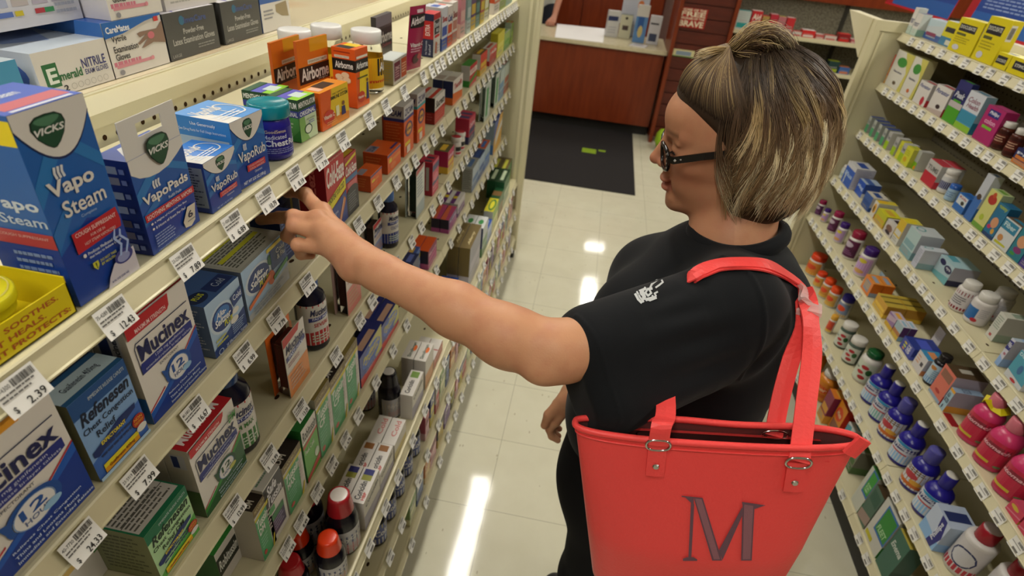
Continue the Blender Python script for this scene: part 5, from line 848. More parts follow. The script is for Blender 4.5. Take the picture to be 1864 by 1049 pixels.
row('R', 'A', [
    ((1640, 54), (1661, 63), (1658, 10), .03, WH, '#c2c8c2', WH, '#8ab0a0', 'TEST', '#4a5a6a', 'white test kit with pale green bands, first on the top right shelf', dict(F=gf('#b8ccc0', None, None, 'TEST'))),
    ((1662, 63), (1679, 70), (1675, 24), .03, WH, '#c2c8c2', '#2a3a6a', '#8ab0a0', 'TEST', '#4a5a6a', 'white test kit with a navy oval top', dict(F=gf('#b8ccc0', None, None, 'TEST'), T=[('e', .5, .5, .4, .3, '#26346a')])),
    ((1680, 68), (1707, 79), (1700, 34), .035, '#c0c8cc', '#a8b4c0', '#c8ccd0', '#3a5a9a', 'Relief', '#5a7a9a', 'pale blue carton with a navy and red base', dict(F=gf('#3a5a9a', '#b8ccd4') + [('r', .1, .2, .7, .36, '#8a3a5a')])),
    ((1708, 79), (1732, 89), (1728, 37), .035, '#d2c82a', '#b8b04a', '#c8c8d0', '#3a7aa0', None, WHT, 'yellow and blue stool softener carton', dict(F=[('r', 0, 0, 1, .35, '#3a7aa0'), ('r', .1, .55, .8, .75, '#2a2a30'), ('r', .4, .05, .9, .25, '#c8c8b8')])),
    ((1733.6, 90), (1769, 105), (1760, 33), .035, '#d8c81c', '#c8b81c', '#d8d040', '#2a2a30', None, WHT, 'yellow carton with black name panel, left of the tallest yellow one', dict(YD)),
    ((1771, 106), (1806, 120), (1793, 25), .03, '#d8c81c', '#d0c020', '#d8d040', '#2a2a30', None, WHT, 'tallest yellow carton with a barcode on its side', dict(YD)),
    ((1808, 121), (1829, 130), (1818, 93), .04, '#d8c81c', '#c8b81c', '#d8d040', '#2a2a30', None, WHT, 'low yellow carton with a black name panel', dict(F=[('r', .05, .3, .8, .8, '#2a2a30'), ('t', 'DOCUSATE', .1, .42, .76, .62, '#c8c8b8', 'B')])),
    ((1830, 130), (1869, 148), (1840, 100), .04, '#d8c81c', '#c8b81c', '#d8d040', '#2a2a30', None, WHT, 'low yellow carton at the right edge of the picture', dict(F=[('r', .15, .3, .95, .8, '#2a2a30'), ('t', 'STIMULANT', .2, .45, .9, .65, '#c8c8b8', 'B')]))])
row('R', 'B', [
    ((1606.7, 150), (1616, 153), (1629, 98), .04, '#c84a34', '#a83a2a', '#b8a050', '#d8a040', None, WHT, 'slim red fibre carton, first on its shelf', {}),
    ((1617, 153), (1644, 170), (1658, 99), .03, '#d2cfc4', '#c8c088', '#c8c090', '#b8c05a', 'Benefiber', '#3a6a3a', 'white carton with a green disc, farther of two', dict(F=[('p', [(.5, 1), (1, 1), (1, 0), (.8, 0), (.9, .5)], '#c8c060'), ('e', .48, .72, .28, .13, '#3a8a3a'), ('t', 'Senokot', .2, .42, .7, .48, '#3a3a5a', 'B'), ('e', .5, .15, .1, .05, '#5a4a3a')])),
    ((1646, 170), (1667, 183), (1682, 108), .03, '#d2cfc4', '#b8b488', '#c8c090', '#b8c05a', 'Benefiber', '#3a6a3a', 'white carton with a green disc, nearer of two', dict(F=[('p', [(.5, 1), (1, 1), (1, 0), (.8, 0), (.9, .5)], '#c8c060'), ('e', .48, .72, .28, .13, '#3a8a3a'), ('t', 'Senokot', .2, .42, .7, .48, '#3a3a5a', 'B'), ('e', .5, .15, .1, .05, '#c86a3a')])),
    ((1668, 184), (1686, 196), (1692, 152), .03, '#d2cec8', '#b8b4b0', '#c8c4c0', '#b8303a', 'Florastor', '#2a3a7a', 'white probiotic carton with a red figure, farther of two', dict(F=[('t', 'Florastor', .06, .72, .94, .88, '#2a3a7a', 'BI'), ('e', .7, .2, .14, .2, '#b83040')])),
    ((1689, 199), (1713, 214), (1712, 154), .03, '#d2cec8', '#b8b4b0', '#c8c4c0', '#b8303a', 'Florastor', '#2a3a7a', 'white probiotic carton, nearer of two', dict(F=[('t', 'Florastor', .06, .72, .94, .88, '#2a3a7a', 'BI'), ('e', .6, .28, .14, .08, '#3a3030'), ('p', [(0, 0), (1, 0), (1, .2), (0, .1)], '#b8a8a0')])),
    ((1717, 216), (1744, 230), (1753, 146), .02, '#2a2f6a', '#22285a', '#2a2f6a', '#4a9a2a', 'Seeds', '#c8c8d0', 'tall navy and bright green digestive packet', dict(F=[('r', 0, 0, 1, .36, '#4a9a2a'), ('r', 0, .36, 1, .5, '#b8b0b0'), ('e', .5, .66, .42, .14, '#1c2450'), ('t', 'Peak', .12, .6, .88, .74, '#c8ccd4', 'BI'), ('r', .2, .5, .8, .55, '#4a9a2a')])),
    ((1745, 230), (1771, 246), (1780, 169), .03, '#5a9ac0', '#8ab0c0', '#c8ccd0', '#2a7a9a', None, WHT, 'white, teal and blue carton with a lime corner', dict(F=[('r', 0, .5, 1, 1, '#c8ccd4'), ('t', 'Colon', .12, .72, .85, .86, '#8a5a6a', 'BI'), ('t', 'Health', .16, .58, .9, .7, '#8a5a6a', 'BI'), ('r', 0, .18, 1, .48, '#3a8aa8'), ('r', 0, 0, 1, .16, '#8ab83a')])),
    ((1773, 250), (1803, 268), (1806, 192), .035, '#a82a68', '#98205a', '#b04070', '#c84a8a', 'colon', '#e0b0c8', 'magenta digestive carton with a navy banner', dict(F=[('r', .2, .72, .8, .92, '#2a2f7a'), ('t', 'Phillips', .24, .76, .76, .88, '#d8d8e0', 'BI'), ('t', 'colon', .2, .52, .8, .66, '#e0a0c0', 'B'), ('r', .2, .38, .75, .46, '#7ab83a')])),
    ((1840, 293), (1866, 312), (1858, 270), .04, '#26305e', '#1c2448', '#2a3468', '#c8783a', 'Pro', '#c8ccd8', 'navy carton beside the brown bottles', {})])
def rb_(k, base, r, h, cap, body, lab, ops, desc, capr=.75, z=None, mats=None, group=None, seg=18, caph=.2, pw=2.0, sx=1, name='medicine_bottle', topc=None, flat=1.0, sh=.72):
    prof = [(.001, 0), (r * .94, .0008), (r, .004), (r, h * sh), (r * .9, h * (sh + .05)), (r * capr * .9, h * (1 - caph))]
    cp = ([(r * capr, h * (1 - caph)), (r * capr * 1.04, h * (1 - caph * .95)), (r * capr, h * .985), (r * capr * .9, h), (.001, h)], [cap] * 3 + [topc or cap])
    return bottle('R', k, base, prof, body, desc, seg=seg, label=(h * .08, h * sh * .96, r * 1.01, 1.25, ops, lab), cap=cp, mats=mats, group=group, pw=pw, sx=sx, sy=flat, name=name)
rb_('B', (1815, 271), .019, .075, '#d2cfc8', '#4a1c10', '#3a1410', [('r', .1, .2, .9, .8, '#5a2018'), ('l', .2, .3, .8, .7, 3, '#c8a088')], 'brown probiotic bottle with a white cap, farther one')
rb_('B', (1832, 284), .019, .075, '#d2cfc8', '#4a1c10', '#3a1410', [('r', .1, .2, .9, .8, '#5a2018'), ('l', .2, .3, .8, .7, 3, '#c8a088')], 'brown probiotic bottle with a white cap, beside the navy carton')
rb_('B', (1852, 262), .019, .075, '#d8862a', '#c8c4bc', '#c8c4bc', [('l', .2, .3, .8, .7, 3, '#c8a088')], 'white bottle with an orange cap, deeper on the shelf', name='vitamin_bottle')
rr_ = random.Random(5)
def line(k, a, b, n, w, h, dp, gen, labels):
    """n look-alike packs standing shoulder to shoulder between two pixels"""
    z = zdeck('R', k); P, Q = at(*a, z=z), at(*b, z=z); x = max((P[0] + Q[0]) / 2, RSH[k][0] + .0148)
    ys = np.linspace(P[1], Q[1], n)
    for i, y in enumerate(ys):
        cols, F, T = gen(i); mb = MB(); carton_mesh(mb, w, h, dp, cols, F, (), T, 'R'); o = mb.obj('medicine_box', PAPER); place(o, np.array([x, y + w / 2, z]), np.array([0, -1.0, 0])); tag(o, labels(i), 'box'); put_item(o, 'R', k, float(y), labels(i))
P5 = ('leftmost', 'second', 'third', 'fourth', 'fifth', 'sixth')
line('C', (1575, 240), (1600, 263), 4, .024, .062, .05, lambda i: (('#a8aca4', '#9aa09a', '#2f4a8e'), [('r', 0, 0, 1, .5, '#4a9a6a'), ('t', 'Tums', .1, .6, .9, .8, '#6a7078', 'B')], [('r', .1, .1, .9, .9, '#2a3f8a')]), lambda i: '%s green and grey antacid pack with a blue top' % P5[i])
line('C', (1607, 270), (1630, 292), 3, .028, .062, .04, lambda i: (('#a8a8a4', '#b8b8b0', '#b8b8b4'), [('r', 0, 0, 1, .48, '#9aba22'), ('t', 'Turns', .1, .6, .9, .78, '#5a5a60', 'B')], ()), lambda i: '%s lime green and grey pack on the third right shelf' % P5[i])
line('C', (1660, 308), (1680, 325), 2, .026, .065, .04, lambda i: (('#a4a8a0', '#b8b8b0', '#b8b8b4'), [('r', 0, 0, 1, .4, '#7aaa22'), ('e', .7, .12, .2, .1, '#d8762a')], ()), lambda i: '%s lime and orange pack beside the red carton' % ('left', 'right')[i])
row('R', 'C', [
    ((1634.4, 287), (1652, 305), (1651, 263), .03, '#c8c83a', '#b8b848', '#d0c840', '#a8b83a', None, WHT, 'yellow green carton between lime packs', dict(F=[('e', .7, .3, .12, .14, '#c8a02a'), ('l', .1, .5, .9, .8, 3, '#a8b02a')])),
    ((1684, 328), (1702, 345), (1699, 291), .035, '#b8b4b0', '#a8a8a4', '#b83040', '#b82a3a', 'Rolaids', '#3a4a4a', 'grey and red antacid carton with a red top', dict(F=[('r', 0, 0, 1, .5, '#b82a3a'), ('t', 'TUMS', .1, .6, .9, .8, '#5a5a58', 'B')], T=[('r', .1, .1, .9, .9, '#b83a4a')], n=2, short='grey and red antacid carton')),
    ((1736, 377), (1756, 392), (1748, 350), .03, '#2f6ab4', '#2a5aa0', '#2a6ab8', '#2a5aa0', None, WHT, 'blue and white kids carton with cartoon pictures', dict(F=[('r', .1, .4, .95, .95, '#c8d0d4'), ('t', 'Kids', .2, .75, .85, .9, '#a84a4a', 'B'), ('e', .65, .55, .15, .12, '#3a3a30')])),
    ((1757, 395), (1768, 404.5), (1797, 313), .025, '#3a6ab0', '#c8ccd0', '#c8ccd0', '#3a6ab0', None, WHT, 'very tall slim carton, white above and blue below', dict(F=[('r', 0, .5, 1, 1, '#b8bcc4'), ('e', .5, .52, .3, .06, '#4a3a30')])),
    ((1769, 407), (1790, 424), (1804, 341), .03, '#c8c87a', '#a8b890', '#b8c890', '#6a9a3a', None, WHT, 'pale green carton with a red bear picture', dict(F=[('r', 0, 0, 1, .12, '#6a9a3a'), ('e', .5, .78, .34, .12, '#a8302a'), ('e', .5, .9, .14, .07, '#b84a2a'), ('e', .45, .3, .16, .08, '#a8b83a')])),
    ((1791, 424), (1810, 439.5), (1824, 370), .03, '#1f6a90', '#1c5a80', '#1f6a8a', '#1f5a90', None, WHT, 'teal gummy carton with a child face', dict(F=[('r', 0, 0, 1, .1, '#1a3a6a'), ('t', 'gummy', .1, .84, .9, .95, '#a8b83a', 'BI'), ('e', .5, .45, .3, .16, '#c8906a'), ('e', .25, .28, .16, .06, '#b82a5a'), ('e', .7, .22, .14, .08, '#c89a3a')])),
    ((1811, 440), (1830, 461), (1836, 396), .03, '#c8cccc', '#2a6a80', '#6a5038', '#2a7a9a', None, WHT, 'white and teal gummy carton with a brown top', dict(F=[('r', 0, .6, .9, .95, '#2a7a9a'), ('t', 'Fiber', .1, .7, .8, .88, '#b8d0d4', 'B'), ('e', .3, .3, .16, .12, '#b8804a'), ('p', [(.1, .06), (.8, .1), (.8, .16), (.1, .16)], '#b8b82a')])),
    ((1831, 462), (1853, 480), (1864, 413), .03, '#1f7484', '#1c5a80', '#1f6a8a', '#1f5a90', None, WHT, 'dark teal gummy carton with an orange face', dict(F=[('e', .5, .6, .35, .2, '#c8906a'), ('e', .5, .3, .3, .1, '#7a2a6a'), ('e', .3, .14, .2, .05, '#3a8a3a')])),
    ((1854, 481), (1875, 500), (1880, 440), .03, '#2f2a6a', '#2a2a60', '#2a2a60', '#4a3a8a', None, WHT, 'dark purple carton at the right edge of the third shelf', {})])
rb_('C', (1716, 350), .02, .075, '#d2cfc8', '#d0ccc4', '#c8c8c8', [('r', .1, .2, .9, .7, '#26306a')], 'white bottle with a wide white cap and navy label', capr=.95, name='vitamin_bottle')
rb_('C', (1727, 364), .016, .05, '#2a5aa8', '#9ab8d0', '#9ab8d0', [('l', .1, .2, .9, .8, 3, '#5a7aa8')], 'short bottle with a bright blue cap', capr=.95, caph=.4, name='vitamin_bottle')
# fourth
for i, (a, b) in enumerate(((1524, 324), (1531, 332), (1534, 310))):
    rb_('D', (a, b), .015, .06, '#2a9a4a' if i == 2 else '#d2cfc8', '#c8ccc4', '#c8ccc8', [('r', .1, .3, .9, .6, '#a8b8b0')], ('small white bottle with a white cap, farthest on the fourth shelf', 'small white bottle with a white cap, beside the first', 'white bottle with a green cap behind two small bottles')[i])
row('R', 'D', [
    ((1538, 330), (1551, 346), (1546, 292), .075, '#2f5ab4', '#b8b8c4', '#c8c8c8', '#2a4a9a', None, WHT, 'blue fronted carton with a long pale lilac side', dict(S=[('l', .1, .1, .9, .9, 10, '#9a9ab0')], F=[('r', 0, .8, 1, 1, '#c8c8cc'), ('t', 'Plus', .1, .4, .9, .6, '#a8c0e0', 'B')])),
    ((1552, 348), (1568, 361), (1564, 322), .06, '#2450b0', '#2a4a9a', '#a8b8c8', '#c8ccd4', None, WHT, 'bright blue carton on the fourth shelf', dict(F=[('t', 'Mag', .1, .4, .9, .7, '#b8cce8', 'B')], T=[('r', 0, .2, 1, .6, '#3a5a9a')])),
    ((1568, 372), (1579, 386), (1582, 352), .055, '#3a5a9a', '#b8b8b8', '#c8c4b8', '#2a4a8a', None, WHT, 'white topped carton with a blue front', {}),
    ((1580, 390), (1593, 398), (1594, 363), .065, '#d0ccc0', '#c4c4bc', '#d0c040', '#d89a3a', None, WHT, 'white carton with a yellow disc and orange picture', dict(F=[('e', .5, .55, .4, .3, '#d8a03a'), ('e', .4, .5, .15, .2, '#3a3a2a')], T=[('e', .4, .3, .4, .3, '#d8b02a')])),
    ((1595, 400), (1611, 418), (1606, 385), .05, '#b8b82a', '#a8a03a', '#d0cc2a', '#c8a03a', None, WHT, 'low yellow carton on the fourth shelf', {}),
    ((1612, 420), (1628, 436), (1622, 403), .045, '#c4beb8', '#b0a8a8', '#c8c4c0', '#2a1c2a', None, WHT, 'white carton with brown and black pill pictures', dict(F=[('e', .5, .5, .35, .25, '#7a5a4a'), ('e', .5, .2, .3, .12, '#2a1c2a')])),
    ((1629, 437), (1641, 449), (1645, 400), .05, '#d0b030', '#c8c4b8', '#d0c850', '#c8c8c0', None, WHT, 'white carton with a yellow oval lid', dict(T=[('e', .5, .4, .45, .4, '#d8c42a')])),
    ((1642, 455), (1658, 475), (1667, 418), .07, '#a8c0c0', '#b4bcc4', '#c0c8cc', '#7aa0a8', None, WHT, 'pale aqua carton with a ring on the flap, farther of two', dict(T=[('o', .3, .3, .25, .2, .3, '#4a9098')])),
    ((1659, 480), (1680, 496), (1676, 447), .07, '#b8bccc', '#c0c4d0', '#c4ccd4', '#8aa8b0', None, WHT, 'pale lilac carton lying on its side with a ring on the flap', dict(F=[('l', .1, .2, .9, .9, 8, '#9a9eb0')], T=[('o', .3, .3, .25, .2, .3, '#4a9098')])),
    ((1694, 494), (1720, 520), (1712, 461), .075, '#a8c0c8', '#a8a8b8', '#a8c8d0', '#2a2a50', None, WHT, 'pale blue carton with two black rimmed ovals', dict(F=[('e', .3, .8, .2, .14, '#2a2a50'), ('e', .75, .68, .24, .18, '#2a2a50'), ('t', 'eye', .6, .62, .9, .76, '#c8c8d0', 'B'), ('p', [(0, 0), (1, 0), (1, .4), (0, .2)], '#6aa8b0')], T=[('r', 0, .2, .5, .5, '#5aa0b0')])),
    ((1790, 608), (1807, 622), (1823, 568), .075, '#c8c8c0', '#a8a8a0', '#c8c8bc', '#8a9a8a', None, WHT, 'white carton with green speckles behind the blue banner one', dict(F=[('l', .1, .4, .9, .9, 6, '#8a9a8a'), ('r', .3, .1, .6, .2, '#a84a4a')])),
    ((1799, 658), (1834, 670), (1827, 598), .06, '#c8c8d4', '#a8a8b0', '#a8b8c8', '#8aa8d0', None, WHT, 'white carton with a large navy banner, right end of the fourth shelf', dict(F=[('p', [(0, 0), (1, 0), (1, .25), (0, .35)], '#8aacdc'), ('p', [(0, .6), (1, .62), (1, .94), (0, .92)], '#26287a'), ('t', 'Phillips', .08, .68, .95, .87, '#dcdce4', 'BI'), ('r', .4, .42, .9, .5, '#a86a7a')])),
    ((1826, 680), (1857, 713), (1852, 628), .05, '#4a9ab0', '#a8b0b8', '#a8b8c8', '#c8ccd0', None, WHT, 'teal laxative carton with a red tablet mark', dict(F=[('p', [(0, 0), (1, 0), (1, .15), (0, .25)], '#c8ccd0'), ('t', 'Dulcolax', .06, .84, .95, .95, '#c8d8dc', 'B'), ('e', .5, .5, .12, .16, '#3a6a9a'), ('e', .5, .08, .16, .05, '#b8303a')]))])
WL = [('r', .05, .1, .6, .75, '#2f6aa8'), ('e', .6, .15, .12, .1, '#b02a34'), ('l', .65, .3, .95, .8, 5, '#a8a8b0')]
rb_('D', (1743, 562), .026, .09, '#d0cec8', '#d0ccc8', '#ccc8c8', [('r', 0, .8, 1, 1, '#8a2a34'), ('r', 0, 0, 1, .15, '#8a2a34'), ('l', .2, .25, .8, .7, 4, '#6a6a70')], 'white bottle with dark red label edges, left of three', capr=.8, caph=.22)
rb_('D', (1772, 585), .028, .09, '#d0cec8', '#d0ccc8', '#ccc8c8', WL, 'white bottle with a blue label square, middle of three', capr=.8, caph=.22)
rb_('D', (1803, 577), .028, .09, '#c8c6c0', '#c8c4c0', '#c4c0c0', WL, 'white bottle with a ribbed cap, right of three', capr=.8, caph=.22)
# fifth
def jug(k, base, r, h, cap, lab, ops, desc, body='#d2cec8', **kw): return rb_(k, base, r, h, cap, body, lab, ops, desc, **kw)
PURP = lambda c: [('p', [(0, 0), (1, 0), (1, .5), (0, .75)], c), ('e', .4, .72, .3, .16, '#b8a8b8'), ('l', .15, .1, .8, .4, 3, '#8a5a88')]
LILA = [('r', 0, .1, 1, .9, '#a87ac0'), ('e', .5, .8, .25, .12, '#c8b83a'), ('e', .5, .2, .3, .12, '#c89a5a')]
for i, (a, b, r_, h_, c_, op, lb, ds) in enumerate((
    (1489, 391, .017, .07, '#8a1c44', PURP('#4a1c4a'), '#4a1c4a', 'smallest white bottle with a crimson cap'), (1499, 403, .015, .06, '#3a1c6a', LILA, '#b8a0c0', 'smallest white bottle with a purple cap'),
    (1514, 421, .022, .09, '#8a1c44', PURP('#4a1440'), '#5a1c48', 'medium white bottle with a crimson cap'), (1525, 440, .020, .085, '#3a1c6a', LILA, '#b8a0c0', 'medium white bottle with a purple cap'),
    (1545, 468, .028, .112, '#8a1c3a', PURP('#3a1038'), '#5a1440', 'large white bottle with a crimson cap and plum label'), (1566, 500, .028, .112, '#3a1c6a', LILA, '#c0a0c8', 'large white jug with a purple cap and lilac label'))):
    jug('E', (a, b), r_, h_, c_, lb, op, ds, capr=.85, caph=.25, name='vitamin_bottle')
OR = dict(F=[('l', .1, .2, .9, .8, 4, '#8a8a9a')])
row('R', 'E', [
    ((1564, 521), (1576, 540), (1576, 496), .035, '#d8782a', '#c8681c', '#d88a3a', '#8a9ab0', None, WHT, 'orange carton with grey windows on the fifth shelf', dict(F=[('r', .2, .15, .8, .85, '#8a8a98'), ('l', .1, .3, .9, .7, 3, '#c8a050')], n=2, short='orange carton with grey windows')),
    ((1581, 553), (1600, 579), (1596, 529), .06, '#c8962a', '#b8862a', '#b8a040', '#e0b83a', None, WHT, 'golden yellow carton on the fifth shelf', dict(n=2, short='golden yellow carton', T=[('r', .2, 0, .3, 1, '#6a5a2a'), ('r', .6, 0, .7, 1, '#6a5a2a')])),
    ((1601, 586), (1613, 604), (1617, 560), .03, '#8a6a9a', '#5a3a7a', '#b8a8b8', '#d8a03a', None, WHT, 'purple and yellow carton by the golden one', dict(F=[('p', [(0, .4), (1, .7), (1, 1), (0, .8)], '#b8a0b0'), ('r', 0, 0, 1, .3, '#c8a02a')])),
    ((1614, 604), (1622, 619), (1624, 566), .02, '#a86a3a', '#5a3a6a', '#c8c8d0', '#8ab0c8', None, WHT, 'slim purple and orange carton before a pale blue card', dict(n=2, short='slim purple and orange carton', F=[('r', 0, .5, 1, 1, '#9ab0b8'), ('r', 0, 0, 1, .25, '#c8a83a')])),
    ((1623, 627), (1645, 654), (1638, 597), .08, '#2f3f9a', '#2a3a90', '#2a3a88', '#4a5ac0', None, WHT, 'royal blue gas relief carton with yellow dots', dict(F=[('t', 'GAS-X', .5, .2, .8, .9, '#d8d8e0', 'BR'), ('e', .3, .7, .12, .08, '#c8b83a'), ('e', .32, .45, .12, .08, '#b8c83a'), ('e', .3, .22, .1, .08, '#c88a3a')])),
    ((1648, 661), (1663, 682), (1672, 631), .05, '#ccc8c8', '#b8b8c4', '#3a8ab8', '#d08a5a', None, WHT, 'white carton with a small dark square and teal top', dict(F=[('r', .6, .4, .85, .62, '#3a3440'), ('l', .1, .3, .5, .8, 3, '#d89a70')])),
    ((1684, 709), (1696, 735), (1716, 653), .08, '#cf6a58', '#a8a4b0', '#4a3a28', '#b83a34', None, WHT, 'tall salmon pink carton with a dark brown top', dict(F=[('r', .1, .66, .9, .9, '#8a5a48'), ('r', 0, 0, 1, .1, '#8aa0b8'), ('e', .5, .25, .2, .05, '#a82a2a')], T=[('r', .3, .3, .6, .7, '#a8a498')])),
    ((1707, 739), (1739, 765), (1731, 702), .07, '#9ab8c8', '#a0a0b0', '#8aa0b8', '#d8a03a', None, WHT, 'light blue effervescent carton with an amber stripe', dict(F=[('r', 0, .88, 1, 1, '#d89a2a'), ('t', 'ALKA', .1, .6, .6, .8, '#2a3a50', 'B'), ('t', 'SELTZER', .1, .38, .9, .56, '#2a3a50', 'B'), ('e', .4, .15, .1, .1, '#2a2a40')], T=[('t', 'SELTZER', .1, .3, .9, .6, '#5a6a80', 'B')])),
    ((1700, 748), (1722, 774), (1704, 742), .02, '#a8202a', '#8a1820', '#b02a34', '#c8404a', None, WHT, 'red tray edge in front of the light blue carton', {}),
    ((1812, 921), (1832, 952), (1829, 885), .06, '#c83a58', '#a8304a', '#c04a64', '#d8a03a', None, WHT, 'hot pink stomach relief carton, farther of two', dict(F=[('e', .4, .7, .28, .16, '#c8a83a'), ('p', [(0, .1), (1, .4), (1, .5), (0, .2)], '#d87a90')])),
    ((1833, 955), (1850, 982), (1850, 915), .06, '#c83a58', '#a8304a', '#c04a64', '#d8a03a', None, WHT, 'hot pink stomach relief carton, nearer of two', dict(F=[('e', .4, .7, .28, .16, '#c8a83a'), ('p', [(0, .1), (1, .4), (1, .5), (0, .2)], '#d87a90')]))])
for cx_, bl, br, tl in ((0, (1590, 520), (1600, 535), (1601, 490)),):
    carton('R', 'E', bl, br, tl, .002, ('#9ab4c4', '#8aa4b4', '#9ab4c4'), [('l', .1, .2, .9, .8, 4, '#6a8498')], (), (), 'pale blue display card standing behind the orange carton', name='display_card', cat='card', xf=1.12)
carton('R', 'E', (1668, 660), (1690, 690), (1690, 598), .002, ('#ccc8c8', '#b8b4b4', '#ccc8c8'), [('l', .2, .5, .8, .6, 1, '#a8a4a8')], (), (), 'white card flap standing up behind the salmon carton', name='display_card', cat='card', xf=1.14, h=.08, w=.04)
rb_('E', (1683, 695), .02, .1, '#1c1a1c', '#14121c', '#a8c0d0', [('r', 0, 0, 1, .3, '#3a7ab8'), ('e', .4, .8, .2, .1, '#b87a3a'), ('l', .5, .2, .9, .7, 5, '#6a8aa0')], 'dark bottle with a pale blue label, before the salmon carton')
PK = [('p', [(0, .0), (1, 0), (1, .96), (0, .9)], '#c02a48'), ('r', .12, .62, .9, .86, '#8a2a3a'), ('t', 'stomach', .1, .66, .9, .8, '#e0b0b8', 'BI'), ('r', .05, .1, .6, .2, '#c8b03a'), ('e', .82, .1, .1, .05, '#6a8a5a')]
for i, (a, b, ds) in enumerate(((1743, 793, 'pink liquid antacid bottle with a yellow neck tag, farthest of three'), (1775, 838, 'pink liquid antacid bottle, middle of three'), (1818, 893, 'pink liquid antacid bottle, nearest of three'))):
    o = rb_('E', (a, b), .0318, .145, '#c8707e', '#c8386a', '#c02a48', PK, ds, capr=.58, caph=.22, pw=2.6, group='pink antacid bottles', sh=.6)
    if i == 0:
        nb = MB(); q = []
        for t in range(9):
            an = 2 * math.pi * t / 9; rr2 = .026 if t % 2 else .034; q.append((rr2 * math.cos(an), rr2 * math.sin(an), .115 + .012 * math.sin(t * 2.3)))
        nb.add(q + [(0, 0, .135)], [(t, (t + 1) % 9, 9) for t in range(9)], '#d8c81c'); nb.obj('neck_tag', PAPER, o)
# sixth
for i, (a, b, r_, h_, cp_, lb_, ds) in enumerate((
    (1479, 498, .036, .10, '#d8401c', '#d88a3a', 'wide white jar with an orange red lid'), (1488, 520, .022, .07, '#d8401c', '#d8a04a', 'small jar with an orange red lid'),
    (1499, 540, .024, .09, '#dc4a1c', '#c88a3a', 'white bottle with an orange cap, farther'), (1510, 556, .024, .09, '#dc4a1c', '#c89a4a', 'white bottle with an orange cap, nearer'),
    (1530, 575, .026, .10, '#2a2490', '#7a8aa8', 'grey bottle with a deep blue cap'), (1507, 604, .014, .08, '#d8a03a', '#c84a34', 'small fruit coloured tube bottle'))):
    rb_('F', (a, b), r_, h_, cp_, '#d0ccc4', lb_, [('e', .5, .6, .3, .2, '#d84a24'), ('r', 0, 0, 1, .2, '#d8b04a')], ds, capr=.9, caph=.25, name='supplement_jar')
BER = [('r', .05, .1, .8, .95, '#c8ccc0'), ('e', .6, .75, .16, .1, '#a8242c'), ('e', .5, .45, .14, .09, '#b02a30'), ('e', .62, .2, .15, .1, '#a02228'), ('e', .8, .55, .12, .16, '#2a5a2c'), ('t', 'Super', .1, .55, .4, .7, '#4a6a5a', 'B')]
rb_('F', (1530, 629), .027, .105, '#d0cdc6', '#4a5a50', '#c4c8bc', BER, 'glass vitamin jar with white cap and berry label, farther one', capr=.92, caph=.2, name='vitamin_jar')
rb_('F', (1545, 657), .028, .105, '#d0cdc6', '#4a5a50', '#c4c8bc', BER, 'glass vitamin jar with white cap and berry label, nearer one', capr=.92, caph=.2, name='vitamin_jar')
rb_('F', (1568, 690), .034, .125, '#14532c', '#ccc8c0', '#c4ccb8', BER, 'large white vitamin jar with a dark green cap', capr=.75, caph=.16, name='vitamin_jar')
PH = lambda c: [('p', [(0, 0), (1, 0), (1, .55), (0, .35)], c), ('p', [(0, .55), (1, .7), (1, .9), (0, .75)], '#26286a'), ('t', 'Phillips', .12, .66, .9, .82, '#d8d8e0', 'BI'), ('r', .2, .45, .75, .52, '#b84a4a'), ('e', .5, .93, .3, .07, '#2a8ab8')]
PHB = [(1585, 728, 'farthest dark blue milk of magnesia bottle', '#8ab8e0', '#d0cec8', .5), (1600, 760, 'second dark blue milk of magnesia bottle from the far end', '#7ab0a8', '#d0cec8', .5), (1617, 792, 'dark blue laxative bottle with a clear domed cap and fruit label', '#d8a04a', '#5a58a0', .6),
       (1637, 836, 'dark blue bottle with a white disc cap beside the fruit labelled one', '#8ab8e0', '#d0cec8', .5), (1660, 884, 'dark blue laxative bottle with clear cap, second from the boxes', '#d87a3a', '#5a58a0', .6), (1683, 930, 'dark blue milk of magnesia bottle nearest the blue and white box', '#8ab8e0', '#c8c4bc', .5)]
for a, b, ds, c_, tp, cr in PHB:
    ops = PH(c_) if 'milk' in ds or 'white disc' in ds else [('r', 0, 0, 1, 1, '#a87a4a'), ('e', .4, .6, .26, .16, '#b83a44'), ('e', .65, .35, .2, .12, '#d8a03a'), ('r', .05, .08, .95, .25, '#c86a2a'), ('l', .1, .75, .9, .95, 2, '#4a3a2a')]
    rb_('F', (a, b), .034, .15, '#2a2480' if tp != '#5a58a0' else '#4a4890', '#221c86', '#ccd0d8', ops, ds, capr=cr, caph=.28, topc=tp, pw=2.3, sh=.56)
row('R', 'F', [((1677, 956), (1697, 1003), (1706, 917), .07, '#bcc8dc', '#a8b8cc', '#a8b4c8', '#8ab0dc', None, WHT, 'blue and white laxative carton with a navy zigzag band', dict(F=[('p', [(0, 0), (1, 0), (1, .3), (0, .4)], '#8ab4e0'), ('p', [(.55, 0), (.85, 0), (1, .5), (.8, 1), (.5, 1), (.65, .5)], '#26287a'), ('t', 'Phillips', .6, .2, .82, .85, '#d8dce8', 'BR')], T=[('r', .3, .1, .7, .9, '#26305e')]))])
for a, b, ds in ((1744, 1033, 'white liquid bottle with a ridged red cap, farther one'), (1800, 1100, 'white liquid bottle with a ridged red cap, nearer one')):
    rb_('F', (a, b), .036, .16, '#98202c', '#ccc8c4', '#c8c4c4', [('e', .5, .5, .35, .3, '#26305e'), ('e', .5, .5, .3, .25, '#c8c8cc'), ('r', 0, 0, 1, .2, '#b03040')], ds, capr=.62, caph=.24, topc='#b8a8a8')
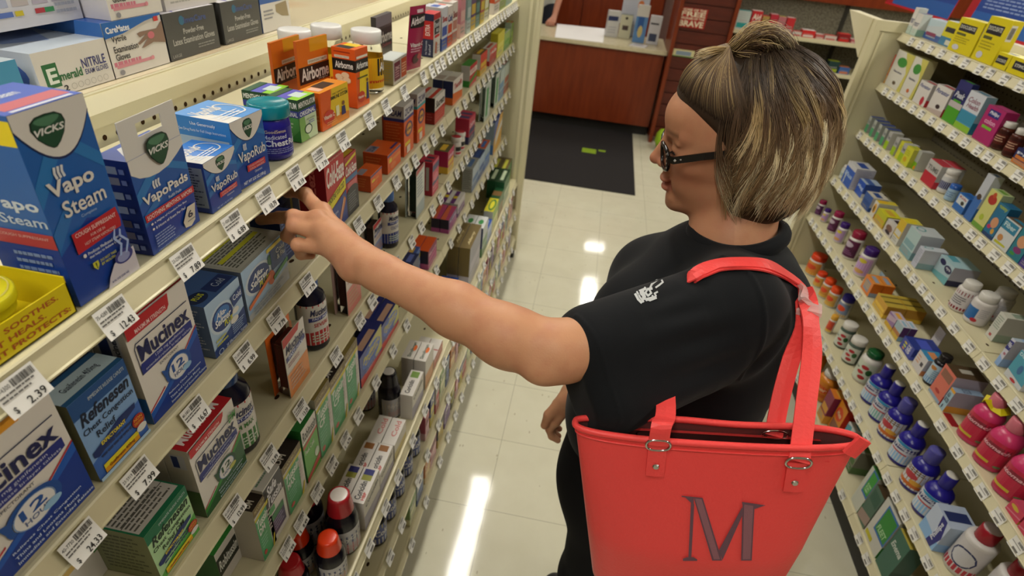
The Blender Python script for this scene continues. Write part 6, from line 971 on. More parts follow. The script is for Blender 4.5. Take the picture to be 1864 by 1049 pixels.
# bottom
for i, (a, b, r_, h_, ds) in enumerate(((1478, 675, .034, .12, 'orange fibre jar with a white cap, partly behind the bag strap'), (1494, 722, .04, .13, 'large orange fibre jar behind the bag handle'))):
    rb_('G', (a, b), r_, h_, '#d0ccc4', '#d8862a', '#d88024', [('e', .5, .6, .4, .22, '#d8481c'), ('t', 'Fiber', .2, .5, .8, .7, '#e8c8a0', 'BI'), ('r', .2, .15, .8, .35, '#c8601c')], ds, capr=.7, caph=.15, name='supplement_jar')
row('R', 'G', [
    ((1490, 752), (1501, 772), (1508, 700), .06, '#8a2a4a', '#7a2444', '#d87a2a', '#d89a3a', None, WHT, 'maroon and orange fibre carton by the bag strap', {}),
    ((1503, 775), (1518, 800), (1528, 715), .07, '#d8861c', '#c8301c', '#c83a1c', '#c8481c', 'Fiber', '#e8c8a0', 'bright orange fibre carton with a red side', dict(F=[('e', .45, .65, .4, .2, '#d8481c'), ('r', .1, .1, .9, .4, '#8a5a4a'), ('t', 'Meta', .2, .58, .7, .72, '#e8c8a0', 'BI')])),
    ((1521, 806), (1533, 826), (1544, 762), .06, '#c8ccc8', '#c0c4c8', '#ccccc8', '#5a9ab0', None, WHT, 'white and teal carton, above the bag zipper end', dict(F=[('p', [(0, 0), (.8, 0), (.6, 1), (0, .9)], '#5aa0b4')])),
    ((1536, 845), (1545, 862), (1556, 800), .06, '#7a7a6a', '#6a6a5a', '#8a8a7a', '#4a6a3a', None, WHT, 'grey green carton half hidden behind the bag', {}),
    ((1550, 908), (1563, 935), (1590, 850), .05, '#c8ccc0', '#b8b8a8', '#3a7a3a', '#3a8a3a', None, WHT, 'white enema carton with a green panel, farther one', dict(F=[('p', [(.3, .4), (1, .4), (1, 1), (.3, 1)], '#2f6ab0'), ('p', [(.36, .45), (.96, .45), (.96, .96), (.36, .96)], '#3a9a3a'), ('t', 'FLEET', .45, .5, .9, .7, '#a8d0a0', 'BI')])),
    ((1564, 936), (1578, 965), (1600, 888), .05, '#4a6a5a', '#5a6a5a', '#4a3a28', '#8a7a6a', None, WHT, 'dark green gloves carton between the two enema cartons', dict(F=[('p', [(0, 0), (1, .1), (1, .35), (0, .25)], '#a08a80'), ('r', .1, .6, .9, .9, '#2f5a4a')])),
    ((1580, 968), (1601, 1018), (1622, 916), .05, '#ccccc4', '#b8b8a8', '#c8c8c0', '#3a8a3a', None, WHT, 'white enema carton with a green panel reading upwards', dict(F=[('p', [(.25, .3), (1, .3), (1, .95), (.25, .95)], '#2f6ab0'), ('p', [(.3, .35), (.96, .35), (.96, .9), (.3, .9)], '#2f8a34'), ('t', 'FLEET', .35, .38, .9, .52, '#a8d0a0', 'BI'), ('r', .05, .05, .5, .15, '#c8c02a')])),
    ((1603, 1022), (1622, 1062), (1650, 985), .05, '#3a6a58', '#3a5a50', '#b8a84a', '#2a4a40', None, WHT, 'dark green carton with a yellow top at the bottom edge', dict(F=[('t', 'Enema', .1, .6, .9, .75, '#c8d0c8', 'BI')]))])
# blue and red notice cards on the top board
for (a, b, h_, lab) in (((1598, 37), (1716, 52), .16, 'blue notice card with a red left border, farther one'), ((1740, 52), (1880, 68), .16, 'blue notice card with a red border at the right edge')):
    P, Q = at(*a, x=1.40), at(*b, x=1.40); y0, y1 = Q[1], P[1]; w = y1 - y0
    mb = MB(); mb.box((0, 0, 0), (w, .004, h_), '#b0202a'); art(mb, (0, 0, 0), (1, 0, 0), (0, 0, 1), w, h_, [('r', .12, .06, 1, .96, '#22489a'), ('r', .12, .06, 1, .4, '#2a62b0'), ('r', .3, .84, 1, .94, '#c8c8cc'), ('t', 'SAVE TIME', .34, .86, .95, .93, '#b02a34', 'B'), ('l', .2, .45, .85, .8, 5, '#8aa0d0'), ('r', 0, 0, 1, .05, '#c8202a')])
    o = mb.obj('notice_card', PAPER); place(o, np.array([1.40, y1, 1.4335]), np.array([0, -1.0, 0])); o.rotation_euler[0] = -0.12; tag(o, lab, 'sign')

# ------------------------------------------------------------------ things on and behind the counter, back wall
zc = 0.7655
def cbox(bl, br, tl, dp, cols, F, lab, name='skincare_box', z=zc):
    P, Q = at(*bl, z=z), at(*br, z=z); w = float(np.linalg.norm(Q - P)); h = float(at(*tl, y=P[1])[2] - z)
    mb = MB(); carton_mesh(mb, w, h, dp, cols, F, (), (), 'L'); o = mb.obj(name, PAPER); place(o, P, (Q - P) / w); tag(o, lab, 'box'); return o
cbox((1102, 66), (1123, 68), (1110, 19), .06, ('#c9c8c4', '#b8b8b4', '#d0d0cc'), [('r', 0, .62, .85, .8, '#2a3560'), ('l', .1, .1, .8, .4, 3, '#a8a8b0')], 'white lotion box with a navy band, left of four on the counter')
cbox((1124, 68), (1145, 71), (1132, 26), .06, ('#c8c4a8', '#8a8a7a', '#3a4a3a'), [('e', .5, .86, .12, .06, '#3a3428'), ('r', .25, .35, .75, .55, '#4a3a38')], 'cream lotion box with a small dark emblem')
cbox((1150, 76), (1171, 79), (1168, 9), .05, ('#5a86b8', '#8ab0c8', '#c8c8c0'), [('r', 0, .7, 1, 1, '#ccc8c0'), ('r', .2, .3, .7, .7, '#2f5a9a'), ('e', .5, .3, .2, .16, '#c8b878')], 'tall blue lotion box with a white top on the counter')
cbox((1175, 79), (1196, 82), (1183, 28), .07, ('#c8c8cc', '#8a8880', '#d0d0d0'), [('r', .1, .7, .8, .76, '#3a3a40'), ('r', .15, .1, .8, .38, '#3a4460')], 'white lotion box with a grey square, right of four')
P = at(1165, 80, z=zc); mb = MB(); mb.box((-.07, -.05, 0), (.07, .09, .004), '#d0ccc8'); art(mb, (-.07, -.05, .004), (1, 0, 0), (0, 1, 0), .14, .14, [('l', .2, .2, .8, .8, 5, '#a8a4b0')])
o = mb.obj('leaflet', PAPER); o.location = Vector(P) + Vector((-.02, -.12, 0)); o.rotation_euler[2] = -.25; tag(o, 'white leaflet lying on the counter before the lotion boxes', 'leaflet')
A, B_, C_, D_ = (at(*p, z=zc) for p in ((1010, 68), (1098, 78), (1101, 53), (1014, 44)))
mb = MB(); v = [tuple(p) for p in (A, B_, C_, D_)]; mb.add(v + [(x, y, z + .004) for x, y, z in v], [(0, 3, 2, 1), (4, 5, 6, 7), (0, 1, 5, 4), (1, 2, 6, 5), (2, 3, 7, 6), (3, 0, 4, 7)], '#f6f5f4')
tag(mb.obj('paper_pad', MATTE), 'large bright white paper pad lying flat on the counter', 'paper')
# white monitor-like shape at the pharmacy side
mb = MB(); mb.box((-.12, -.02, 0), (.12, .02, .30), '#c8ccd8'); mb.box((-.05, .0, -.1), (.05, .05, 0), '#b8bcc8'); art(mb, (-.12, -.02, 0), (1, 0, 0), (0, 0, 1), .24, .30, [('e', .7, .55, .12, .14, '#d87a3a')])
o = mb.obj('card_display', PAPER); o.location = Vector(at(1150, 50, y=5.95)); o.location.z = zc + .102; o.rotation_euler[0] = -.1; tag(o, 'white plastic display with an orange spot behind the lotion boxes', 'display')
# sign and small things on the slatwall
yS = 5.298
def wall_card(tl, br, lab, base, ops, y=5.2955, name='sign', cat='sign', th=.006):
    P, Q = at(*tl, y=y), at(*br, y=y); w, h = Q[0] - P[0], P[2] - Q[2]
    mb = MB(); mb.box((0, -th, 0), (w, 0, h), base); art(mb, (0, -th, 0), (1, 0, 0), (0, 0, 1), w, h, ops)
    o = mb.obj(name, PAPER); o.location = (P[0], y, Q[2]); return tag(o, lab, cat)
wall_card((1240, 12), (1281, 54), 'red and cream sign reading HOME OF THE FREE BRAVE on the slatwall', '#9a2018', [('t', 'HOME OF THE', .06, .84, .94, .97, '#d8ccb0', 'B'), ('t', 'FREE', .06, .58, .94, .82, '#d8ccb0', 'B'), ('t', 'BECAUSE OF THE', .06, .42, .94, .54, '#d8ccb0', 'B'), ('t', 'BRAVE', .06, .06, .94, .36, '#d8ccb0', 'B')])
wall_card((1226, 88), (1262, 106), 'small cream and green picture frame on the slatwall', '#c8c090', [('r', .15, .2, .85, .8, '#7a8a9a'), ('r', .0, 0, 1, .12, '#4a7a3a')], name='picture_frame', cat='frame')
mb = MB(); mb.lathe([(.001, 0), (.05, .004), (.075, .05), (.07, .11), (.04, .15), (.001, .155)], '#93b82a', 18, sx=.8)
o = mb.obj('plush_toy', MATTE); o.location = (.66, 5.13, .02); tag(o, 'lime green plush toy on the floor beside the slatwall stand', 'toy')
# back shelving past the end of the aisle
yB = 5.45
r = empty('wall_shelving', (2.0, yB, 0), 0, 'grey pegboard shelving with cream shelves and cherry valance, behind the woman', 'shelving')
def subB(o): o.location = (-2.0, -yB, 0); return o
mb = MB(); mb.box((1.04, yB + .36, 0), (3.4, yB + .39, 1.9)); subB(mb.obj('pegboard_back', mat('grey_pegboard', '#6f6b5c', rough=.8, noise=(90, '#4c483c', 2, .45, .6)), r))
mb = MB(); mb.box((1.04, yB + .31, 1.25), (3.4, yB + .36, 1.9)); subB(mb.obj('valance', WOOD, r))
zB = (1.0, .755, .53, .25)
for z in zB:
    mb = MB(); mb.box((1.04, yB, z - .03), (3.4, yB + .36, z)); subB(mb.obj('shelf', STEEL, r))
for x in (2.0, 3.1):
    mb = MB(); mb.box((x, yB + .34, 0), (x + .03, yB + .359, 1.25), '#2c2a24'); subB(mb.obj('upright', MATTE, r))
rq = random.Random(8)
def back_item(x0, x1, h, c, ac, lab, kz=0, txt=None, lidc=None):
    z = zB[kz]; P, Q = at(x0, 60 + 50 * kz, y=yB + .03), at(x1, 60 + 50 * kz, y=yB + .03); w = Q[0] - P[0]; mb = MB()
    carton_mesh(mb, w, h, .08, (c, c, lidc or ac), [('r', .1, .08, .9, .35, ac), ('l', .15, .4, .85, .5, 1, '#b8b4b0')] + ([('t', txt, .1, .55, .9, .85, '#e0d8c8', 'B')] if txt else []), (), (), 'L')
    o = mb.obj('bandage_box', PAPER); o.location = (P[0], yB + .02, z + .0008); tag(o, lab, 'box')
for q in ((1333, 1357, .14, '#b8c4c0', '#2a9a9a', 'white and teal bandage box at the left end of the back shelf', 0, None, '#2a9a9a'), (1359, 1378, .15, '#b8242c', '#d8c8c0', 'red bandage box beside the teal one', 0, 'Aid'),
          (1380, 1392, .12, '#a88a4a', '#b8303a', 'gold and red bandage box on the back shelf', 0), (1394, 1408, .14, '#b02a3a', '#c8a0a0', 'crimson bandage box in the middle of the back shelf', 0), (1409, 1423, .13, '#b06a70', '#a89a4a', 'dusty red bandage box with a gold top', 0, None, '#a89a4a'),
          (1425, 1440, .13, '#b82a30', '#c8b0a8', 'red bandage box, rightmost of the tall ones', 0), (1442, 1459, .035, '#c0b8b0', '#b83a3a', 'flat white and red box on the back shelf', 0), (1460, 1484, .055, '#c82a2a', '#d0c8c0', 'red box with a white lid on the back shelf', 0, None, '#d8d4d0'),
          (1486, 1502, .035, '#b85a58', '#c8b8b0', 'flat dull red box, fourth from the bracket', 0), (1504, 1526, .035, '#c8b8b0', '#c04a44', 'flat pale box with red print beside the dark red one', 0), (1529, 1551, .06, '#8a1c20', '#c8302a', 'dark red box near the cream bracket', 0), (1554, 1566, .03, '#b0505a', '#c8b0a8', 'small pinkish flat box at the end of the back shelf', 0),
          (1310, 1319, .07, '#1f4a9a', '#3a6ac0', 'narrow blue packet left of the hair knot', 1), (1320, 1338, .075, '#2450a4', '#8aa04a', 'blue packet touching the hair knot in the picture', 1), (1466, 1487, .08, '#2a3a5a', '#a8b83a', 'navy box with lime print on the middle back shelf', 1), (1489, 1509, .04, '#3a5a9a', '#8aa0c0', 'low blue box on the middle back shelf', 1), (1511, 1531, .09, '#1c3a3a', '#98a82a', 'dark green box with lime print on the middle back shelf', 1), (1533, 1553, .055, '#3a62a0', '#c87a4a', 'low blue box at the right of the middle back shelf', 1),
          (1514, 1524, .09, '#2a5ab0', '#8ab0d8', 'bright blue packet on the lower back shelf', 2), (1526, 1534, .04, '#3a4a9a', '#8a9ac8', 'small indigo box on the lower back shelf', 2)):
    back_item(*q)
# ------------------------------------------------------------------ people: smooth bodies grown from blended volumes
import openvdb as vdb
class SDF:
    def __init__(s, lo, hi, h):
        s.lo = np.array(lo, float); s.h = h; s.n = np.ceil((np.array(hi) - s.lo) / h).astype(int) + 1
        s.g = np.full(tuple(s.n), 0.04, np.float32)
    def _sub(s, lo, hi, m):
        a = np.clip(np.floor((np.array(lo) - m - s.lo) / s.h).astype(int), 0, s.n); b = np.clip(np.ceil((np.array(hi) + m - s.lo) / s.h).astype(int) + 1, 0, s.n)
        if np.any(b <= a): return None
        ax = [(s.lo[i] + np.arange(a[i], b[i]) * s.h).astype(np.float32) for i in range(3)]
        return (slice(a[0], b[0]), slice(a[1], b[1]), slice(a[2], b[2])), ax[0][:, None, None], ax[1][None, :, None], ax[2][None, None, :]
    def put(s, sl, d, k, op):
        g = s.g[sl]
        if op == '-': d = -d; a, b = g, d; h = np.clip(0.5 - 0.5 * (b - a) / max(k, 1e-6) * -1, 0, 1) if False else np.clip(0.5 + 0.5 * (d - g) / max(k, 1e-6), 0, 1); r = g + (d - g) * h + k * h * (1 - h)
        else: h = np.clip(0.5 + 0.5 * (g - d) / max(k, 1e-6), 0, 1); r = g + (d - g) * h - k * h * (1 - h)
        s.g[sl] = r
    def cone(s, a, b, ra, rb, k=0.01, op='+', sq=None):
        a = np.array(a, float); b = np.array(b, float); R = max(ra, rb); q = s._sub(np.minimum(a, b) - R, np.maximum(a, b) + R, 0.02 + 2 * k)
        if q is None: return s
        sl, X, Y, Z = q; d = b - a; L = float(d @ d) + 1e-12
        t = np.clip(((X - a[0]) * d[0] + (Y - a[1]) * d[1] + (Z - a[2]) * d[2]) / L, 0, 1)
        dist = np.sqrt((X - a[0] - t * d[0]) ** 2 + (Y - a[1] - t * d[1]) ** 2 + (Z - a[2] - t * d[2]) ** 2) - (ra + (rb - ra) * t)
        s.put(sl, dist, k, op); return s
    def ell(s, c, r, ax=None, k=0.01, op='+'):
        c = np.array(c, float); r = np.array(r, float); A = np.eye(3) if ax is None else np.array(ax, float)   # rows = local axes
        ext = np.sqrt(((A * r[:, None]) ** 2).sum(0)); q = s._sub(c - ext, c + ext, 0.03 + 2 * k)
        if q is None: return s
        sl, X, Y, Z = q; x, y, z = X - c[0], Y - c[1], Z - c[2]
        l = [(A[i][0] * x + A[i][1] * y + A[i][2] * z) for i in range(3)]
        k0 = np.sqrt(sum((l[i] / r[i]) ** 2 for i in range(3))); k1 = np.sqrt(sum((l[i] / r[i] ** 2) ** 2 for i in range(3))) + 1e-9
        s.put(sl, k0 * (k0 - 1) / k1, k, op); return s
    def chain(s, pts, rs, k=0.006, op='+'):
        for i in range(len(pts) - 1): s.cone(pts[i], pts[i + 1], rs[i], rs[i + 1], k if i else k, op)
        return s
    def plane(s, p, n, k=0.002):              # keep the side the normal points away from
        p = np.array(p, float); n = _n(np.array(n, float)); X, Y, Z = (s.lo[i] + np.arange(s.n[i]) * s.h for i in range(3))
        d = ((X - p[0]) * n[0])[:, None, None] + ((Y - p[1]) * n[1])[None, :, None] + ((Z - p[2]) * n[2])[None, None, :]
        s.g = np.maximum(s.g, d.astype(np.float32)); return s
    def poly(s):
        G = vdb.FloatGrid(0.04); G.copyFromArray(s.g); P, T, Q = G.convertToPolygons(0.0, 0.0)
        P = P.astype(float) * s.h + s.lo; F = [tuple(int(i) for i in q[::-1]) for q in Q] + [tuple(int(i) for i in t[::-1]) for t in T]
        return P, F
def relax(P, F, n=2, f=0.5):
    E = set()
    for q in F:
        for i in range(len(q)): E.add((min(q[i], q[i - 1]), max(q[i], q[i - 1])))
    E = np.array(list(E)); cnt = np.bincount(E.ravel(), minlength=len(P))[:, None] + 1e-9
    for _ in range(n):
        acc = np.zeros_like(P)
        for c in range(3): acc[:, c] = np.bincount(E[:, 0], P[E[:, 1], c], len(P)) + np.bincount(E[:, 1], P[E[:, 0], c], len(P))
        P = P + f * (acc / cnt - P)
    return P
def organic(name, parts, m, parent=None, colfn=None):
    """parts: list of (points, faces); one mesh, colour per vertex from colfn"""
    V = np.concatenate([p[0] for p in parts]); F = []; b = 0
    for P, f in parts: F += [tuple(i + b for i in q) for q in f]; b += len(P)
    me = bpy.data.meshes.new(name); me.from_pydata(V.tolist(), [], F); me.materials.append(m); me.polygons.foreach_set('use_smooth', [True] * len(F))
    if colfn is not None:
        a = me.color_attributes.new('Col', 'FLOAT_COLOR', 'POINT'); c = np.ones((len(V), 4), np.float32); c[:, :3] = colfn(V); a.data.foreach_set('color', c.ravel())
    me.update(); o = bpy.data.objects.new(name, me); COL.objects.link(o)
    if parent is not None: o.parent = parent; o.matrix_parent_inverse = parent.matrix_world.inverted()
    return o
SKIN = mat('skin', vc=True, rough=0.5, spec=0.32, sss=0.12, noise=(38, '#b4785c', 5, 0.45, 0.9), bump=(420, 0.25, 0.0006, 3))
CLOTH = mat('black_cotton', '#121417', rough=0.8, spec=0.16, sheen=0.05, bump=(900, 0.25, 0.0004, 2))
# head frame (fitted to the profile)
HC = np.array([.2155, .8560, 1.3942])
def head_axes(yaw, pitch, roll):
    F = np.array([-math.cos(yaw) * math.cos(pitch), math.sin(yaw) * math.cos(pitch), -math.sin(pitch)]); S0 = _n(np.cross([0, 0, 1.0], F)); U0 = np.cross(F, S0)
    S = S0 * math.cos(roll) + U0 * math.sin(roll); return F, S, np.cross(F, S)
HF, HS, HU = head_axes(.085, .222, .008); HA = np.array([HF, HS, HU])
def hp(f, s, u): return HC + HF * f + HS * s + HU * u
BF = np.array([-.978, .208, 0]); BS = np.array([-.208, -.978, 0]); BU = np.array([0, 0, 1.0]); BA = np.array([BF, BS, BU]); BO = np.array([.232, .815, 0])
def bp(f, s, z): return BO + BF * f + BS * s + BU * z
ShL = np.array([.225, .675, 1.232]); ElL = np.array([-.012, .537, 1.211]); WrL = np.array([-.262, .617, 1.238])
def hand_points(): pass
def build_woman():
    # ---------------- head, neck
    g = SDF(HC - [.17, .15, .20], HC + [.19, .15, .16], .0016)
    E = lambda c, r, k=.012, op='+', A=HA: g.ell(hp(*c), r, A, k, op)
    def C(a, b, ra, rb, k=.01, op='+'): g.cone(hp(*a), hp(*b), ra, rb, k, op)
    E((-.008, 0, .035), (.098, .074, .090), .001)                    # cranium
    E((.028, 0, -.010), (.062, .061, .075), .03)                     # face mass
    E((.040, 0, -.062), (.046, .042, .034), .025)                    # lower jaw
    C((.010, .050, -.052), (.068, .016, -.080), .013, .013, .022); C((.010, -.050, -.052), (.068, -.016, -.080), .013, .013, .022)
    E((.082, 0, -.084), (.0155, .017, .0135), .014)                  # chin
    E((.060, 0, .052), (.036, .052, .032), .025)                     # forehead
    C((.084, .018, .030), (.070, .044, .029), .0085, .008, .012); C((.084, -.018, .030), (.070, -.044, .029), .0085, .008, .012)   # brow ridge
    for sg in (1, -1):
        E((.062, sg * .040, -.012), (.020, .022, .017), .018)       # cheekbone
        E((.062, sg * .030, -.040), (.024, .018, .022), .018)        # cheek
        E((.094, sg * .030, .010), (.015, .0165, .0105), .010, '-')  # eye socket
        E((.0755, sg * .031, .0095), (.0140, .0140, .0128), .004)    # lids over the eyeball
        E((.0895, sg * .0315, .0055), (.008, .0105, .0024), .0015, '-')
        C((.088, sg * .016, .0205), (.079, sg * .046, .0200), .0028, .0022, .006)
    C((.090, 0, .024), (.1125, 0, -.011), .0068, .0078, .010)        # nose bridge
    E((.1105, 0, -.0135), (.0095, .0088, .0080), .006)               # tip
    for sg in (1, -1): E((.100, sg * .0105, -.018), (.0095, .0062, .0070), .005); E((.1035, sg * .0065, -.0255), (.0055, .0030, .0030), .002, '-')
    C((.094, 0, -.030), (.095, 0, -.040), .007, .007, .010)
    E((.0965, 0, -.0430), (.0095, .0200, .0058), .004); E((.0945, 0, -.0570), (.0095, .0175, .0064), .004)   # lips
    E((.1065, 0, -.0495), (.0080, .0190, .0012), .0020, '-')
    C((.088, .012, -.071), (.088, -.012, -.071), .0065, .0065, .010)
    for sg in (1, -1):                                               # ears
        E((-.008, sg * .073, .004), (.017, .006, .030), .006, A=HA); E((-.004, sg * .080, .006), (.009, .004, .018), .003, '-')
    nb = bp(-.0145, .0, 1.262)
    g.cone(hp(-.030, 0, -.035), nb, .050, .054, .02); g.cone(hp(.008, 0, -.080), bp(.010, 0, 1.262), .036, .046, .022)
    g.cone(nb, bp(-.0145, 0, 1.21), .054, .08, .02)
    Ph, Fh = g.poly(); Ph = relax(Ph, Fh, 1, .4)
    # ---------------- left arm and hand
    g = SDF((-.51, .48, 1.10), (.27, .80, 1.33), .0016)
    ax = _n(WrL - ElL)
    g.cone(ShL, ShL * .45 + ElL * .55, .052, .0385, .001); g.cone(ShL * .45 + ElL * .55, ElL + [.02, .004, 0], .0385, .0335, .02)
    g.cone(ElL + [.03, .01, -.004], ElL + ax * .05 + [0, 0, -.003], .0350, .0355, .02)
    g.cone(ElL + ax * .04 + [0, 0, -.002], ElL + ax * .12, .0365, .0325, .02); g.cone(ElL + ax * .12, WrL - ax * .02, .0325, .0245, .02)
    g.ell(ElL + [.004, -.018, -.014], (.018, .016, .016), None, .02)
    wr = np.array([-.268, .622, 1.240]); g.cone(WrL - ax * .03, wr, .0250, .0240, .012)
    T = lambda px, py, z: at(px, py, z=z)
    iM, iP, iD, iT = T(585, 387, 1.262), T(556, 355, 1.270), T(538, 349, 1.266), T(522, 352, 1.250)
    mM, mP, mD, mT = T(576, 402, 1.264), T(534, 396, 1.266), T(508, 396, 1.252), T(474, 401, 1.232)
    rM, rP, rD, rT = T(588, 424, 1.258), T(535, 412, 1.258), T(522, 430, 1.232), T(534, 440, 1.216)
    pM, pP, pD, pT = T(602, 452, 1.244), T(543, 447, 1.238), T(548, 463, 1.214), T(566, 464, 1.208)
    for M, off in ((iM, .6), (mM, .35), (rM, .1), (pM, -.2)):       # palm: metacarpals from the wrist
        g.cone(wr + np.array([-.012, .010 * off, 0]), M, .0185, .0128, .013)
    g.cone(wr, (mM + rM) / 2 + [.02, 0, -.012], .020, .019, .015); g.cone(pM + [.03, -.002, -.012], wr + [-.01, -.006, -.010], .0150, .017, .015)
    for Q, r0 in (((iM, iP, iD, iT), .0100), ((mM, mP, mD, mT), .0102), ((rM, rP, rD, rT), .0100), ((pM, pP, pD, pT), .0092)):
        g.cone(Q[0], Q[1], r0 * 1.16, r0 * .98, .006); g.cone(Q[1], Q[2], r0 * 1.0, r0 * .86, .003); g.cone(Q[2], Q[3], r0 * .88, r0 * .74, .003)
        g.ell(Q[1] + [0, 0, .0015], (r0 * 1.02,) * 3, None, .004); g.ell(Q[0] + [0.002, 0, .003], (r0 * 1.15,) * 3, None, .008)
    # thumb, on the far side, below the forefinger
    t0, t1, t2, t3 = wr + [-.012, .016, -.012], np.array([-.325, .690, 1.226]), np.array([-.362, .716, 1.222]), np.array([-.392, .733, 1.228])
    g.cone(t0, t1, .017, .0125, .012); g.cone(t1, t2, .0125, .0105, .004); g.cone(t2, t3, .0108, .0085, .003)
    # tendons and wrist creases
    for M in (iM, mM, rM): g.cone(wr * .35 + M * .65 + [0, 0, .013], M + [.006, 0, .010], .0025, .003, .008)
    g.ell(wr + [.012, -.018, .010], (.009, .008, .008), None, .01)
    Pa, Fa = g.poly(); Pa = relax(Pa, Fa, 1, .4)
    # ---------------- trunk, other arm and legs (under the clothes)
    g = SDF((-.10, .55, 0), (.55, 1.15, 1.30), .004)
    for c, r in (((-.01, 0, 1.14), (.115, .150, .13)), ((0, 0, .98), (.115, .145, .15)), ((-.01, 0, .86), (.125, .165, .12))): g.ell(bp(*c), r, BA, .04)
    g.cone(ShL, bp(-.03, -.13, 1.20), .05, .045, .03)
    sr, er, wr2 = bp(-.02, -.150, 1.195), bp(.02, -.200, .965), np.array([.062, .905, .815])
    g.cone(sr, er, .048, .037, .02); g.cone(er, wr2, .037, .023, .02)
    for sg in (1, -1):
        hip, kn, an = bp(-.01, sg * .085, .80), bp(.015, sg * .085, .44), bp(-.03, sg * .09, .08)
        g.cone(hip, kn, .085, .052, .03); g.cone(kn, an, .052, .034, .02); g.cone(an + [0, 0, -.03], an + BF * .13 + [0, 0, -.045], .034, .026, .02)
    Pb, Fb = g.poly()
    # right hand (finer)
    g = SDF(wr2 - [.14, .10, .17], wr2 + [.10, .10, .06], .0018)
    g.cone(er * .25 + wr2 * .75, wr2, .027, .023, .01); hd = _n(np.array([-.40, .05, -.92])); kn = []
    for i, (dy, L1, L2, L3) in enumerate(((-.030, .030, .022, .017), (-.010, .034, .024, .018), (.010, .031, .023, .017), (.028, .024, .018, .015))):
        M = wr2 + hd * .075 + np.array([.004, dy * .9, 0]); g.cone(wr2 + hd * .01 + np.array([0, dy * .4, 0]), M, .017, .0125, .012)
        a = M + _n(hd + np.array([.1, 0, 0])) * L1; b = a + _n(np.array([.35, 0, -.9])) * L2; c = b + _n(np.array([.8, 0, -.5])) * L3
        g.cone(M, a, .0110, .0095, .005); g.cone(a, b, .0095, .0085, .003); g.cone(b, c, .0085, .0072, .003)
    g.cone(wr2 + hd * .015 + [-.012, -.016, 0], wr2 + hd * .055 + [-.020, -.030, 0], .015, .0115, .01); g.cone(wr2 + hd * .055 + [-.020, -.030, 0], wr2 + hd * .088 + [-.012, -.034, 0], .0112, .0088, .004)
    Pr, Fr = g.poly(); Pr = relax(Pr, Fr, 1, .4)
    sk, rd, pk, br = (np.array(lin(c)) for c in ('#c38f6c', '#b06650', '#a8604f', '#5a4028'))
    def colour(V):
        L = (V - HC) @ HA.T; c = np.tile(sk, (len(V), 1)); hm = np.linalg.norm(L, axis=1) < .17
        def blend(w, q):
            w = (np.clip(w, 0, 1) * hm)[:, None]; c[:] = c * (1 - w) + q * w
        face = (L[:, 0] > .0) & (L[:, 2] > -.12)
        blend(.45 * face, np.array(lin('#b07a5c')))
        blend(.7 * np.exp(-(((L[:, 0] - .112) / .012) ** 2 + (L[:, 1] / .014) ** 2 + ((L[:, 2] + .016) / .014) ** 2)), rd)
        blend(.45 * np.exp(-(((L[:, 0] - .065) / .03) ** 2 + ((np.abs(L[:, 1]) - .042) / .02) ** 2 + ((L[:, 2] + .02) / .022) ** 2)), rd)
        lip = np.exp(-(((L[:, 2] + .050) / .0105) ** 4)) * (L[:, 0] > .082) * (np.abs(L[:, 1]) < .022); blend(.85 * lip, pk)
        brow = np.exp(-(((L[:, 2] - .0345 + .10 * np.maximum(np.abs(L[:, 1]) - .030, 0)) / .0042) ** 2)) * (np.abs(L[:, 1]) > .010) * (np.abs(L[:, 1]) < .050) * (L[:, 0] > .05); blend(.7 * brow, br)
        sc = np.clip((L[:, 2] - .075 - .25 * np.maximum(.06 - L[:, 0], 0)) / .02, 0, 1); blend(.6 * sc * (L[:, 0] < .09), br)
        A = (V[:, 0] < -.28) & (V[:, 2] > 1.15)                    # reddish knuckles of the left hand
        for K in (iP, mP, rP, pP, iM, mM, rM, mD):
            w = .22 * np.exp(-((V - K) ** 2).sum(1) / .011 ** 2)[:, None]; c[:] = c * (1 - w) + rd * w
        return c
    root = empty('person', (float(BO[0]), float(BO[1]), 0), 0, 'woman with highlighted short hair and black glasses reaching into the left shelves', 'person')
    bpy.context.view_layer.update()
    organic('body', [(Ph, Fh), (Pa, Fa), (Pb, Fb), (Pr, Fr)], SKIN, root, colour)
    # finger nails seen: ring and little finger tips are turned under; forefinger hidden
    # ---------------- shirt
    g = SDF((-.03, .44, .80), (.48, 1.12, 1.345), .0028)
    for c, r, k in (((-.012, 0, 1.13), (.142, .160, .15), .001), ((.018, 0, .985), (.172, .172, .18), .05), ((.012, 0, .86), (.168, .178, .12), .05)): g.ell(bp(*c), r, BA, k)
    for sg in (1, -1): g.ell(bp(.088, sg * .068, 1.125), (.078, .080, .078), BA, .04)
    g.cone(bp(-.015, .050, 1.232), ShL + [.010, .002, .0], .050, .062, .03); g.cone(bp(-.015, -.05, 1.228), sr, .050, .052, .03)
    g.ell(bp(-.020, 0, 1.205), (.105, .12, .075), BA, .03)
    g.cone(bp(-.07, .06, 1.19), bp(-.06, .09, 1.05), .080, .07, .03)
    u = _n(ElL - ShL); cf = ShL + u * .20
    g.cone(sr, er * .55 + sr * .45, .056, .056, .03)
    nc = bp(-.0145, 0, 1.292)
    g2 = SDF((-.03, .44, .80), (.48, 1.12, 1.345), .0028)
    g2.cone(ShL, cf + [0, -.002, -.010], .064, .0535, .001); g2.cone(ShL + [.0, -.012, -.052], cf + [.030, -.030, -.064], .060, .050, .035)
    pt, pb = at(1063, 580, d=.625), at(1178, 766, d=.575); nrm = np.cross(pb - pt, np.cross(u, pb - pt)); nrm = _n(nrm * np.sign(nrm @ u))
    g2.plane((pt + pb) / 2, nrm); q = (pt + pb) / 2
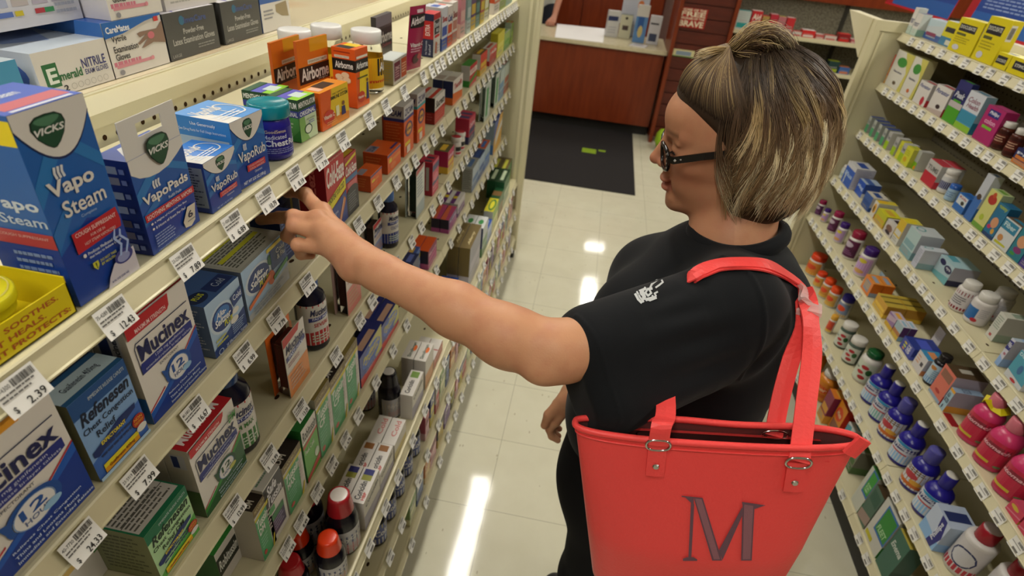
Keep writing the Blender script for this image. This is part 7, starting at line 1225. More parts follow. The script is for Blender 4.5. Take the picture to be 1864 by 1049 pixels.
    g2.cone(q - u * .012 + [-.008, .010, .014], q + u * .10 + [-.008, .010, .012], .0435, .0435, .002, '-'); g2.cone(q - u * .010 + [.012, -.010, -.018], q + u * .10 + [.012, -.012, -.020], .0425, .0425, .002, '-')
    hh = np.clip(.5 + .5 * (g.g - g2.g) / .03, 0, 1); far = np.zeros_like(g.g)
    XX = (g.lo[0] + np.arange(g.n[0]) * g.h)[:, None, None]; YY = (g.lo[1] + np.arange(g.n[1]) * g.h)[None, :, None]; ZZ = (g.lo[2] + np.arange(g.n[2]) * g.h)[None, None, :]
    wq = np.clip(((XX - ShL[0]) * u[0] + (YY - ShL[1]) * u[1] + (ZZ - ShL[2]) * u[2] - .06) / .05, 0, 1).astype(np.float32)
    kk = .03 * (1 - wq) + .002; hh = np.clip(.5 + .5 * (g.g - g2.g) / kk, 0, 1); g.g = (g.g + (g2.g - g.g) * hh - kk * hh * (1 - hh)).astype(np.float32)
    g.cone(nc + [0, 0, -.05], nc + [0, 0, .1], .0600, .064, .002, '-')
    Ps, Fs = g.poly(); Ps = relax(Ps, Fs, 2, .5)
    # folds pressed into the cloth along soft lines
    def normals(P, F):
        Q = np.array([f[:3] for f in F]); n = np.cross(P[Q[:, 1]] - P[Q[:, 0]], P[Q[:, 2]] - P[Q[:, 0]]); N = np.zeros_like(P)
        for i in range(3):
            for c in range(3): N[:, c] += np.bincount(Q[:, i], n[:, c], len(P))
        return N / (np.linalg.norm(N, axis=1)[:, None] + 1e-12)
    Nn = normals(Ps, Fs); px = CX + FPX * ((Ps - [0, 0, CAMH]) @ CAMM)[:, 0] / ((Ps - [0, 0, CAMH]) @ CAMM)[:, 2]; D = np.zeros(len(Ps))
    SEG = [((1255, 520, .63), (1150, 580, .58), .0035, .008), ((1330, 545, .61), (1120, 610, .56), .004, .009), ((1380, 600, .60), (1130, 650, .55), .004, .010), ((1380, 660, .60), (1150, 700, .54), .005, .011), ((1300, 700, .60), (1180, 745, .54), .004, .010), ((1290, 570, .61), (1180, 600, .57), -.004, .007),
           ((1260, 500, .70), (1130, 585, .72), .005, .009), ((1200, 520, .72), (1110, 600, .74), -.005, .008), ((1280, 455, .76), (1170, 540, .74), .0035, .009), ((1420, 600, .64), (1340, 740, .60), .005, .012), ((1450, 560, .66), (1380, 720, .62), -.004, .010), ((1100, 730, .68), (1300, 780, .62), .005, .012), ((1060, 760, .70), (1250, 800, .62), -.004, .012)]
    for a, b, A, w in SEG:
        a, b = at(a[0], a[1], y=a[2]), at(b[0], b[1], y=b[2]); d = b - a; t = np.clip(((Ps - a) @ d) / (d @ d), 0, 1)
        r2 = ((Ps - a - t[:, None] * d) ** 2).sum(1); D += 1.7 * A * np.exp(-r2 / (2 * w * w * (1 + 3 * (t - .5) ** 2))) * np.sin(np.pi * np.clip(t, .06, .94)) * (r2 < .003)
    sm = ShL + [.012, 0, 0]                        # armhole seam: a narrow groove round the shoulder
    ds = (Ps - sm) @ u; rad = np.linalg.norm(Ps - sm - ds[:, None] * u, axis=1); D -= .0022 * np.exp(-((ds - .012) / .0028) ** 2) * (rad < .10) * (Ps[:, 1] < .70)
    dq = (Ps - q) @ _n(nrm); rq_ = np.linalg.norm(Ps - q, axis=1); D -= .0012 * np.exp(-((dq + .022) / .0018) ** 2) * (rq_ < .11)
    Ps = Ps + Nn * D[:, None]
    shirt = organic('shirt', [(Ps, Fs)], CLOTH, root)
    cb = MB(); pts = []
    for i in range(48):
        a = 2 * math.pi * i / 48; pts.append(bp(-.0145 + .0635 * math.cos(a), .0640 * math.sin(a), 1.281 - .014 * math.cos(a) - .006 * math.sin(a) ** 2))
    cb.tube(pts, .0095, '#0d0e10', closed=True, seg=10, flat=1.3); co = cb.obj('collar', CLOTH, root); co.matrix_parent_inverse = root.matrix_world.inverted()
    # white mark printed on the chest, laid on the cloth
    from mathutils.bvhtree import BVHTree
    bvh = BVHTree.FromPolygons([tuple(p) for p in Ps], Fs)
    lb = MB()
    def on(pxy, off=.0007):
        h, n, i, dd = bvh.ray_cast(Vector((0, 0, CAMH)), Vector(_n(ray(*pxy))));  return None if h is None else np.array(h) + np.array(n) * off * (1 if n.dot(Vector((0, 0, CAMH)) - h) > 0 else -1)
    def blob(P2, off=.0007):
        q = [on(p, off) for p in P2]
        if all(v is not None for v in q): lb.add(q, [tuple(range(len(q)))], '#b9bcbd')
    def stroke(L, w):
        for (a, b) in zip(L[:-1], L[1:]):
            a, b = np.array(a, float), np.array(b, float); nn = np.array([-(b - a)[1], (b - a)[0]]); nn = nn / np.linalg.norm(nn) * w; e = (b - a) / np.linalg.norm(b - a) * w * .6
            blob([a - nn - e, b - nn + e, b + nn + e, a + nn - e])
    def lp(x, y): return (1040 + x / 2.761, 380 + y / 2.761)
    for L, w in (([(455, 362), (430, 362), (405, 382), (392, 410), (398, 420)], 1.8), ([(455, 362), (460, 372), (440, 388), (425, 398)], 1.6), ([(405, 405), (385, 405), (372, 425), (385, 440), (402, 425)], 1.8), ([(402, 400), (408, 445)], 1.7), ([(432, 420), (418, 428), (424, 440), (414, 450)], 1.6), ([(322, 432), (336, 458), (352, 474)], 2.2), ([(330, 420), (345, 448), (362, 470)], 1.6), ([(372, 400), (352, 425), (368, 455), (395, 462), (425, 450)], 2.0)):
        stroke([lp(*p) for p in L], w)
    for P2 in ([(338, 412), (372, 398), (380, 408), (346, 424)], [(342, 424), (364, 416), (376, 446), (362, 466)], [(370, 452), (420, 440), (424, 452), (374, 468)]): blob([lp(*p) for p in P2])
    lo_ = lb.obj('chest_print', mat('white_print', '#b9bcbd', rough=.7), root); lo_.matrix_parent_inverse = root.matrix_world.inverted()
    # ---------------- trousers and shoes
    g = SDF((-.02, .58, .0), (.52, 1.12, .98), .005)
    g.ell(bp(.010, 0, .86), (.160, .180, .12), BA, .03); 
    for sg in (1, -1):
        hip, kn_, an = bp(.020, sg * .082, .78), bp(.035, sg * .085, .44), bp(-.02, sg * .09, .09)
        g.cone(hip, kn_, .108, .075, .04); g.cone(kn_, an, .075, .062, .03)
    g.ell(bp(.055, .05, .74), (.115, .11, .14), BA, .05); g.plane((0, 0, .075), (0, 0, -1))
    Pp, Fp = g.poly(); Pp = relax(Pp, Fp, 2, .5); organic('trousers', [(Pp, Fp)], mat('black_denim', '#101013', rough=.85, spec=.15, bump=(700, .3, .0005, 2)), root)
    for sg in (1, -1):
        g = SDF(bp(.04, sg * .09, 0) - [.19, .11, 0.0], bp(.04, sg * .09, 0) + [.19, .11, .12], .004)
        an = bp(-.03, sg * .09, .05); g.cone(an, an + BF * .155 + [0, 0, -.012], .045, .038, .02); g.plane((0, 0, .003), (0, 0, -1)); Pq, Fq = g.poly()
        organic('shoe', [(relax(Pq, Fq, 1), Fq)], mat('shoe_black', '#17171a', rough=.5), root)
    return root, shirt, Ps, Fs
woman, shirt_obj, SHP, SHF = build_woman()

def W2L(P): return (np.asarray(P) - HC) @ HA.T
def L2W(L): return HC + np.asarray(L) @ HA
def build_hair(root):
    g = SDF(HC - [.20, .16, .20], HC + [.22, .16, .20], .0024)
    for c, r, k in (((-.024, 0, .036), (.101, .085, .100), .001), ((-.052, 0, -.005), (.070, .084, .082), .03), ((-.035, .060, -.035), (.060, .030, .062), .03), ((-.035, -.060, -.035), (.060, .030, .062), .03), ((.022, 0, .075), (.062, .060, .052), .03)): g.ell(hp(*c), r, HA, k)
    g.cone(hp(.103, .11, -.028), hp(.103, -.11, -.028), .096, .096, .012, '-')
    g.ell(hp(.108, 0, .012), (.062, .078, .072), HA, .010, '-')
    g.ell(hp(.02, 0, -.135), (.13, .062, .055), HA, .01, '-')
    P, F = g.poly(); BASE.append((relax(P, F, 1, .5), F))
    rng = np.random.default_rng(4); C0 = np.array([-.030, 0, .015])
    def sd(L):
        W = L2W(L); i = np.clip(np.round((W - g.lo) / g.h).astype(int), 0, np.array(g.g.shape) - 1); return g.g[i[:, 0], i[:, 1], i[:, 2]]
    AZ = np.linspace(-np.pi, np.pi, 121); EL = np.linspace(-np.pi / 2, np.pi / 2, 61); R = np.zeros((121, 61))
    for i, a in enumerate(AZ):
        d = np.stack([np.cos(EL) * np.cos(a), np.cos(EL) * np.sin(a), np.sin(EL)], 1); alive = np.ones(61, bool); r = np.full(61, .16)
        for st in range(70):
            v = sd(C0 + d * r[:, None]); alive &= v > 0; r = np.where(alive, r - .0016, r)
        R[i] = r
    for _ in range(2): R = (R + np.roll(R, 1, 0) + np.roll(R, -1, 0)) / 3; R[:, 1:-1] = (R[:, :-2] + R[:, 1:-1] + R[:, 2:]) / 3
    def rad(az, el):
        az = (az + np.pi) % (2 * np.pi) - np.pi; x = (az + np.pi) / (2 * np.pi) * 120; y = (el + np.pi / 2) / np.pi * 60; i = np.clip(x.astype(int), 0, 119); j = np.clip(y.astype(int), 0, 59); fx, fy = x - i, y - j
        return R[i, j] * (1 - fx) * (1 - fy) + R[i + 1, j] * fx * (1 - fy) + R[i, j + 1] * (1 - fx) * fy + R[i + 1, j + 1] * fx * fy
    def sph(az, el, off): d = np.stack([np.cos(el) * np.cos(az), np.cos(el) * np.sin(az), np.sin(el)], -1); return C0 + d * (rad(az, el) + off)[..., None]
    root_c, mid_c, blond, pale = (np.array(lin(c)) for c in ('#35281d', '#67503a', '#bda272', '#ecdfb8'))
    VS, FS, CS, base = [], [], [], 0
    def emit(P, w, cr, cm, ct):
        """P: (n strands, m points, 3) world"""
        nonlocal base
        n, m, _ = P.shape; T = np.gradient(P, axis=1); T /= np.linalg.norm(T, axis=2)[..., None] + 1e-9
        up = L2W(C0) - P; up /= np.linalg.norm(up, axis=2)[..., None] + 1e-9; sd_ = np.cross(T, up); sd_ /= np.linalg.norm(sd_, axis=2)[..., None] + 1e-9; up = np.cross(sd_, T)
        t = np.linspace(0, 1, m)[None, :, None]; ww = w * (1 - .75 * t ** 3)
        V = np.stack([P + sd_ * ww, P - sd_ * ww, P - up * ww * 1.2], 2).reshape(-1, 3)
        C = cr[:, None] * np.clip(1 - 2.2 * t, 0, 1) + cm[:, None] * np.clip(1 - np.abs(2.2 * t - 1), 0, 1) * 1.0 + ct[:, None] * np.clip(2.2 * t - 1, 0, 1)
        C = C / np.maximum(np.clip(1 - 2.2 * t, 0, 1) + np.clip(1 - np.abs(2.2 * t - 1), 0, 1) + np.clip(2.2 * t - 1, 0, 1), 1e-6)
        idx = base + np.arange(n * m * 3).reshape(n, m, 3)
        for k in range(3):
            a, b = idx[:, :-1, k], idx[:, :-1, (k + 1) % 3]; c, d = idx[:, 1:, (k + 1) % 3], idx[:, 1:, k]; FS.append(np.stack([a, b, c, d], -1).reshape(-1, 4))
        VS.append(V); CS.append(np.repeat(C.reshape(-1, 3), 3, 0)); base += n * m * 3
    m = 18; t = np.linspace(0, 1, m)[None]
    # falling hair: clumps round the sides and back, drawn from the crown
    for cl in range(330):
        az0 = rng.uniform(1.0, 2 * np.pi - 1.0); az0 = az0 if az0 <= np.pi else az0 - 2 * np.pi; n = 24; lay = rng.uniform(0, 1); side = np.sign(az0)
        front = np.clip((1.7 - abs(az0)) / .7, 0, 1); el0 = 1.34 - .12 * front - rng.uniform(0, .5) * lay * (1 - .6 * front); el1 = -.62 + .34 * front * 0 - .15 * rng.uniform(-1, 1) + (rng.uniform(.1, .75) if rng.random() < .42 else 0)
        if front > 0: el1 = min(el1, -.35) if rng.random() < .7 else el1
        el1 = max(el1, -.80 + .1 * (abs(az0) > 2.3) + (.12 if abs(az0) > 2.6 else 0))
        sw = rng.uniform(.10, .42) * side; ph = rng.uniform(0, 2 * np.pi); wv = rng.uniform(.03, .14); flick = rng.uniform(-.2, 1) if rng.random() < .5 else 0; kind = rng.random()
        a = az0 + sw * np.sin(np.pi * t * .9) + wv * np.sin(ph + 5.5 * t) * t - side * .25 * front * t ** 2
        a = a + rng.normal(0, .030, (n, 1)) * (1 - .35 * t) + rng.normal(0, .014, (n, 1)) * np.sin(6 * t + rng.uniform(0, 6, (n, 1)))
        e = el0 + (el1 - el0) * t ** (.92) + rng.normal(0, .025, (n, 1)) + rng.normal(0, .07, (n, 1)) * t ** 4
        off = .0005 + .0045 * lay + rng.uniform(0, .0025, (n, 1)) + .0062 * np.sin(ph * 2 + 8 * t) * t * lay + .010 * flick * np.clip(t - .72, 0, 1) / .28 + rng.normal(0, .0012, (n, 1)) * t
        P = L2W(sph(a, np.clip(e, -1.5, 1.5), off))
        hl = kind < .36; jit = rng.uniform(.75, 1.25, (n, 1)); cr = root_c * jit; cm = (blond if hl and rng.random() < .6 else mid_c) * jit; ct = (pale if hl else mid_c * .7 + blond * .45) * jit
        emit(P, .00050, cr, cm, ct)
    # hair drawn from the hairline up into the knot
    K = W2L(at(1330, 88, y=.835))
    for cl in range(170):
        a0 = rng.uniform(-1.35, 1.35); n = 22; el0 = .66 - .32 * (abs(a0) / 1.4) ** 1.6; aa = a0 + rng.normal(0, .035, (n, 1)); ee = el0 - .01 + rng.normal(0, .03, (n, 1))
        s0 = sph(aa[:, 0], ee[:, 0], np.full(n, -.001)); kd = _n(K - C0); kaz, kel = math.atan2(kd[1], kd[0]), math.asin(kd[2]); s1 = np.tile(kd, (n, 1)); d0 = s0 - C0; d0 /= np.linalg.norm(d0, axis=1)[:, None]
        dd = d0[:, None] * (1 - t[..., None]) + s1[:, None] * t[..., None]; dd /= np.linalg.norm(dd, axis=2)[..., None]; az, el = np.arctan2(dd[..., 1], dd[..., 0]), np.arcsin(dd[..., 2])
        off = .0006 + .0045 * np.sin(np.pi * t * .9) ** 1.5 + rng.uniform(0, .0022, (n, 1)) + (np.linalg.norm(K - C0) - rad(np.array([kaz]), np.array([kel]))[0]) * t ** 6
        P = L2W(sph(az, el, off)); hl = rng.random() < .28; j = rng.uniform(.7, 1.2, (n, 1)); emit(P, .00045, root_c * .9 * j, (blond if hl else mid_c) * j * (1 if hl else .8), (blond if hl else mid_c) * j)
    # loose hairs in front of the ear, over the cheek
    for sg in (1, -1):
        for cl in range(17):
            n = 12; f0 = rng.uniform(-.012, .024); j = rng.uniform(.8, 1.2, (n, 1)); A0 = np.array([f0 + .004, sg * .0755, .060]); A1 = np.array([f0 + rng.uniform(.004, .018), sg * .0850, .0]); A2 = np.array([f0 + rng.uniform(-.022, .016), sg * .078, -.030 - rng.uniform(0, .055)])
            T3 = t[..., None]; P = (1 - T3) ** 2 * A0 + 2 * T3 * (1 - T3) * A1 + T3 ** 2 * A2 + rng.normal(0, .0028, (n, 1, 3)) * (.4 + T3) + .0030 * np.sin(7 * T3 + rng.uniform(0, 6)) * T3 * np.array([1, .3, 0]); P = L2W(P); hl = rng.random() < .5; emit(P, .00042, root_c * 1.3 * j, mid_c * j, (pale if hl else blond * .8) * j)
    # the knot: loose loops and ends, guided through the air above the crown
    G = [([(1328, 86), (1300, 88), (1275, 97), (1266, 101)], .004, .9, 70), ([(1325, 84), (1345, 62), (1375, 44), (1402, 50), (1421, 78), (1406, 99), (1375, 106), (1345, 98)], .006, .7, 150), ([(1330, 88), (1348, 70), (1368, 46), (1398, 38), (1432, 58), (1452, 90), (1463, 128)], .008, .6, 170),
         ([(1335, 92), (1362, 108), (1395, 113), (1418, 96), (1414, 70), (1392, 54), (1360, 60)], .006, .55, 130), ([(1340, 90), (1360, 66), (1390, 44), (1424, 52), (1446, 84), (1450, 118)], .010, .4, 170), ([(1345, 86), (1370, 62), (1398, 60), (1410, 84), (1400, 118)], .010, .25, 150),
         ([(1332, 88), (1350, 95), (1385, 100), (1420, 120), (1445, 150)], .008, .3, 140), ([(1345, 80), (1372, 70), (1395, 78), (1390, 100), (1362, 96)], .009, .15, 160), ([(1352, 60), (1380, 42), (1402, 34), (1418, 38)], .004, .8, 50), ([(1340, 92), (1372, 112), (1392, 124), (1380, 131)], .004, .8, 50)]
    for pts, sp, bl, n in G:
        W = np.array([at(1330 + (a - 1330) * .92, 92 + (b - 88) * .78, y=.845 - .010 * math.sin(i)) for i, (a, b) in enumerate(pts)]); u = np.linspace(0, len(pts) - 1, m); i0 = np.clip(u.astype(int), 0, len(pts) - 2); f = (u - i0)[:, None]
        Wp = np.vstack([2 * W[0] - W[1], W, 2 * W[-1] - W[-2]]); a_, b_, c_, d_ = Wp[i0], Wp[i0 + 1], Wp[i0 + 2], Wp[i0 + 3]
        cur = .5 * (2 * b_ + (c_ - a_) * f + (2 * a_ - 5 * b_ + 4 * c_ - d_) * f ** 2 + (3 * b_ - a_ - 3 * c_ + d_) * f ** 3)
        r3 = np.clip(rng.normal(0, 1, (n, 1, 3)), -1.8, 1.8) * sp * np.array([.55, 1.2, .55]); env = (.25 + .75 * np.sin(np.pi * np.clip(t * .8 + .12, 0, 1)))[..., None]; P = cur[None] + r3 * env + rng.normal(0, .0016, (n, 1, 3)) * t[..., None] * 2
        hl = rng.random((n, 1)) < bl; j = rng.uniform(.8, 1.2, (n, 1)); cm = np.where(hl, blond, mid_c) * j; ct = np.where(hl, pale, mid_c) * j; emit(P, .00048, cm * .8, cm, ct)
    V = np.concatenate(VS); Q = np.concatenate(FS); C = np.concatenate(CS)
    hm = bpy.data.materials.new('hair_strands'); hm.use_nodes = True; b = hm.node_tree.nodes['Principled BSDF']; at_ = hm.node_tree.nodes.new('ShaderNodeAttribute'); at_.attribute_name = 'Col'
    hm.node_tree.links.new(at_.outputs['Color'], b.inputs['Base Color']); b.inputs['Roughness'].default_value = .42; b.inputs['Specular IOR Level'].default_value = .45
    Vb, Fb = BASE[0]; nV = len(V); me = bpy.data.meshes.new('hair'); nq = len(Q); allf = Q.tolist() + [tuple(i + nV for i in f) for f in Fb]
    me.from_pydata(np.concatenate([V, Vb]).tolist(), [], allf); me.materials.append(hm); me.polygons.foreach_set('use_smooth', [True] * len(allf))
    a = me.color_attributes.new('Col', 'FLOAT_COLOR', 'POINT'); c = np.ones((nV + len(Vb), 4), np.float32); c[:nV, :3] = C; c[nV:, :3] = lin('#2e2116'); a.data.foreach_set('color', c.ravel()); me.update()
    o = bpy.data.objects.new('hair', me); COL.objects.link(o); o.parent = root; o.matrix_parent_inverse = root.matrix_world.inverted(); return o
BASE = []
build_hair(woman)
# ---------------- eyes, lashes, glasses
for sg in (1, -1):
    eb = MB(); c = hp(.0765, sg * .031, .0092); dirn = _n(HF * .95 + HU * -.35); r0 = .0118; prof = []; a_, b_ = _n(np.cross(dirn, HU)), None; b_ = np.cross(dirn, a_); V = []; F = []; cols = []
    for i in range(15):
        th = math.pi * i / 14
        for k in range(20): ph = 2 * math.pi * k / 20; V.append(c + r0 * (dirn * math.cos(th) + (a_ * math.cos(ph) + b_ * math.sin(ph)) * math.sin(th)))
    for i in range(14):
        for k in range(20): F.append((i * 20 + k, i * 20 + (k + 1) % 20, (i + 1) * 20 + (k + 1) % 20, (i + 1) * 20 + k)); cols.append(lin('#0c0a0a') if i < 1 else lin('#4a5a5a') if i < 3 else lin('#d8cfc8'))
    eb.add(V, F, cols, 0, True); o = eb.obj('eye', mat('eye', vc=True, rough=.08, spec=.6), woman); o.matrix_parent_inverse = woman.matrix_world.inverted()
    lm = MB()
    for k in range(15):
        q = (k - 7) / 7; p0 = hp(.0888 - .0045 * q * q, sg * (.031 + .0105 * q), .0055 - .0012 * q * q); p2 = p0 + HF * (.0070 - .002 * q * q) + HS * sg * .003 * q - HU * .002
        lm.tube([p0, (p0 + p2) / 2 - HU * .0012, p2], [.00035, .0003, .0001], '#15100e', seg=4)
    lm.tube([hp(.0886 - .0045 * q * q, sg * (.031 + .0110 * q), .0054 - .0014 * q * q) for q in np.linspace(-1, 1, 9)], .0006, '#1c1412', seg=5)
    o = lm.obj('eyelashes', MATTE, woman); o.matrix_parent_inverse = woman.matrix_world.inverted()
GF = mat('gloss_black_frame', '#08080a', rough=.12, spec=.6); gl = MB(); gp = MB()
def gpt(s, u): return hp(.1025 - 2.6 * s * s, s, u)
for sg in (1, -1):
    ring = []; ring2 = []
    for k in range(36):
        a = 2 * math.pi * k / 36; cc, ss = math.cos(a), math.sin(a); q = (abs(cc) ** 3.2 + abs(ss) ** 3.2) ** (-1 / 3.2); ring.append(gpt(sg * .0335 + .0265 * cc * q, .0005 + .0165 * ss * q)); ring2.append(ring[-1])
    gp.tube(ring, .0031, '#08080a', closed=True, seg=8)
    lens = [np.mean(ring, 0)] + ring; 
    lz = MB(); lz.add(lens + [p - HF * .0014 for p in lens], [(0, 1 + k, 1 + (k + 1) % 36) for k in range(36)] + [(37, 38 + (k + 1) % 36, 38 + k) for k in range(36)], '#ffffff', 0, True)
    lo = lz.obj('lens', mat('spectacle_lens', '#ffffff', rough=.0, trans=1.0, ior=1.06, alpha=.35), woman); lo.matrix_parent_inverse = woman.matrix_world.inverted()
    hx = [gpt(sg * .061, .0045), hp(.086, sg * .0695, .0050), hp(.045, sg * .0745, .0110), hp(.0, sg * .0765, .0150), hp(-.03, sg * .075, .002)]
    v = []
    for p in hx:
        for a, b in ((-.0013, -.0050), (.0013, -.0050), (.0013, .0050), (-.0013, .0050)): v.append(p + HS * a * sg + HU * b)
    gp.add(v, [(i * 4 + k, i * 4 + (k + 1) % 4, i * 4 + 4 + (k + 1) % 4, i * 4 + 4 + k) for i in range(4) for k in range(4)] + [(0, 1, 2, 3), (19, 18, 17, 16)], '#08080a')
gp.tube([gpt(s_, .004 + .003 * math.cos(s_ * 300)) for s_ in np.linspace(-.0085, .0085, 7)], .0022, '#08080a', seg=8)
go = gp.obj('glasses_frame', GF, woman); go.matrix_parent_inverse = woman.matrix_world.inverted()
st = MB()
for sg in (1, -1):
    for k in range(4):
        c = hp(.084 - .008 * k, sg * .0716, .0055 + .0011 * k); st.add([c + HF * .0022, c + HU * .0022, c - HF * .0022, c - HU * .0022, c + HS * sg * .0011], [(0, 1, 4), (1, 2, 4), (2, 3, 4), (3, 0, 4)] if sg > 0 else [(1, 0, 4), (2, 1, 4), (3, 2, 4), (0, 3, 4)], '#dfe3e6')
    for u_ in np.linspace(.012, -.008, 4):
        c = gpt(sg * .0605, u_) + HF * .0024 + HS * sg * .0012; st.add([c + HS * .0012, c + HU * .0020, c - HS * .0012, c - HU * .0020, c + HF * .001], [(0, 1, 4), (1, 2, 4), (2, 3, 4), (3, 0, 4)], '#dfe3e6')
so = st.obj('glasses_stones', mat('rhinestone', '#e6eaec', rough=.1, metal=.6), woman); so.matrix_parent_inverse = woman.matrix_world.inverted()

# ------------------------------------------------------------------ shoulder bag
from mathutils.bvhtree import BVHTree
LEATH = mat('coral_leather', '#f04a48', rough=.42, spec=.4, bump=(260, .5, .0010, 4)); LINE = mat('bag_lining', '#6a3a38', rough=.8)
CHROME = mat('chrome', '#c8c8c8', rough=.15, metal=1.0)
TL, TR = at(1045, 796, y=.480), at(1574, 828, y=.497); BX = _n(TR - TL); BW = float(np.linalg.norm(TR - TL)); BN = _n(np.cross(BX, np.array([0, 0, 1.0]))); BDn = -_n(np.cross(BN * -1, BX)) ; BDn = BDn if BDn[2] < 0 else -BDn
BC = (TL + TR) / 2 + np.array([0, .022, 0])
bag = empty('shoulder_bag', tuple(BC + BDn * .29), 0, 'coral red leather tote bag with a large serif letter M, hanging from her shoulder', 'bag'); bpy.context.view_layer.update()
def bput(mb, name, m):
    o = mb.obj(name, m, bag); o.matrix_parent_inverse = bag.matrix_world.inverted(); return o
def bring(b, n=72, grow=0.0):
    t = b / .29; hw = BW / 2 * (1 - .20 * t) + grow; ht = .020 + .034 * min(1, t * 1.6) + grow; out = []
    for k in range(n):
        a = 2 * math.pi * k / n; cc, ss = math.cos(a), math.sin(a); q = (abs(cc) ** 2.6 + abs(ss) ** 2.6) ** (-1 / 2.6)
        sag = .006 * math.sin(math.pi * (cc * .5 + .5)) * (1 if ss < 0 else .3) * (1 - t)
        out.append(BC + BX * hw * cc * q - BN * ht * ss * q * -1 + BDn * (b + sag) + BN * .0015 * math.sin(cc * 7 + b * 25) * (1 if ss < 0 else 0))
    return out
mb = MB(); rows = np.linspace(0, .29, 22); V = [p for b in rows for p in bring(b)]; n = 72
fs = [(j * n + i, j * n + (i + 1) % n, (j + 1) * n + (i + 1) % n, (j + 1) * n + i) for j in range(21) for i in range(n)] + [tuple(21 * n + i for i in range(n))]
mb.add(V, fs, '#dd3530', 0, True); bag_body = bput(mb, 'bag_body', LEATH); BVB = BVHTree.FromPolygons([tuple(p) for p in V], fs)
mb = MB(); V2 = [p for b in np.linspace(.001, .25, 8) for p in bring(b, n, -.003)]; mb.add(V2, [(j * n + i, (j + 1) * n + i, (j + 1) * n + (i + 1) % n, j * n + (i + 1) % n) for j in range(7) for i in range(n)], '#6a3a38', 0, True); bput(mb, 'lining', LINE)
mb = MB(); mb.tube(bring(-.001), .0042, '#dd3530', closed=True, seg=8); mb.tube(bring(.009, grow=.0004), .0014, '#b82a28', closed=True, seg=5); bput(mb, 'rim', LEATH)
mb = MB()
for s_ in (1, -1):
    q = [BC + BX * BW * x + BN * s_ * .010 + BDn * .016 for x in (-.40, .40)]; w_ = BN * s_ * .008
    mb.add([q[0], q[1], q[1] + w_ + BDn * .004, q[0] + w_ + BDn * .004], [(0, 1, 2, 3), (3, 2, 1, 0)], '#c42e2a')
bput(mb, 'zip_panel', LEATH)
def ribbon(mb, pts, wv, w=.0115, th=.0022, col='#dd3530'):
    pts = [np.array(p, float) for p in pts]; wv = [np.array(v, float) for v in wv]; N_ = 5
    P_, W_2 = [], []
    A = [2 * pts[0] - pts[1]] + pts + [2 * pts[-1] - pts[-2]]
    for i in range(len(pts) - 1):
        for k in range(N_ + (1 if i == len(pts) - 2 else 0)):
            f = k / N_; a, b, c, d = A[i:i + 4]; P_.append(.5 * (2 * b + (c - a) * f + (2 * a - 5 * b + 4 * c - d) * f * f + (3 * b - a - 3 * c + d) * f ** 3)); W_2.append(_n(wv[i] * (1 - f) + wv[i + 1] * f))
    T_ = np.gradient(np.array(P_), axis=0); V = []
    for p, wd, t in zip(P_, W_2, T_):
        t = _n(t); wd = _n(wd - t * (wd @ t)); nn = np.cross(t, wd)
        for a, b in ((-w, -th / 2), (0, -th * .8), (w, -th / 2), (w, th / 2), (0, th * .8), (-w, th / 2)): V.append(p + wd * a + nn * b)
    m_ = len(P_); mb.add(V, [(i * 6 + k, i * 6 + (k + 1) % 6, i * 6 + 6 + (k + 1) % 6, i * 6 + 6 + k) for i in range(m_ - 1) for k in range(6)] + [tuple(range(6))[::-1], tuple((m_ - 1) * 6 + k for k in range(6))], col, 0, False)
SB = BVHTree.FromPolygons([tuple(p) for p in SHP], SHF)
def onshirt(px, py, off=.004, y=.69):
    h, n_, i, d_ = SB.ray_cast(Vector((0, 0, CAMH)), Vector(_n(ray(px, py))))
    if h is None: return at(px, py, y=y)
    v = Vector((0, 0, CAMH)) - h; n_ = n_ if n_.dot(v) > 0 else -n_; return np.array(h) + np.array(n_) * off
def onbag(px, py, off=.002):
    h, n_, i, d_ = BVB.ray_cast(Vector((0, 0, CAMH)), Vector(_n(ray(px, py))))
    if h is None: return at(px, py, y=.46)
    return np.array(h) - BN * -off if BN[1] < 0 else np.array(h) - BN * off
vy = np.array([0, 1.0, 0]); AX = np.array([-.1, .9, .2])
hb = MB(); L0 = onbag(1197, 806, .006); R0 = onbag(1450, 838, .006)
ribbon(hb, [L0 + BDn * -.002, at(1204, 775, y=.487), at(1212, 752, y=.515), np.array([.150, .590, 1.185]), np.array([.155, .650, 1.265]), onshirt(1262, 506), onshirt(1300, 487), onshirt(1345, 481), onshirt(1392, 486), onshirt(1430, 503), onshirt(1456, 528, .006), at(1474, 572, y=.640), at(1478, 640, y=.600), at(1468, 730, y=.545), R0 + BDn * -.004],
       [BX, BX, BX, BX + vy * .3, vy + BX * .3, vy, vy, vy, vy, vy, vy, vy * .6 + BX * .6, BX, BX, BX])
bput(hb, 'front_handle', LEATH)
hb = MB(); B0 = BC + BX * BW * .22 - BN * -.0 + np.array([0, .022, .004]); B1 = BC - BX * BW * .24 + np.array([0, .022, .004])
ribbon(hb, [at(1408, 794, y=.530), at(1420, 730, y=.560), at(1440, 655, y=.600), at(1462, 590, y=.635), onshirt(1456, 534, .0025), onshirt(1430, 505, .002), onshirt(1392, 489, .002), onshirt(1345, 484, .002), onshirt(1300, 490, .002), onshirt(1266, 507, .002), np.array([.165, .655, 1.26]), np.array([.160, .60, 1.19]), at(1200, 745, y=.565), at(1186, 768, y=.545), at(1180, 788, y=.530)],
       [BX, BX, BX, BX * .6 + vy * .6, vy, vy, vy, vy, vy, vy, vy, BX * .5 + vy * .5, BX, BX, BX], w=.0105)
bput(hb, 'back_handle', LEATH)
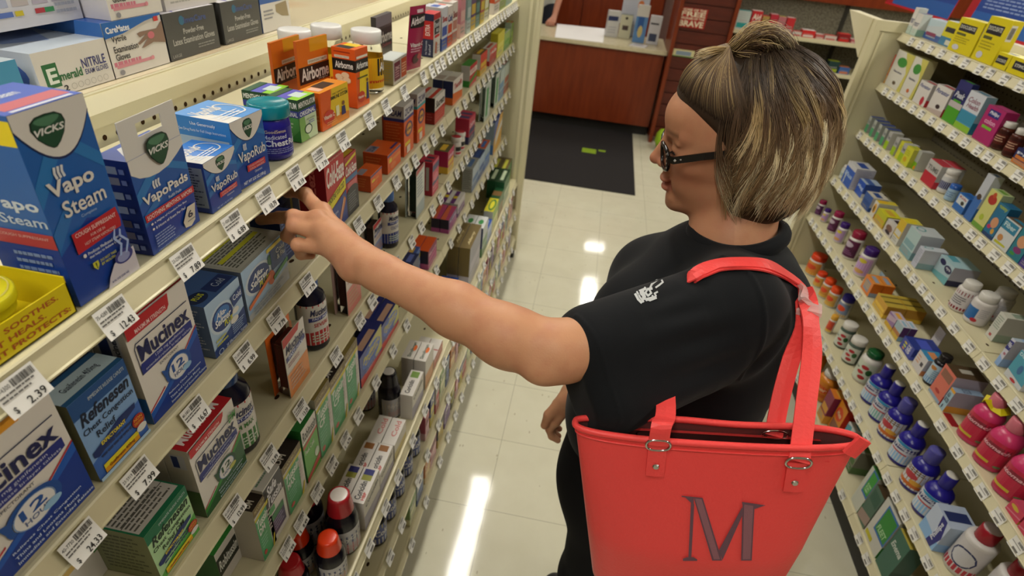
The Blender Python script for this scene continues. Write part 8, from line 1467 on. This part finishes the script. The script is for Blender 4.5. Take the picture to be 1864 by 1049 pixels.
for (x1, y1, x2, y2) in ((1197, 806, 1191, 862), (1450, 838, 1441, 890)):
    tb = MB(); rv = MB(); dr = MB()
    a, b = onbag(x1, y1, .003), onbag(x2, y2, .003); ribbon(tb, [a, (a * 2 + b) / 3, (a + 2 * b) / 3, b], [BX] * 4, w=.0108, th=.003)
    c = a * .35 + b * .65 + (onbag(x1, y1, .006) - a); e = _n(onbag(x1, y1, .01) - onbag(x1, y1, .0)); k_ = 14
    v = [c + .0042 * (BX * math.cos(2 * math.pi * i / k_) + BDn * math.sin(2 * math.pi * i / k_)) for i in range(k_)]; v += [p + e * .0015 - (p - c) * .25 for p in v]
    rv.add(v, [(i, (i + 1) % k_, k_ + (i + 1) % k_, k_ + i) for i in range(k_)] + [tuple(range(k_, 2 * k_))], '#c8c8c8')
    cc = a + e * .003 - BDn * .002; ring = [cc + BX * .0155 * math.cos(t) * (abs(math.cos(t)) ** -.35 if abs(math.cos(t)) > .05 else 1) * .9 + BDn * .0085 * math.sin(t) for t in np.linspace(0, 2 * math.pi, 25)[:-1]]
    dr.tube(ring, .0016, '#b8b8b8', closed=True, seg=6); bput(tb, 'strap_tab', LEATH); bput(rv, 'rivet', CHROME); bput(dr, 'strap_ring', CHROME)
for (x1, y1, yy) in ((1411, 792, .528), (1180, 790, .528)):
    dr = MB(); cc = at(x1, y1, y=yy); dr.tube([cc + BX * .0150 * math.cos(t) + BDn * .0070 * math.sin(t) for t in np.linspace(0, 2 * math.pi, 20)[:-1]], .0015, '#b8b8b8', closed=True, seg=6); bput(dr, 'strap_ring', CHROME)
wb = MB(); p0, p1 = onshirt(1459, 533, .007), at(1472, 572, y=.642); ribbon(wb, [p0, (p0 + p1) / 2 + [.003, 0, .001], p1], [vy, vy, vy * .6 + BX * .6], w=.0145, th=.006); bput(wb, 'clear_wrap', mat('cloudy_plastic', '#e8c8c4', rough=.3, alpha=.55))
zb = MB(); a, b = at(1545, 828, y=.490), at(1574, 800, y=.495); ribbon(zb, [a, (a + b) / 2, b], [BDn * .7 + BX * .7] * 3, w=.0085, th=.004); bput(zb, 'zip_tab', LEATH)
# the letter M, laid on the leather
mm = MB()
def lm_(x, y): return (980 + x / 3.006, 700 + y / 3.006)
def mpoly(P2, off, col):
    P2 = [lm_(*p) for p in P2]; q = [onbag(*p, off) for p in P2]; mm.add(q, [tuple(range(len(q)))], col)
OUT = ([(783, 604), (895, 615), (897, 622), (783, 610)], [(795, 606), (850, 612), (848, 660), (832, 640), (812, 622)], [(834, 640), (852, 650), (836, 940), (820, 940)], [(848, 611), (898, 616), (1004, 958), (950, 958)], [(1112, 668), (1124, 690), (1006, 955), (985, 905)], [(1116, 640), (1182, 650), (1166, 958), (1108, 958)], [(1112, 637), (1242, 656), (1205, 668), (1184, 676), (1118, 668)], [(790, 948), (812, 940), (848, 940), (868, 952), (868, 960), (790, 960)])
for P2 in OUT: mpoly(P2, .0016, '#6a4a56')
for P2 in ([(856, 618), (892, 622), (992, 950), (958, 950)], [(1124, 650), (1174, 658), (1158, 950), (1116, 950)]): mpoly(P2, .0019, '#8f5f68')
bput(mm, 'letter_m', mat('embroidery', vc=True, rough=.7, bump=(1500, .6, .0005, 1)))
# ------------------------------------------------------------------ person standing behind the counter, only a forearm in the picture
def build_clerk():
    root = empty('person', (-.72, 6.42, 0), 0, 'person behind the pharmacy counter, only a bare forearm and resting hand showing', 'person'); bpy.context.view_layer.update()
    A = np.array([-.72, 6.42, 0.]); sh, el, wr = np.array([-.56, 6.42, 1.36]), np.array([-.475, 6.27, 1.08]), np.array([-.500, 6.03, .835])
    g = SDF((-1.02, 6.0, 0), (-.36, 6.62, 1.74), .006)
    g.ell(A + [0, 0, 1.62], (.075, .095, .115), None, .01); g.ell(A + [0, -.09, 1.60], (.014, .02, .02), None, .01); g.cone(A + [0, .01, 1.38], A + [0, 0, 1.55], .055, .05, .03)
    g.ell(A + [0, 0, 1.2], (.19, .11, .22), None, .03); g.ell(A + [0, 0, .98], (.17, .11, .14), None, .05); g.cone(A + [-.15, 0, 1.37], A + [.15, 0, 1.37], .05, .05, .04)
    g.cone(sh, el, .048, .038, .02); g.cone(A + [-.17, 0, 1.36], A + [-.22, -.02, 1.08], .048, .038, .02); g.cone(A + [-.22, -.02, 1.08], A + [-.20, -.08, .85], .038, .026, .02)
    for s_ in (-1, 1): g.cone(A + [s_ * .09, 0, .88], A + [s_ * .09, 0, .45], .09, .06, .03); g.cone(A + [s_ * .09, 0, .45], A + [s_ * .09, 0, .09], .06, .04, .02); g.cone(A + [s_ * .09, 0, .045], A + [s_ * .09, -.14, .035], .042, .034, .02)
    P1, F1 = g.poly()
    g = SDF((-.62, 5.86, .755), (-.40, 6.32, 1.14), .003)
    g.cone(el + [0, .02, .02], wr, .039, .025, .01)
    for i, (dx, L) in enumerate(((-.034, .062), (-.013, .072), (.009, .070), (.029, .054))):
        K = wr + np.array([dx - .012, -.075, -.030]); g.cone(wr, K, .020, .013, .012); m_ = K + [-.004, -.028, -.006]; g.cone(K, m_, .0105, .0095, .004); g.cone(m_, [K[0] - .006, K[1] - L * .8, .7752], .0092, .0078, .003)
    g.cone(wr + [-.02, -.01, -.012], wr + [-.058, -.050, -.045], .014, .011, .01); g.cone(wr + [-.058, -.050, -.045], wr + [-.064, -.078, -.051], .0105, .0085, .004)
    P2, F2 = g.poly()
    sk = np.array(lin('#b88068'))
    organic('body', [(P1, F1), (P2, F2)], SKIN, root, lambda V: np.tile(sk, (len(V), 1)))
    g = SDF((-1.05, 6.2, .75), (-.36, 6.64, 1.46), .008)
    g.ell(A + [0, 0, 1.2], (.205, .125, .23), None, .03); g.ell(A + [0, 0, .95], (.19, .13, .17), None, .05); g.cone(A + [-.15, 0, 1.37], A + [.15, 0, 1.37], .065, .065, .04); g.cone(sh, el * .8 + sh * .2, .062, .058, .02); g.cone(A + [-.17, 0, 1.36], A + [-.22, -.02, 1.08], .06, .055, .02)
    P3, F3 = g.poly(); organic('shirt', [(P3, F3)], mat('grey_white_cotton', '#c4c6c0', rough=.85), root)
    g = SDF((-.95, 6.25, .03), (-.48, 6.6, .98), .008)
    for s_ in (-1, 1): g.cone(A + [s_ * .085, 0, .88], A + [s_ * .09, 0, .45], .105, .075, .03); g.cone(A + [s_ * .09, 0, .45], A + [s_ * .09, 0, .10], .075, .06, .02)
    P4, F4 = g.poly(); organic('trousers', [(P4, F4)], mat('navy_trousers', '#20242f', rough=.85), root)
    g = SDF(A + [-.12, -.12, 1.55], A + [.12, .14, 1.78], .006); g.ell(A + [0, .015, 1.65], (.088, .10, .105), None, .01); g.ell(A + [0, -.10, 1.60], (.09, .06, .09), None, .01, '-'); P5_, F5 = g.poly(); organic('hair', [(P5_, F5)], mat('brown_hair', '#3a2a1e', rough=.5), root)
build_clerk()
# ------------------------------------------------------------------ labels: tell look-alikes apart by their neighbours
def finish_labels():
    words = lambda t: len(t.split())
    seen = {}
    for o in list(bpy.data.objects):
        if o.parent is None and o.get('label') and not o.get('kind'): seen.setdefault(o['label'], []).append(o)
    pos = {id(o): None for o in ()}
    by = {}
    for side, k, y, o, d in ITEMS: by.setdefault((side, k), []).append((y, o.name, d))
    for v in by.values(): v.sort(key=lambda q: q[0])
    used = set(seen)
    for lab, obs in seen.items():
        if len(obs) < 2: continue
        for o in obs:
            for key, v in by.items():
                names = [q[1] for q in v]
                if o.name in names:
                    i = names.index(o.name)
                    nb = next((v[j][2] for j in (i - 1, i + 1, i - 2, i + 2, i - 3, i + 3) if 0 <= j < len(v) and v[j][2] != lab and not v[j][2].startswith(lab[:14])), None)
                    base = lab.split(' on the ')[0] if key[1] in 'FG' else lab
                    if nb:
                        new = base + ' beside the ' + nb.split(' on the ')[0].split(',')[0]
                        new = ' '.join(new.split()[:16])
                        n = 2
                        if new in used: new = ' '.join((base + ', next to the ' + nb).split()[:16])
                        o['label'] = new; used.add(new)
finish_labels()
for o in bpy.data.objects:
    if o.get('label') and o.parent is None: o['label'] = ' '.join(o['label'].split()[:16])
